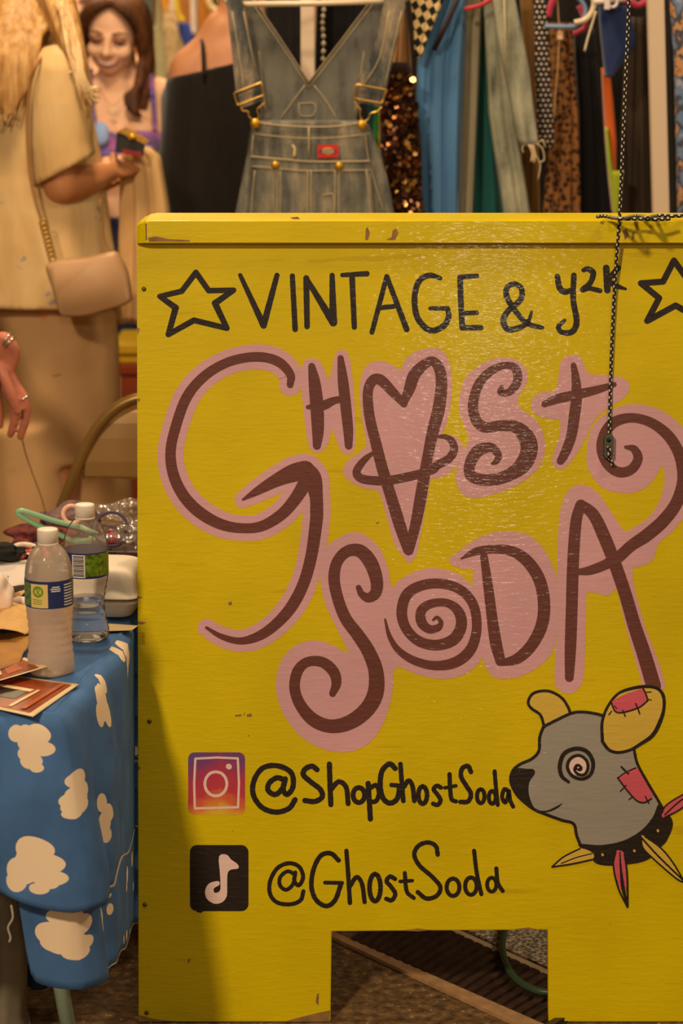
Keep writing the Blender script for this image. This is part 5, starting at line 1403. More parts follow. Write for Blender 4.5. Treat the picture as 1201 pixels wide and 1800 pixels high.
# hangers in view
def hanger(label, pts, Y, r, m, flat=1.0, group='hangers at the top of the rack'):
    P = crv([tuple(at(x, y, Y)) for x, y in pts], 5)
    o = tube('clothes_hanger', P, r, m, None, 10, False, flat)
    return tag(o, label, 'hanger', group)
BLH = mat('hanger_blue', (112, 134, 164), 0.35); WHH = mat('hanger_cream', (214, 190, 160), 0.4); MGH = mat('hanger_magenta', (170, 14, 54), 0.7, sheen=0.5)
hanger('pale blue plastic hanger above the leopard print dress', [(958, 46), (990, 47), (1015, 45), (1026, 34), (1030, 18), (1024, 4), (1008, -12)], 5.36, 0.0052, BLH)
hanger('cream plastic hanger arm slanting down beside the navy cloth', [(1010, 40), (1030, 34), (1042, 18), (1044, 0), (1030, -20)], 5.34, 0.0062, WHH)
hanger('cream flat hanger arm pointing down right of the black skirt', [(1048, 20), (1042, 40), (1034, 66), (1028, 90)], 5.33, 0.0052, WHH, 0.5)
hanger('magenta velvet hanger end below the blue hanger', [(1008, 60), (1022, 54), (1030, 44), (1024, 22), (1018, 10)], 5.40, 0.0062, MGH)
hanger('magenta velvet hanger above the leopard print dress', [(964, 30), (968, 12), (976, -4), (990, -20)], 5.40, 0.0075, MGH)
hanger('magenta velvet hanger left of the white rack post', [(1090, -2), (1108, 4), (1122, 10), (1136, 2), (1150, -14)], 5.42, 0.0075, MGH)
hanger('red velvet hanger arm over the teal dress', [(816, 16), (836, 12), (856, 4), (874, -8)], 5.32, 0.005, mat('hanger_red', (176, 16, 28), 0.7, sheen=0.5))
cl = thing('hanger_clip', 'clear plastic clip hanger above the navy cloth', 'hanger', at(1075, 12, 5.28), group='hangers at the top of the rack')
tube('clip_bar', local(cl, [at(1044, 4, 5.29), at(1100, -2, 5.29)]), 0.006, mat('clip_pale', (214, 196, 190), 0.2), cl, 10)
torus('clip_ring', at(1077, 4, 5.275), 0.010, 0.0035, mat('clip_pale', (214, 196, 190), 0.2), None, None, (math.pi / 2, 0, 0), None, cl, 24)
box('clip_jaw', -0.016, -0.004, -0.012, 0.0, -0.006, 0.02, mat('clip_pale', (214, 196, 190), 0.2), cl, 0.002)
tube('clip_hook', local(cl, crv([tuple(at(x, y, 5.29)) for x, y in ((1072, 0), (1072, -40), (1080, -60), (1090, -50))], 4)), 0.0016, PIPE, cl, 6)
hs = thing('garment_tag', 'small cream tag hanging on a thin cord over the leopard dress', 'tag', at(985, 62, 5.40))
tube('tag_cord', local(hs, crv([tuple(at(x, y, 5.40)) for x, y in ((980, -10), (982, 30), (984, 56), (982, 100), (978, 150), (974, 210))], 4)), 0.0013, mat('tag_string', (190, 150, 104), 0.6), hs, 6)
box('tag_card', -0.006, 0.006, -0.003, 0.001, -0.009, 0.009, mat('tag_cream', (220, 176, 136), 0.6), hs, 0.001)

# ------------------------------------------------------------------ denim overalls
YO = 5.20
ovr = thing('denim_overalls', 'washed blue denim overalls hanging over the board with brass buckles', 'overalls', (at(553, 375, YO).x, YO, 0.35), group=GR)
DN = denim('washed_denim', (98, 96, 88), (162, 146, 120)); DNS = denim('strap_denim', (74, 76, 76), (172, 150, 122)); DNB = denim('back_denim', (98, 95, 88), (122, 116, 104))
BRASS = mat('brass', (206, 160, 74), 0.28, 0.9); GOLD = mat('brass_button', (196, 146, 40), 0.35, 0.75, var=.15, vscale=60)
OL = lambda pts: local(ovr, pts)
drape_px('bib', [(213, 446, 642), (222, 442, 650), (240, 437, 658), (268, 434, 668), (315, 425, 682), (375, 413, 694)], YO, 0.07, 0.7, 0.0025, DN, parent=ovr, bottom=0.92)
for s_ in (-1, 1):
    xs = [at(553 + s_ * q, 375, YO).x for q in (10, 150)]
    V, Fc = [], []
    bb = Blob(); cx = sum(xs) / 2
    bb.loft([((cx + s_ * .01, YO + .035, 0.36), 0.10, 0.035, 0), ((cx, YO + .035, 0.7), 0.095, 0.035, 0), ((cx - s_ * .01, YO + .035, 0.97), 0.088, 0.038, 0)])
    pydata('trouser_leg', OL(bb.v), bb.f, DN, ovr, True)
def sheet(name, poly, Y, th, m, parent=ovr, bev=0.0008, bulge=None):
    return prism(name, poly, lambda p, k: local(parent, [at(p[0], p[1], Y) + Vector((0, th * k + (bulge(p) if bulge else 0), 0))])[0], m, parent, bev)
sheet('back_panel', [(424, -20), (446, -2), (543, 144), (654, -2), (684, -20), (625, 214), (465, 214)], YO + 0.055, 0.006, DNB)
sheet('strap', [(394, -40), (398, 0), (402, 40), (411, 126), (415, 165), (457, 147), (446, 96), (437, 56), (426, 0), (420, -40)], YO - 0.002, 0.006, DNS)
sheet('strap', [(676, -40), (675, 0), (661, 72), (640, 120), (624, 149), (679, 160), (690, 110), (701, 60), (711, 20), (718, -40)], YO - 0.002, 0.006, DNS)
sheet('strap_end', [(418, 166), (456, 150), (463, 176), (424, 191)], YO - 0.006, 0.005, DNS)
sheet('strap_end', [(625, 150), (678, 160), (672, 189), (621, 178)], YO - 0.006, 0.005, DNS)
def wire(name, pts, r=0.0021, closed=False, Y=YO - 0.011, m=BRASS, parent=ovr):
    P = [tuple(at(x, y, Y)) for x, y in pts]
    if not closed: P = crv(P, 4)
    else:
        Q = []
        for i in range(len(P)):
            a, b_ = Vector(P[i]), Vector(P[(i + 1) % len(P)])
            Q += [a.lerp(b_, t) for t in (0.04, 0.3, 0.7, 0.96)]
        P = Q
    return tube(name, local(parent, P), r, m, parent, 8, closed)
ZO = (380, 0, 3.336)
wire('buckle', Z(ZO, [(105, 545), (265, 484), (278, 558), (125, 617)]), closed=True)
wire('buckle', Z(ZO, [(822, 494), (1000, 526), (972, 606), (808, 576)]), closed=True)
wire('hook', Z(ZO, [(145, 625), (155, 648), (188, 655), (192, 682), (224, 706), (250, 684), (240, 645), (262, 622), (284, 602)]), 0.0017)
wire('hook', Z(ZO, [(812, 596), (826, 624), (845, 640), (844, 676), (862, 712), (890, 700), (908, 664), (940, 655), (972, 628)]), 0.0017)
def button(x, y, r, Y):
    p = at(x, y, Y)
    o = lathe('button', [(r, 0), (r, .002), (r * .86, .0045), (r * .5, .0055), (0.0008, .0058)], GOLD, ovr, 24)
    o.matrix_local = Matrix.Translation(local(ovr, [p])[0]) @ Matrix.Rotation(math.pi / 2, 4, 'X')
button(449, 217, .0105, YO - 0.010); button(636, 220, .0105, YO - 0.010)
pk = sheet('pocket', [(441, 274), (468, 279), (543, 283), (610, 283), (650, 282), (653, 330), (660, 420), (430, 420), (436, 330)], YO - 0.010, 0.008, DN)
button(484, 290, .0088, YO - 0.012); button(596, 292, .0088, YO - 0.012)
def stitch(pts, Y=YO - 0.0115, r=0.0009, name='stitching'): return tube(name, OL(crv([tuple(at(x, y, Y)) for x, y in pts], 3)), r, STI, ovr, 5)
stitch([(441, 275), (500, 280), (543, 284), (610, 284), (650, 283)], r=.0013); stitch([(442, 292), (500, 297), (543, 300), (650, 299)])
for x in (488, 493, 541, 547, 589, 596): stitch([(x, 300), (x, 340), (x - 1, 400)])
stitch([(448, 300), (444, 340), (440, 400)]); stitch([(644, 300), (648, 340), (653, 400)]); stitch([(568, 343), (586, 342), (587, 375)])
stitch([(448, 213), (480, 219), (543, 223), (600, 221), (640, 213)], YO - 0.004, .0014); stitch([(446, 235), (500, 241), (543, 243), (600, 241), (650, 234)], YO - 0.005)
stitch([(543, 224), (543, 275)], YO - 0.006, .0016); stitch([(445, 236), (442, 272)], YO - 0.004); stitch([(642, 236), (648, 280), (662, 330), (676, 375)], YO - 0.003)
for d_ in (0, 7):
    stitch([(446 - d_ * .2, -2 + d_ * 1.4), (495, 70 + d_ * 1.5), (543, 144 + d_ * 1.5)], YO + .054); stitch([(654 + d_ * .2, -2 + d_ * 1.4), (600, 70 + d_ * 1.5), (543, 144 + d_ * 1.5)], YO + .054)
stitch([(552, 150), (575, 180), (593, 212)], YO + .054); stitch([(536, 150), (515, 178), (492, 210)], YO + .054)
stitch([(526, 182), (553, 182), (551, 202), (528, 202), (526, 182)], YO + .054)
for x0, x1 in ((468, 455), (622, 640)): stitch([(x1, 90), ((x0 + x1) / 2, 150), (x0, 205)], YO + .054)
stitch([(408, 20), (424, 120), (428, 155)], YO - .003); stitch([(428, 20), (448, 120)], YO - .003); stitch([(684, 20), (668, 100), (640, 148)], YO - .003); stitch([(706, 20), (690, 90), (676, 152)], YO - .003)
wire('loose_tab', [(514, 255), (518, 262), (517, 276)], 0.0030, Y=YO - 0.008, m=mat('tab_cream', (206, 176, 120), .8))
lab = sheet('brand_label', Z(ZO, [(594, 850), (716, 848), (718, 922), (596, 926)]), YO - 0.0085, 0.003, mat('label_red', (196, 30, 28), .6), bev=0)
sheet('label_oval', [(576.5 + 10.5 * math.cos(k * math.pi / 10), 265.5 + 6.5 * math.sin(k * math.pi / 10)) for k in range(20)], YO - 0.0092, 0.0005, mat('label_gold', (204, 140, 40), .6), bev=0)
sheet('label_band', [(562, 263), (591, 263), (591, 268.5), (562, 268.5)], YO - 0.0098, 0.0005, mat('label_dark', (48, 34, 30), .6), bev=0)
fc = bpy.data.curves.new('label_text', 'FONT'); fc.body = 'Dickies'; fc.size = 0.0092; fc.align_x = 'CENTER'; fc.align_y = 'CENTER'; fc.shear = 0.3; fc.extrude = 0.0002
ft = bpy.data.objects.new('label_text', fc); COL.objects.link(ft)
dg = bpy.context.evaluated_depsgraph_get(); tme = bpy.data.meshes.new_from_object(ft.evaluated_get(dg)); bpy.data.objects.remove(ft)
tme.transform(Matrix.Translation(local(ovr, [at(576.5, 265.8, YO - 0.0104)])[0]) @ Matrix.Rotation(math.pi / 2, 4, 'X'))
tme.materials.clear(); link_mesh('label_text', tme, mat('label_text_white', (226, 206, 186), .6), ovr)
# its hanger
oh = thing('clothes_hanger', 'white wooden hanger bar holding the denim overalls', 'hanger', at(553, 4, YO + .03))
tube('bar', local(oh, [at(404, 8, YO + 0.02), at(553, 6, YO + .02), at(712, 1, YO + .02)]), 0.0062, WHH, oh, 12)
tube('arms', local(oh, crv([tuple(at(x, y, YO + .02)) for x, y in ((404, 8), (398, -10), (470, -50), (553, -75), (640, -52), (718, -18), (712, 1))], 4)), 0.0055, WHH, oh, 10)
zt = at(553, -75, YO + .02)
tube('hook', local(oh, crv([tuple(zt), (zt.x, zt.y + .05, zt.z + .05), (zt.x, RKY - .03, zr - .01), (zt.x, RKY - .012, zr + .018), (zt.x, RKY + .02, zr + .012)], 4)), 0.0018, PIPE, oh, 6)

# ------------------------------------------------------------------ second rack of clothes far behind
YF = 8.7
rk2 = thing('clothes_rack', 'metal clothes rack far behind the smiling shopper', 'rack', (at(300, 0, YF).x, YF, 0))
xa, xb = at(215, 0, YF).x, at(470, 0, YF).x
tube('rail', local(rk2, [(xa, YF + .1, 1.72), (xb, YF + .1, 1.72)]), 0.014, PIPE, rk2, 10)
for x in (xa, xb): tube('post', local(rk2, [(x, YF + .1, 0), (x, YF + .1, 1.72)]), 0.014, PIPE, rk2, 10)
G2 = 'clothes on the far rack'
def far(name, label, cat, rows, Y, m, folds=1.0, amp=.01, bottom=0.8): return drape_px(name, rows, Y, 0.05, folds, amp, m, label, cat, G2, bottom=bottom)
far('teal_shirt', 'blurred dark teal garment right of the smiling shopper', 'shirt', [(-40, 250, 262), (0, 252, 264), (60, 258, 274), (140, 256, 280)], 8.6, cloth_mat('far_teal', (76, 100, 92)))
far('brown_shirt', 'blurred dark brown garment on the far rack', 'shirt', [(-20, 262, 284), (10, 264, 286), (60, 268, 282), (140, 268, 300)], 8.75, cloth_mat('far_brown', (96, 66, 40)))
far('sage_dress', 'blurred pale sage garment on the far rack', 'dress', [(-32, 276, 280), (40, 274, 283), (58, 266, 286), (130, 272, 292), (200, 270, 296)], 8.5, cloth_mat('far_sage', (176, 166, 124)))
far('mauve_dress', 'blurred mauve and cream floral garment on the far rack', 'dress', [(10, 284, 302), (50, 284, 318), (90, 286, 328), (160, 282, 330)], 8.65, floral('far_floral', [(140, 90, 90), (206, 176, 130), (176, 150, 110), (150, 120, 110)], 16))
far('blue_jeans', 'blurred bright blue garment with a button on the far rack', 'jeans', [(40, 310, 332), (60, 314, 345), (80, 322, 356), (160, 322, 360)], 8.45, cloth_mat('far_blue', (52, 70, 150)), bottom=.9)
far('white_shirt', 'blurred narrow white strip of cloth on the far rack', 'shirt', [(-20, 333, 347), (50, 335, 348), (60, 337, 346)], 8.4, cloth_mat('far_white', (226, 206, 190)), .5, .004, None)
far('amber_coat', 'blurred amber brown garment on the far rack', 'coat', [(-30, 346, 372), (0, 347, 374), (160, 345, 380)], 8.8, cloth_mat('far_amber', (166, 102, 26)))
far('dark_coat', 'blurred dark garment on the far rack behind the bare shoulder', 'coat', [(-30, 370, 400), (10, 372, 398), (60, 374, 396), (160, 370, 400)], 8.78, cloth_mat('far_dark', (52, 36, 18)))
YLH = mat('hanger_yellow', (214, 180, 30), 0.4)
hanger('blurred cream hanger strip above the teal garment', [(244, -20), (247, 8), (250, 40), (262, 62), (268, 80)], 8.4, 0.0085, WHH, group='hangers on the far rack')
hanger('blurred cream hanger beside the mauve garment', [(300, -20), (303, 4), (304, 22)], 8.4, 0.012, WHH, group='hangers on the far rack')
hanger('blurred yellow hanger above the blue garment', [(306, -20), (311, 8), (314, 26), (322, 38)], 8.4, 0.010, YLH, group='hangers on the far rack')
hanger('blurred orange yellow hanger above the mauve garment', [(286, -20), (289, 4), (292, 20)], 8.4, 0.010, mat('hanger_amber', (216, 150, 40), .4), group='hangers on the far rack')
torus('round_lamp', at(385, 2, 8.3), 0.032, 0.012, mat('lamp_rim', (230, 200, 150), .4), 'blurred pale ring with a yellow centre above the bare shoulder', 'ring', (math.pi / 2, 0, 0))
pm = lump('yellow_pompom', at(383, 56, 8.5), (0.03, 0.03, 0.03), cloth_mat('pompom', (206, 150, 30)), 'blurred round yellow ball on the far rack above the bare shoulder', 'pompom', 2, .1)
pp = at(383, 50, 8.5); tube('string', local(pm, [pp, (pp.x, 8.78, 1.74)]), .002, YLH, pm, 6)

# ------------------------------------------------------------------ people
def skin(name, col):
    m = mat(name, col, 0.5, spec=0.35, var=0.05, vscale=25)
    b = m.node_tree.nodes['Principled BSDF']
    b.inputs['Subsurface Weight'].default_value = 0.12; b.inputs['Subsurface Radius'].default_value = (0.012, 0.005, 0.003); b.inputs['Subsurface Scale'].default_value = 0.6
    return m
def hairmat(name, a, b_, rough=0.55, sc=9):
    b = NB(name, rough, 0.2)
    o = b.tc.outputs['Object']
    n = b.noise(b.mapping(o, (60, 60, 5)), 1.3, 4, 0.6); n2 = b.noise(o, sc, 2)
    b.color(b.ramp(b.math('ADD', b.math('MULTIPLY', n, .7), b.math('MULTIPLY', n2, .3)), [(0.36, srgb(a)), (0.64, srgb(b_))]))
    b.bump(n, 0.3, 0.003); return b.m

def add_hand(bb, w, d, nrm, curl=0.5, k=1.0, side=1):
    d = d.normalized(); nrm = (nrm - d * nrm.dot(d)).normalized(); s_ = d.cross(nrm) * side
    R = Matrix((s_, d, nrm)).transposed()
    bb.ell(w + d * 0.048 * k, (0.040 * k, 0.052 * k, 0.015 * k), R)
    bb.limb([w - d * .01, w + d * 0.03 * k], [0.024 * k, 0.022 * k])
    for i, L in enumerate((0.068, 0.076, 0.070, 0.056)):
        p = w + d * 0.088 * k + s_ * ((-0.030 + 0.020 * i) * k)
        pts = [p - d * .012]; dirn = d.copy()
        for j in range(3):
            a = curl * (0.5 + 0.5 * j); dirn = (d * math.cos(a) + nrm * math.sin(a)).normalized()
            p = p + dirn * (L * (0.42, 0.32, 0.26)[j] * k); pts.append(p)
        bb.limb(pts, [0.0092 * k, 0.0088 * k, 0.008 * k, 0.0068 * k], 3)
    p = w + d * 0.022 * k - s_ * 0.032 * k
    t = (d * 0.75 - s_ * 0.6 + nrm * 0.25).normalized()
    bb.limb([p, p + t * 0.03 * k, p + (t * .6 + d * .5).normalized() * 0.058 * k], [0.0115 * k, 0.0105 * k, 0.008 * k], 3)

def head_shape(bb, c, R, k=1.0):
    def q(x, y, z): return c + R @ (Vector((x, y, z)) * k)
    bb.ell(q(0, 0.012, 0.028), (0.073 * k, 0.090 * k, 0.098 * k), R)
    bb.ell(q(0, -0.020, -0.035), (0.060 * k, 0.066 * k, 0.072 * k), R)
    bb.ell(q(0, -0.052, -0.082), (0.030 * k, 0.028 * k, 0.024 * k), R)
    for s_ in (-1, 1):
        bb.ell(q(s_ * 0.036, -0.058, -0.028), (0.026 * k, 0.026 * k, 0.026 * k), R)
        bb.ell(q(s_ * 0.076, 0.012, -0.008), (0.010 * k, 0.020 * k, 0.030 * k), R)
        bb.ell(q(s_ * 0.011, -0.092, -0.030), 0.010 * k, R)
        bb.ell(q(s_ * 0.030, -0.070, 0.024), (0.024 * k, 0.016 * k, 0.010 * k), R)
    bb.limb([q(0, -0.080, 0.018), q(0, -0.094, -0.008), q(0, -0.104, -0.026)], [0.008 * k, 0.010 * k, 0.0125 * k])
    bb.ell(q(0, -0.076, -0.058), (0.028 * k, 0.016 * k, 0.012 * k), R)

def face_parts(root, c, R, k=1.0, hair_col=(60, 36, 22), smile=True):
    def q(x, y, z): return local(root, [c + R @ (Vector((x, y, z)) * k)])[0]
    BRW = mat('brow_brown', hair_col, 0.8); LIP = mat('lip', (176, 78, 66), 0.4); TEETH = mat('teeth', (238, 222, 206), 0.3); EYE = mat('eye_dark', (58, 34, 26), 0.3); LID = mat('eyelid', (150, 92, 66), 0.5)
    for s_ in (-1, 1):
        tube('eyebrow', crv([q(s_ * .014, -.0855, .030), q(s_ * .030, -.086, .036), q(s_ * .050, -.072, .031)], 4), 0.0034, BRW, root, 8)
        b_ = Blob(); b_.ell(c + R @ (Vector((s_ * .031, -.0755, .010)) * k), (.0165 * k, .009 * k, .0075 * k), R); b_.v = local(root, b_.v)
        pydata('eyelid', b_.v, b_.f, LID, root, True)
        tube('eyelashes', crv([q(s_ * .015, -.0835, .007), q(s_ * .030, -.0870, .002), q(s_ * .047, -.0745, .006)], 4), 0.0026, EYE, root, 8)
    if smile:
        b_ = Blob(); b_.limb([c + R @ (Vector(v) * k) for v in ((-.026, -.078, -.052), (-.013, -.0885, -.0575), (0, -.0915, -.0595), (.013, -.0885, -.0575), (.026, -.078, -.052))], [.0032 * k, .0055 * k, .0062 * k, .0055 * k, .0032 * k]); b_.v = local(root, b_.v)
        pydata('teeth', b_.v, b_.f, TEETH, root, True)
        tube('upper_lip', crv([q(-.030, -.075, -.050), q(-.014, -.091, -.0530), q(0, -.0955, -.0540), q(.014, -.091, -.0530), q(.030, -.075, -.050)], 4), 0.0024, LIP, root, 8)
        tube('lower_lip', crv([q(-.029, -.075, -.052), q(-.015, -.088, -.0640), q(0, -.0925, -.0670), q(.015, -.088, -.0640), q(.029, -.075, -.052)], 4), 0.0032, LIP, root, 8)
    else:
        tube('lips', crv([q(-.022, -.082, -.058), q(0, -.094, -.058), q(.022, -.082, -.058)], 4), 0.005, LIP, root, 8)

def body_core(bb, B, k, yaw):
    """torso, legs and feet in world space. B = base point on the floor"""
    cy, sy = math.cos(yaw), math.sin(yaw)
    def P(x, y, z): return Vector((B[0] + (x * cy - y * sy) * k, B[1] + (x * sy + y * cy) * k, z * k))
    bb.loft([(P(0, 0, 0.80), .10 * k, .08 * k, yaw), (P(0, 0, 0.88), .158 * k, .108 * k, yaw), (P(0, 0, 0.98), .142 * k, .098 * k, yaw), (P(0, 0, 1.06), .122 * k, .088 * k, yaw), (P(0, 0, 1.16), .135 * k, .098 * k, yaw),
             (P(0, 0, 1.25), .148 * k, .102 * k, yaw), (P(0, 0.008, 1.32), .150 * k, .082 * k, yaw), (P(0, 0.012, 1.36), .105 * k, .062 * k, yaw), (P(0, 0.012, 1.385), .06 * k, .05 * k, yaw)])
    bb.limb([P(0, 0.012, 1.34), P(0, 0.008, 1.46)], [.052 * k, .048 * k])
    for s_ in (-1, 1):
        bb.limb([P(s_ * .085, 0, .86), P(s_ * .088, -.008, .66), P(s_ * .085, -.005, .46), P(s_ * .083, .012, .30), P(s_ * .08, .015, .09)], [.082 * k, .072 * k, .052 * k, .05 * k, .034 * k])
        bb.limb([P(s_ * .08, .02, .045), P(s_ * .085, -.10, .030), P(s_ * .09, -.15, .025)], [.036 * k, .034 * k, .024 * k])
    return P
def shoes(root, P, m):
    for s_ in (-1, 1):
        b_ = Blob(); b_.limb([P(s_ * .08, .03, .05), P(s_ * .085, -.10, .045), P(s_ * .09, -.16, .04)], [.046, .044, .034]); b_.v = local(root, [Vector((v.x, v.y, max(0.002, v.z))) for v in b_.v])
        pydata('shoe', b_.v, b_.f, m, root, True)
def blob_child(bb, name, m, root, voxel, smooth):
    bb.v = local(root, bb.v); return bb.build(name, m, root, voxel, smooth)

SK1 = skin('skin_light', (232, 180, 144)); SK4 = skin('skin_shoulder', (186, 126, 86)); SK2 = skin('skin_tan', (196, 130, 84)); SK3 = skin('skin_hand', (196, 118, 92))

# --- blonde shopper, seen from her right side
Bx = (-0.708, 5.57); YW = math.radians(114)
bl_ = thing('person', 'blonde shopper in a cream short sleeved shirt seen from the side and behind', 'person', (Bx[0], Bx[1], 0))
bb = Blob(); P = body_core(bb, Bx, 1.06, YW)
hc = P(0, -0.01, 1.545)
RH = Matrix.Rotation(YW, 3, 'Z')
head_shape(bb, hc, RH, 1.03)
sh = at(106, 128, 5.43); el = at(106, 326, 5.40); wr = at(190, 303, 5.56)
bb.limb([sh, (sh + el) / 2 + Vector((-.01, 0, 0)), el], [.046, .044, .040]); bb.limb([el, el.lerp(wr, .4) + Vector((0, -.005, -.004)), wr], [.041, .040, .026])
add_hand(bb, wr, Vector((0.55, 0.7, 0.2)), Vector((-.3, 0.3, -1)), .7, 1.0, -1)
bb.limb([wr + Vector((.012, .0, .01)), at(201, 285, 5.56), at(199, 270, 5.57)], [.013, .0115, .009])
sh2 = P(.175, 0, 1.33); el2 = at(120, 330, 5.85); wr2 = at(180, 320, 5.80)
bb.limb([sh2, (sh2 + el2) / 2, el2], [.05, .045, .038]); bb.limb([el2, wr2], [.038, .026]); add_hand(bb, wr2, Vector((1, -.6, 0.2)), Vector((0, 0, -1)), .9, .9)
blob_child(bb, 'body', SK2, bl_, .0075, 4)
face_parts(bl_, hc, RH, 1.03, (150, 110, 70), False)
SHIRT = mat('shirt_cream', (222, 180, 116), 0.85, spec=.2, var=0.07, vscale=9, bump=.3, bscale=350, sheen=.2)
def sprig():
    b = NB('shirt_print', 0.85, 0.2); o = b.tc.outputs['Object']
    v = b.voro(o, 9.0); n = b.noise(o, 60, 3); n0 = b.noise(o, 5, 3)
    base_c = b.ramp(n0, [(.3, srgb((200, 158, 100))), (.7, srgb((222, 186, 132)))])
    f = b.math('MULTIPLY', b.math('LESS_THAN', v.outputs['Distance'], 0.20), b.math('GREATER_THAN', n, 0.55))
    b.color(b.mix(b.math('MULTIPLY', f, .8), base_c, srgb((150, 130, 150)))); b.bump(b.noise(b.mapping(o, (7, 7, 1.5)), 2.0, 3), .5, .02); return b.m
SHP = sprig()
bb = Blob()
def ring(px, py, Y, rx, ry, yaw=0.0): return (at(px, py, Y), rx, ry, yaw)
wob = lambda g, a: 0.030 * g * math.sin(a * 6 + g * 1.5) + 0.018 * g * math.sin(a * 11 + 1)
bb.loft([ring(66, 56, 5.57, .050, .060), ring(64, 76, 5.56, .085, .14), ring(62, 100, 5.56, .106, .18), ring(60, 180, 5.57, .124, .180), ring(66, 300, 5.56, .148, .170), ring(72, 420, 5.55, .158, .18), ring(80, 500, 5.55, .166, .19), ring(84, 528, 5.55, .168, .195)][::-1], 56, lambda g, a: wob(1 - g, a))
blob_child(bb, 'shirt', SHP, bl_, .007, 3)
bb = Blob()
sl = [((100, 78), .030), ((103, 92), .052), ((105, 118), .067), ((105, 180), .0735), ((106, 250), .074), ((112, 300), .073)]
RS = []
for (px, py), r in sl: RS.append(at(px, py, 5.41))
path = RS; fr_ = frames(path)
for i, (p_, t_, a_, b2_) in enumerate(fr_):
    rr = sl[i][1]
    for k_ in range(28):
        an = 2 * math.pi * k_ / 28
        v = p_ + a_ * rr * math.cos(an) + b2_ * rr * math.sin(an)
        if i == len(fr_) - 1:      # slanted hem, lower at the back of the arm
            v.z -= 0.32 * (v.x - p_.x) * -1.0 * 0 + 0.42 * (p_.x - v.x)
        bb.v.append(v)
for i in range(len(fr_) - 1):
    for k_ in range(28):
        k2 = (k_ + 1) % 28; bb.f.append((i * 28 + k_, i * 28 + k2, (i + 1) * 28 + k2, (i + 1) * 28 + k_))
bb.f.append(tuple(reversed(range(28)))); bb.f.append(tuple((len(fr_) - 1) * 28 + k_ for k_ in range(28)))
blob_child(bb, 'sleeve', SHP, bl_, .006, 3)
tube('sleeve_seam', local(bl_, crv([tuple(at(x, y, 5.345)) for x, y in ((122, 128), (130, 126), (140, 127))], 3)), .003, mat('seam_light', (236, 206, 150), .8), bl_, 6)
PANT = mat('trousers_beige', (196, 152, 104), 0.85, spec=.2, var=0.08, vscale=7, bump=.3, bscale=300)
bb = Blob()
bb.loft([ring(96, 800, 5.57, .150, .155), ring(95, 700, 5.57, .152, .165), ring(94, 600, 5.57, .150, .17), ring(88, 520, 5.57, .145, .165), ring(80, 440, 5.57, .12, .14)], 48, lambda g, a: 0.02 * (1 - g) * math.sin(a * 5 + g * 2))
for cx, cyy in ((40, 5.50), (150, 5.64)):
    tp_ = at(cx + 8, 740, cyy); bt = Vector((tp_.x, tp_.y, .07))
    bb.loft([(bt, .098, .11, 0), (bt.lerp(tp_, .5), .098, .115, 0), (tp_, .094, .12, 0)], 32, lambda g, a: 0.035 * math.sin(a * 4 + g * 3))
blob_child(bb, 'trousers', PANT, bl_, .009, 4)
tube('pocket_seam', local(bl_, crv([tuple(at(x, y, 5.405 + abs(x - 95) * .0004)) for x, y in ((28, 650), (60, 658), (95, 660), (116, 652), (126, 634), (124, 600))], 4)), .0022, mat('trouser_seam', (160, 116, 70), .9), bl_, 6)
shoes(bl_, P, mat('shoe_tan', (150, 110, 70), .6))
# blonde hair: scalp shell plus long locks
BLD = hairmat('hair_blonde', (150, 100, 46), (212, 166, 104), 0.45)
bb = Blob()
bb.ell(hc + RH @ Vector((0, .026, .045)), (.088, .10, .098), RH)
rn = random.Random(3)
bb.limb([at(70, -60, 5.58), at(52, 20, 5.50), at(34, 90, 5.43), at(20, 140, 5.41), at(8, 180, 5.40)], [.075, .062, .050, .036, .012], 5)
bb.limb([at(40, -50, 5.58), at(22, 30, 5.48), at(6, 100, 5.42), at(-8, 170, 5.41)], [.07, .055, .045, .02], 5)
bb.limb([at(84, -50, 5.50), at(104, 10, 5.44), at(122, 70, 5.40), at(138, 128, 5.385), at(148, 190, 5.39)], [.05, .040, .032, .024, .006], 5)
for i in range(70):
    x0 = rn.uniform(-8, 62); y0 = rn.uniform(-70, -30)
    if i < 40:   # down her back, left part of the picture
        pts = [(x0 + 30, y0, 5.54), (x0 + rn.uniform(10, 34), 20, 5.45), (x0 * .9 + rn.uniform(-4, 20), 80, 5.385), (x0 * .75 + rn.uniform(-12, 8), 140 + rn.uniform(-20, 20), 5.365), (x0 * .55 + rn.uniform(-18, 4), 190 + rn.uniform(-40, 30), 5.365)]
    else:        # in front of the shoulder
        u = rn.uniform(-1, 1)
        pts = [(84 + u * 12, -50, 5.47), (103 + u * 18, 0, 5.41), (122 + u * 16, 60, 5.37), (137 + u * 13, 120 + 8 * u, 5.36), (150 + u * 9, 180 + rn.uniform(-35, 30), 5.37)]
    r0 = rn.uniform(.007, .011)
    bb.limb([at(*q_) for q_ in pts], [r0, r0 * 1.15, r0, r0 * .75, .0025], 4)
blob_child(bb, 'hair', BLD, bl_, .005, 3)
V, Fc = [], []
for i in range(60):
    if i < 30: pts = [(rn.uniform(96, 124), rn.uniform(-10, 30), 5.37), (rn.uniform(118, 144), 90, 5.345), (rn.uniform(134, 158), 150, 5.34), (rn.uniform(146, 178), rn.uniform(150, 215), 5.35)]
    else: pts = [(rn.uniform(10, 80), rn.uniform(-20, 10), 5.46), (rn.uniform(0, 70), 60, 5.405), (rn.uniform(-10, 50), 130, 5.37), (rn.uniform(-20, 30), rn.uniform(150, 230), 5.365)]
    tube_data([Vector(v) for v in crv([tuple(at(*q_)) for q_ in pts], 4)], .0016, 5, False, 1.0, V, Fc)
tag(pydata('hair_strands', local(bl_, V), Fc, hairmat('hair_strand', (206, 150, 84), (250, 222, 172), .35), bl_, True), 'fine loose blonde strands coloured pale as if lit from behind', kind='stuff')  # strand colour is brightened to imitate hair lit from behind
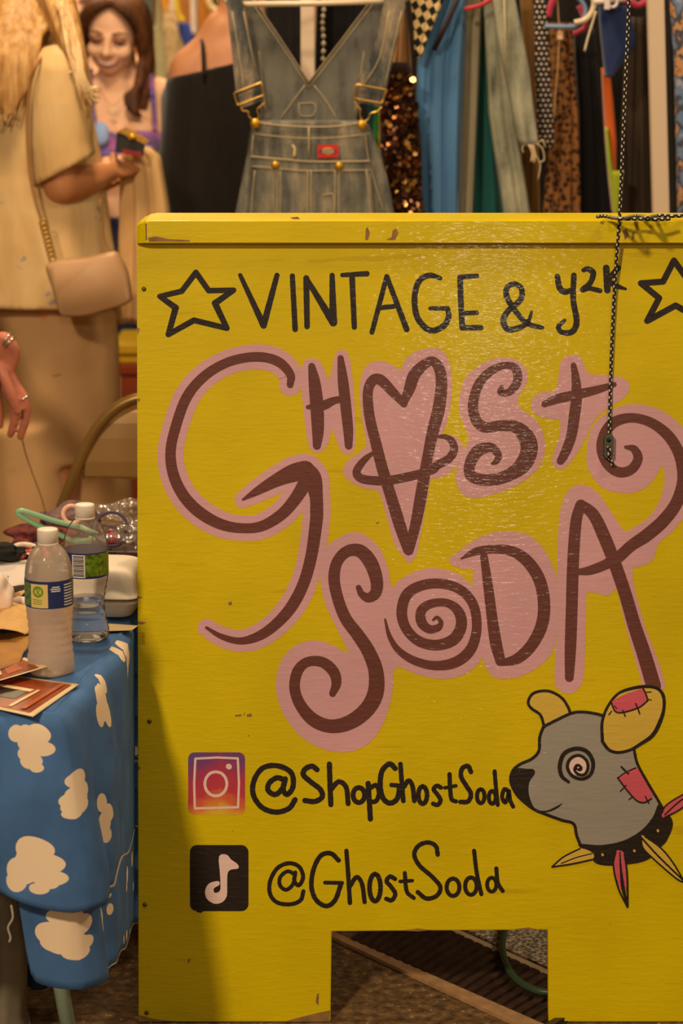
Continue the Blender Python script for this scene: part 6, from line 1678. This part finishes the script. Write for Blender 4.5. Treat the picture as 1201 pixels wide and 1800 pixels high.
# crossbody bag
bag = thing('crossbody_bag', 'beige leather crossbody bag on the blonde shopper hip', 'bag', at(155, 556, 5.30))
BGM = mat('bag_leather', (184, 140, 98), 0.45, var=0.06, vscale=15, bump=.2, bscale=260)
bpoly = [(79, 474), (84, 464), (110, 458), (150, 455), (192, 446), (206, 450), (222, 480), (229, 520), (226, 534), (190, 546), (150, 557), (112, 558), (102, 550), (92, 515)]
def bagsolid(poly, Y, th, name, m):
    n = len(poly); cx = sum(p[0] for p in poly) / n; cy = sum(p[1] for p in poly) / n
    V, Fc = [], []
    levels = [(0.90, 0.0), (0.975, .006), (1.0, .018), (1.0, th - .018), (.975, th - .006), (.9, th)]
    Q = crv(poly, 3, True); n = len(Q)
    for s_, d_ in levels:
        for p in Q: V.append(at(cx + (p[0] - cx) * s_, cy + (p[1] - cy) * s_, Y) + Vector((0, d_, 0)))
    for i in range(len(levels) - 1):
        for k_ in range(n):
            k2 = (k_ + 1) % n; Fc.append((i * n + k_, i * n + k2, (i + 1) * n + k2, (i + 1) * n + k_))
    Fc.append(tuple(reversed(range(n)))); Fc.append(tuple((len(levels) - 1) * n + k_ for k_ in range(n)))
    bm = bmesh.new(); bv = [bm.verts.new(p) for p in local(bag, V)]
    for f in Fc: bm.faces.new([bv[i] for i in f])
    return from_bm(name, bm, m, bag, True)
bagsolid(bpoly, 5.285, .065, 'bag_body', BGM)
tube('zip', local(bag, crv([tuple(at(x, y, 5.289)) for x, y in ((88, 474), (110, 467), (150, 464), (190, 455), (205, 458))], 4)), .0022, mat('zip_brown', (120, 84, 48), .5), bag, 6)
CHN = mat('chain_gold', (170, 128, 50), .35, .8)
stp = [(104, 82), (84, 92), (66, 112), (54, 145), (49, 190), (48, 240), (52, 300), (62, 350), (74, 390)]
STR = mat('strap_leather', (150, 104, 56), .5)
def strapY(y): return 5.335 if y > 110 else 5.36 + (110 - y) * .003
tube('strap', local(bag, crv([tuple(at(x, y, strapY(y))) for x, y in stp], 4)), .0042, STR, bag, 8, False, .5)
for i in range(9):
    t = i / 8; c_ = at(76 + 16 * t, 392 + 62 * t, 5.31 - .006 * t)
    torus('chain_link', c_, .0075, .0022, CHN, None, None, (math.pi / 2, 0 if i % 2 else 1.2, .3), None, bag, 12)
tube('side_strap', local(bag, crv([tuple(at(x, y, 5.35)) for x, y in ((176, 350), (180, 390), (184, 425), (200, 446))], 4)), .004, STR, bag, 8, False, .5)
# garment over her forearm, and the case she holds
drape_px('folded_trousers', [(262, 216, 262), (276, 210, 281), (375, 208, 298), (470, 204, 302), (570, 198, 306)], 5.60, 0.07, 2.3, 0.014, mat('held_beige', (208, 164, 108), .85, var=.06, vscale=8, bump=.2, bscale=300), 'beige trousers draped over the blonde shopper forearm', 'trousers', phase=.6)
case = thing('glasses_case', 'dark case with a gold clasp held by the blonde shopper', 'case', at(228, 272, 5.54))
def cs(name, poly, Y, th, m): return prism(name, poly, lambda p, k: local(case, [at(p[0], p[1], Y + th * k)])[0], m, case, .001)
cs('case_body', [(206, 232), (230, 242), (255, 255), (252, 276), (226, 270), (202, 268)], 5.54, .035, mat('case_black', (38, 30, 26), .4))
cs('case_lid', [(205, 231), (222, 223), (264, 247), (256, 255)], 5.536, .040, mat('case_gold', (196, 146, 70), .3, .5, var=.3, vscale=60))
cs('red_trim', [(214, 262), (249, 267), (250, 276), (215, 270)], 5.538, .004, mat('case_red', (140, 20, 30), .5))
lump('clasp', at(232, 240, 5.53), (.010, .006, .007), mat('clasp_gold', (230, 176, 40), .3, .6), None, None, 3, .2).parent = None
ck = bpy.context.scene.objects['clasp']; ck.parent = case; ck.location = local(case, [ck.location])[0]

# --- smiling shopper facing the camera
Wx = (at(212, 160, 7.0).x, 7.0)
w_ = thing('person', 'smiling dark haired shopper in a purple bra top looking down', 'person', (Wx[0], Wx[1], 0))
kw_ = 0.965
bb = Blob(); P = body_core(bb, Wx, kw_, 0.0)
hc = at(199, 64, 6.96)
RH = Matrix.Rotation(math.radians(5), 3, 'Y') @ Matrix.Rotation(math.radians(-6), 3, 'Z') @ Matrix.Rotation(math.radians(14), 3, 'X') @ Matrix.Diagonal((1.07, 1.0, 0.95))
head_shape(bb, hc, RH, 0.96)
bb.limb([hc + Vector((0, .03, -.06)), at(206, 160, 7.0)], [.048, .052])
for s_, px in ((-1, 146), (1, 281)):
    sh = at(px, 168, 7.0); el = at(px + s_ * 10, 330, 6.98); wr = at(214 + s_ * 28, 296, 6.74)
    bb.limb([at(212 + s_ * 30, 154, 7.0), sh], [.045, .05]); bb.limb([sh, (sh + el) / 2, el], [.050, .043, .036]); bb.limb([el, wr], [.036, .025])
    add_hand(bb, wr, Vector((-s_ * .4, -.8, .3)), Vector((0, 0, -1)), .7, .95, s_)
for s_ in (-1, 1): bb.ell(at(214 + s_ * 36, 240, 6.925), (.058, .05, .055))
blob_child(bb, 'body', SK1, w_, .0058, 4)
face_parts(w_, hc, RH, .96)
def purple():
    return floral('purple_print', [(96, 76, 150), (130, 108, 176), (112, 88, 140), (170, 96, 160), (150, 130, 190)], 22)
PUR = purple()
bb = Blob()
for s_ in (-1, 1): bb.ell(at(214 + s_ * 37, 252, 6.918), (.066, .058, .052))
bb.loft([(at(212, 300, 6.98), .128, .098, 0), (at(212, 268, 6.97), .140, .112, 0), (at(212, 246, 6.98), .138, .10, 0)], 40)
blob_child(bb, 'bra_top', PUR, w_, .007, 3)
lump('cup_highlight', at(178, 236, 6.855), (.022, .012, .034), mat('highlight_blue', (150, 176, 226), .7), None, None, 5, .08)  # pale blue lump standing in for the highlight on the bra top
ck = bpy.context.scene.objects['cup_highlight']; ck.parent = w_; ck.location = local(w_, [ck.location])[0]
tube('shoulder_strap', local(w_, crv([tuple(at(x, y, Y)) for x, y, Y in ((262, 120, 7.02), (265, 130, 6.955), (268, 160, 6.925), (271, 195, 6.905), (272, 232, 6.89))], 4)), .0075, PUR, w_, 8)
tube('shoulder_strap', local(w_, crv([tuple(at(x, y, Y)) for x, y, Y in ((160, 124, 7.02), (158, 134, 6.955), (158, 165, 6.925), (164, 200, 6.905), (170, 230, 6.89))], 4)), .0075, PUR, w_, 8)
tube('necklace', local(w_, crv([tuple(at(x, y, Y)) for x, y, Y in ((172, 148, 6.94), (184, 172, 6.905), (197, 186, 6.89), (214, 172, 6.905), (228, 148, 6.94))], 4)), .0011, CHN, w_, 5)
torus('pendant', at(198, 194, 6.878), .0068, .0026, mat('pendant_pale', (232, 208, 170), .3), None, None, (math.pi / 2, 0, 0), None, w_, 20)
bb = Blob()
for s_ in (-1, 1):
    bb.limb([P(s_ * .085, 0, .86), P(s_ * .09, 0, .5), P(s_ * .09, 0, .09)], [.095, .085, .09])
bb.loft([(P(0, 0, .78), .13, .1, 0), (P(0, 0, .9), .158, .115, 0), (P(0, 0, 1.0), .14, .105, 0)])
blob_child(bb, 'jeans', denim('dark_jeans', (52, 62, 90), (90, 100, 124)), w_, .01, 3)
shoes(w_, P, mat('shoe_white', (210, 200, 190), .6))
BRH = hairmat('hair_brown', (40, 22, 12), (112, 66, 34), .6)
bb = Blob()
bb.ell(hc + RH @ Vector((0, .030, .042)), (.085, .086, .092), RH)
rn = random.Random(8)
def hq(x, y, z): return hc + RH @ Vector((x, y, z))
for s_ in (-1, 1):
    for i in range(9):
        t = i / 8
        # locks fall from the centre parting round the cheek to the chest
        o_ = rn.uniform(-.006, .006)
        bb.limb([hq(s_ * .008, -.062 + .11 * t, .118 - .01 * t), hq(s_ * (.046 + .01 * t), -.066 + .12 * t, .094), hq(s_ * (.074 + .006 * t) + o_, -.040 + .10 * t, .035), hq(s_ * .086 + o_, -.02 + .07 * t, -.04), hq(s_ * (.080 + .02 * rn.random()), -.035 + .06 * t, -.11), at(206 + s_ * (40 + 14 * rn.random()), 172 + rn.uniform(-14, 18), 6.93)],
                [.012, .017, .019, .020, .017, .007], 4)
# a lock lying in front of the shoulder
for i in range(4): bb.limb([hq(.082, -.03, -.06), at(246 - i * 2, 150, 6.90), at(222 + i * 5, 168, 6.89), at(226 + i * 6, 190 + 4 * i, 6.88), at(240 + i * 4, 205, 6.88)], [.012, .010, .008, .007, .004], 4)
blob_child(bb, 'hair', BRH, w_, .0055, 2)
ph = thing('phone', 'grey phone with a white corner held by the smiling shopper', 'phone', at(262, 272, 6.64))
prism('phone_body', [(250, 256), (282, 262), (278, 284), (248, 278)], lambda p, k: local(ph, [at(p[0], p[1], 6.64 + .012 * k)])[0], mat('phone_grey', (112, 100, 92), .4), ph, .001)
prism('white_corner', [(252, 256), (268, 258), (254, 274)], lambda p, k: local(ph, [at(p[0], p[1], 6.636 + .003 * k)])[0], mat('phone_white', (236, 226, 220), .4), ph)

# --- shopper in a black off-shoulder top, seen from behind
Kx = (at(414, 200, 6.05).x, 6.05); YK = math.radians(180)
k_p = thing('person', 'bare shouldered shopper in a black off shoulder top seen from behind', 'person', (Kx[0], Kx[1], 0))
bb = Blob(); P = body_core(bb, Kx, 1.0, YK)
hcK = at(425, -75, 6.05); head_shape(bb, hcK, Matrix.Rotation(YK, 3, 'Z'), 1.0)
bb.limb([hcK + Vector((0, 0, -.04)), at(416, 55, 6.05)], [.05, .054])
for s_, px in ((-1, 334), (1, 500)):
    sh = at(px, 122, 6.03); el = at(px + s_ * 22, 330, 6.02); wr = at(px + s_ * 4, 470, 5.98)
    bb.limb([at(410 + s_ * 18, 52, 6.04), at((px + 410) / 2, 88, 6.04), sh], [.050, .052, .052]); bb.limb([sh, (sh + el) / 2, el], [.052, .044, .037]); bb.limb([el, wr], [.036, .025]); add_hand(bb, wr, Vector((0, .1, -1)), Vector((-s_, 0, 0)), .4, 1.0, s_)
bb.loft([(at(410, 210, 6.05), .15, .09, 0), (at(410, 130, 6.05), .155, .085, 0), (at(410, 84, 6.05), .115, .07, 0), (at(412, 55, 6.05), .06, .055, 0)])
blob_child(bb, 'body', SK4, k_p, .008, 6)
face_parts(k_p, hcK, Matrix.Rotation(YK, 3, 'Z'), 1.0, (50, 30, 20), False)
BKT = mat('black_knit', (24, 18, 13), 0.9, spec=.15, var=.15, vscale=14, stretch=(6, 6, 1), sheen=.2, bump=.4, bscale=240)
bb = Blob()
def kt(y): return y
rings_ = [((404, 560), .19, .135), ((404, 470), .172, .125), ((406, 380), .165, .115), ((408, 290), .168, .115), ((408, 220), .176, .115), ((408, 168), .176, .108), ((410, 138), .160, .100), ((414, 100), .150, .092)]
bb.loft([(at(x, y, 6.05), rx, ry, 0) for (x, y), rx, ry in rings_], 48)
V0 = len(bb.v)
for s_, px in ((-1, 336), (1, 500)):
    sh = at(px + s_ * 2, 150, 6.02); el = at(px + s_ * 20, 330, 6.01); wr = at(px + s_ * 4, 450, 5.985)
    bb.limb([sh, (sh + el) / 2, el, wr], [.062, .060, .056, .046])
# the neckline of the top slopes up to the right
for i, v in enumerate(bb.v):
    x, y = project(v)
    lim = 136 - (x - 300) * .23
    if y < lim:
        zt = at(x, lim, v.y).z
        bb.v[i] = Vector((v.x, v.y, min(v.z, zt)))
blob_child(bb, 'black_top', BKT, k_p, .0075, 4)
tube('shoulder_strap', local(k_p, crv([tuple(at(x, y, Y)) for x, y, Y in ((352, 64, 6.05), (356, 76, 5.985), (357, 92, 5.965), (358, 112, 5.955), (358, 132, 5.945))], 4)), .0052, BKT, k_p, 8)
bb = Blob(); bb.loft([(P(0, 0, .3), .2, .16, 0), (P(0, 0, .7), .17, .13, 0), (P(0, 0, .95), .15, .11, 0)])
blob_child(bb, 'skirt', BKT, k_p, .012, 3)
shoes(k_p, P, mat('shoe_black', (40, 34, 30), .5))
bb = Blob(); bb.ell(hcK + Vector((0, -.028, .035)), (.085, .09, .095)); bb.ell(hcK + Vector((0, -.10, .03)), (.045, .04, .045))
blob_child(bb, 'hair_bun', hairmat('hair_dark', (30, 18, 12), (70, 42, 26)), k_p, .008, 2)

# --- person reaching over the table, only a ringed hand in view
Rx = (-1.12, 4.95); YR = math.radians(60)
r_p = thing('person', 'person reaching in from the left edge, a hand with silver rings in view', 'person', (Rx[0], Rx[1], 0))
bb = Blob(); P = body_core(bb, Rx, 1.0, YR)
hcR = P(0, -.01, 1.545); head_shape(bb, hcR, Matrix.Rotation(YR, 3, 'Z'), 1.0)
YH = 4.66
hA = lambda x, y, dy=0.0: at(x, y, YH + dy)
shR = P(.17, -.02, 1.32); elR = at(-190, 470, 4.70); wrR = hA(-34, 590, .02)
bb.limb([shR, (shR + elR) / 2, elR], [.05, .045, .04]); bb.limb([elR, elR.lerp(wrR, .5), wrR], [.041, .036, .026])
# palm and back of the hand
bb.limb([wrR, hA(-18, 615, .02), hA(2, 645, .01)], [.026, .034, .030]); bb.limb([hA(-20, 625, .03), hA(-12, 662, .02)], [.030, .024]); bb.limb([hA(-6, 608, -.01), hA(10, 640, 0)], [.024, .018])
bb.limb([hA(0, 645, -.018), hA(10, 668, -.024), hA(21, 697, -.024), hA(31, 724, -.018)], [.0125, .0115, .0105, .0085], 4)
bb.limb([hA(10, 645, 0), hA(26, 676, -.004), hA(43, 704, -.002), hA(45, 734, .006), hA(36, 768, .014)], [.0125, .0115, .0105, .0095, .008], 4)
bb.limb([hA(-8, 655, .02), hA(14, 690, .022), hA(27, 722, .022), hA(23, 750, .026), hA(18, 764, .03)], [.012, .011, .010, .009, .0075], 4)
bb.limb([hA(-20, 655, .0), hA(-10, 690, -.006), hA(-2, 722, -.004), hA(0, 748, 0)], [.012, .011, .010, .008], 4)
bb.limb([hA(-8, 598, -.015), hA(8, 594, -.022), hA(20, 606, -.02), hA(26, 622, -.012), hA(19, 648, -.006)], [.013, .013, .012, .0115, .009], 4)
shL = P(-.17, -.02, 1.32); elL = P(-.24, -.02, 1.05); wrL = P(-.2, -.2, .95)
bb.limb([shL, elL], [.05, .04]); bb.limb([elL, wrL], [.04, .026]); add_hand(bb, wrL, Vector((.3, -.6, -.3)), Vector((0, 0, -1)), .5)
blob_child(bb, 'body', SK3, r_p, .0042, 3)
face_parts(r_p, hcR, Matrix.Rotation(YR, 3, 'Z'), 1.0, (60, 40, 28), False)
SILV = mat('ring_silver', (226, 212, 190), .2, .9)
def ringon(c, axis, R_):
    ax = axis.normalized(); a_ = ax.orthogonal().normalized(); b_ = ax.cross(a_)
    tube('ring', local(r_p, [c + a_ * R_ * math.cos(q * math.pi / 12) + b_ * R_ * math.sin(q * math.pi / 12) for q in range(24)]), .0021, SILV, r_p, 8, True)
ringon(hA(41.5, 700, -.002), hA(43, 704) - hA(34, 690), .0122)
ringon(hA(11, 596, -.022), hA(20, 606) - hA(0, 592), .0145); ringon(hA(16, 601, -.021), hA(20, 606) - hA(8, 594), .0143)
bb = Blob(); bb.loft([(P(0, 0, .84), .17, .125, YR), (P(0, 0, 1.05), .15, .115, YR), (P(0, 0, 1.25), .165, .12, YR), (P(0, .01, 1.345), .13, .085, YR)])
bb.limb([shR, (shR + elR) / 2, elR], [.062, .058, .052]); bb.limb([shL, elL], [.062, .052])
blob_child(bb, 'jumper', mat('jumper_grey', (96, 84, 74), .9), r_p, .012, 4)
bb = Blob()
for s_ in (-1, 1): bb.limb([P(s_ * .085, 0, .84), P(s_ * .09, 0, .5), P(s_ * .09, 0, .09)], [.1, .085, .08])
blob_child(bb, 'trousers', mat('trousers_grey', (110, 100, 86), .9), r_p, .012, 4)
shoes(r_p, P, mat('shoe_black', (40, 34, 30), .5))
bb = Blob(); bb.ell(hcR + Matrix.Rotation(YR, 3, 'Z') @ Vector((0, .03, .04)), (.086, .09, .095))
blob_child(bb, 'hair', hairmat('hair_dark2', (40, 26, 16), (80, 52, 30)), r_p, .01, 2)
cd = tube('thin_cord', crv([tuple(v) for v in (hA(37, 764, .012), hA(46, 800, .0), hA(60, 840, -.02), hA(72, 872, -.08), at(80, 900, 4.25))], 5), .0016, mat('cord_brown', (112, 76, 44), .7), None, 6)
tag(cd, 'thin brown cord hanging from the ringed hand to the table', 'cord')

# --- far shopper behind the smiling one
Fx = (at(138, 60, 8.2).x, 8.2)
f_p = thing('person', 'blurred shopper with brown hair far behind between the blonde and the smiling shopper', 'person', (Fx[0], Fx[1], 0))
bb = Blob(); P = body_core(bb, Fx, 1.02, 0.0); hcF = P(0, -.01, 1.53); head_shape(bb, hcF, Matrix.Identity(3), 1.0)
for s_ in (-1, 1):
    bb.limb([P(s_ * .13, 0, 1.32), P(s_ * .19, 0, 1.30), P(s_ * .21, 0, 1.05), P(s_ * .2, -.05, .84)], [.05, .05, .04, .026]); add_hand(bb, P(s_ * .2, -.05, .84), Vector((0, -.2, -1)), Vector((-s_, 0, 0)), .4, 1.0, s_)
blob_child(bb, 'body', SK1, f_p, .012, 4)
face_parts(f_p, hcF, Matrix.Identity(3), 1.0, (70, 44, 28), False)
bb = Blob(); bb.ell(hcF + Vector((0, .03, .045)), (.085, .09, .092)); blob_child(bb, 'hair', hairmat('hair_far', (80, 46, 20), (130, 82, 40)), f_p, .01, 2)
bb = Blob(); bb.loft([(P(0, 0, .8), .17, .13, 0), (P(0, 0, 1.1), .15, .11, 0), (P(0, 0, 1.28), .16, .11, 0)]); blob_child(bb, 'dress', mat('far_dress', (150, 120, 90), .9), f_p, .012, 3)
bb = Blob()
for s_ in (-1, 1): bb.limb([P(s_ * .085, 0, .84), P(s_ * .09, 0, .5), P(s_ * .09, 0, .09)], [.1, .085, .08])
blob_child(bb, 'trousers', mat('trousers_grey', (110, 100, 86), .9), f_p, .012, 4)
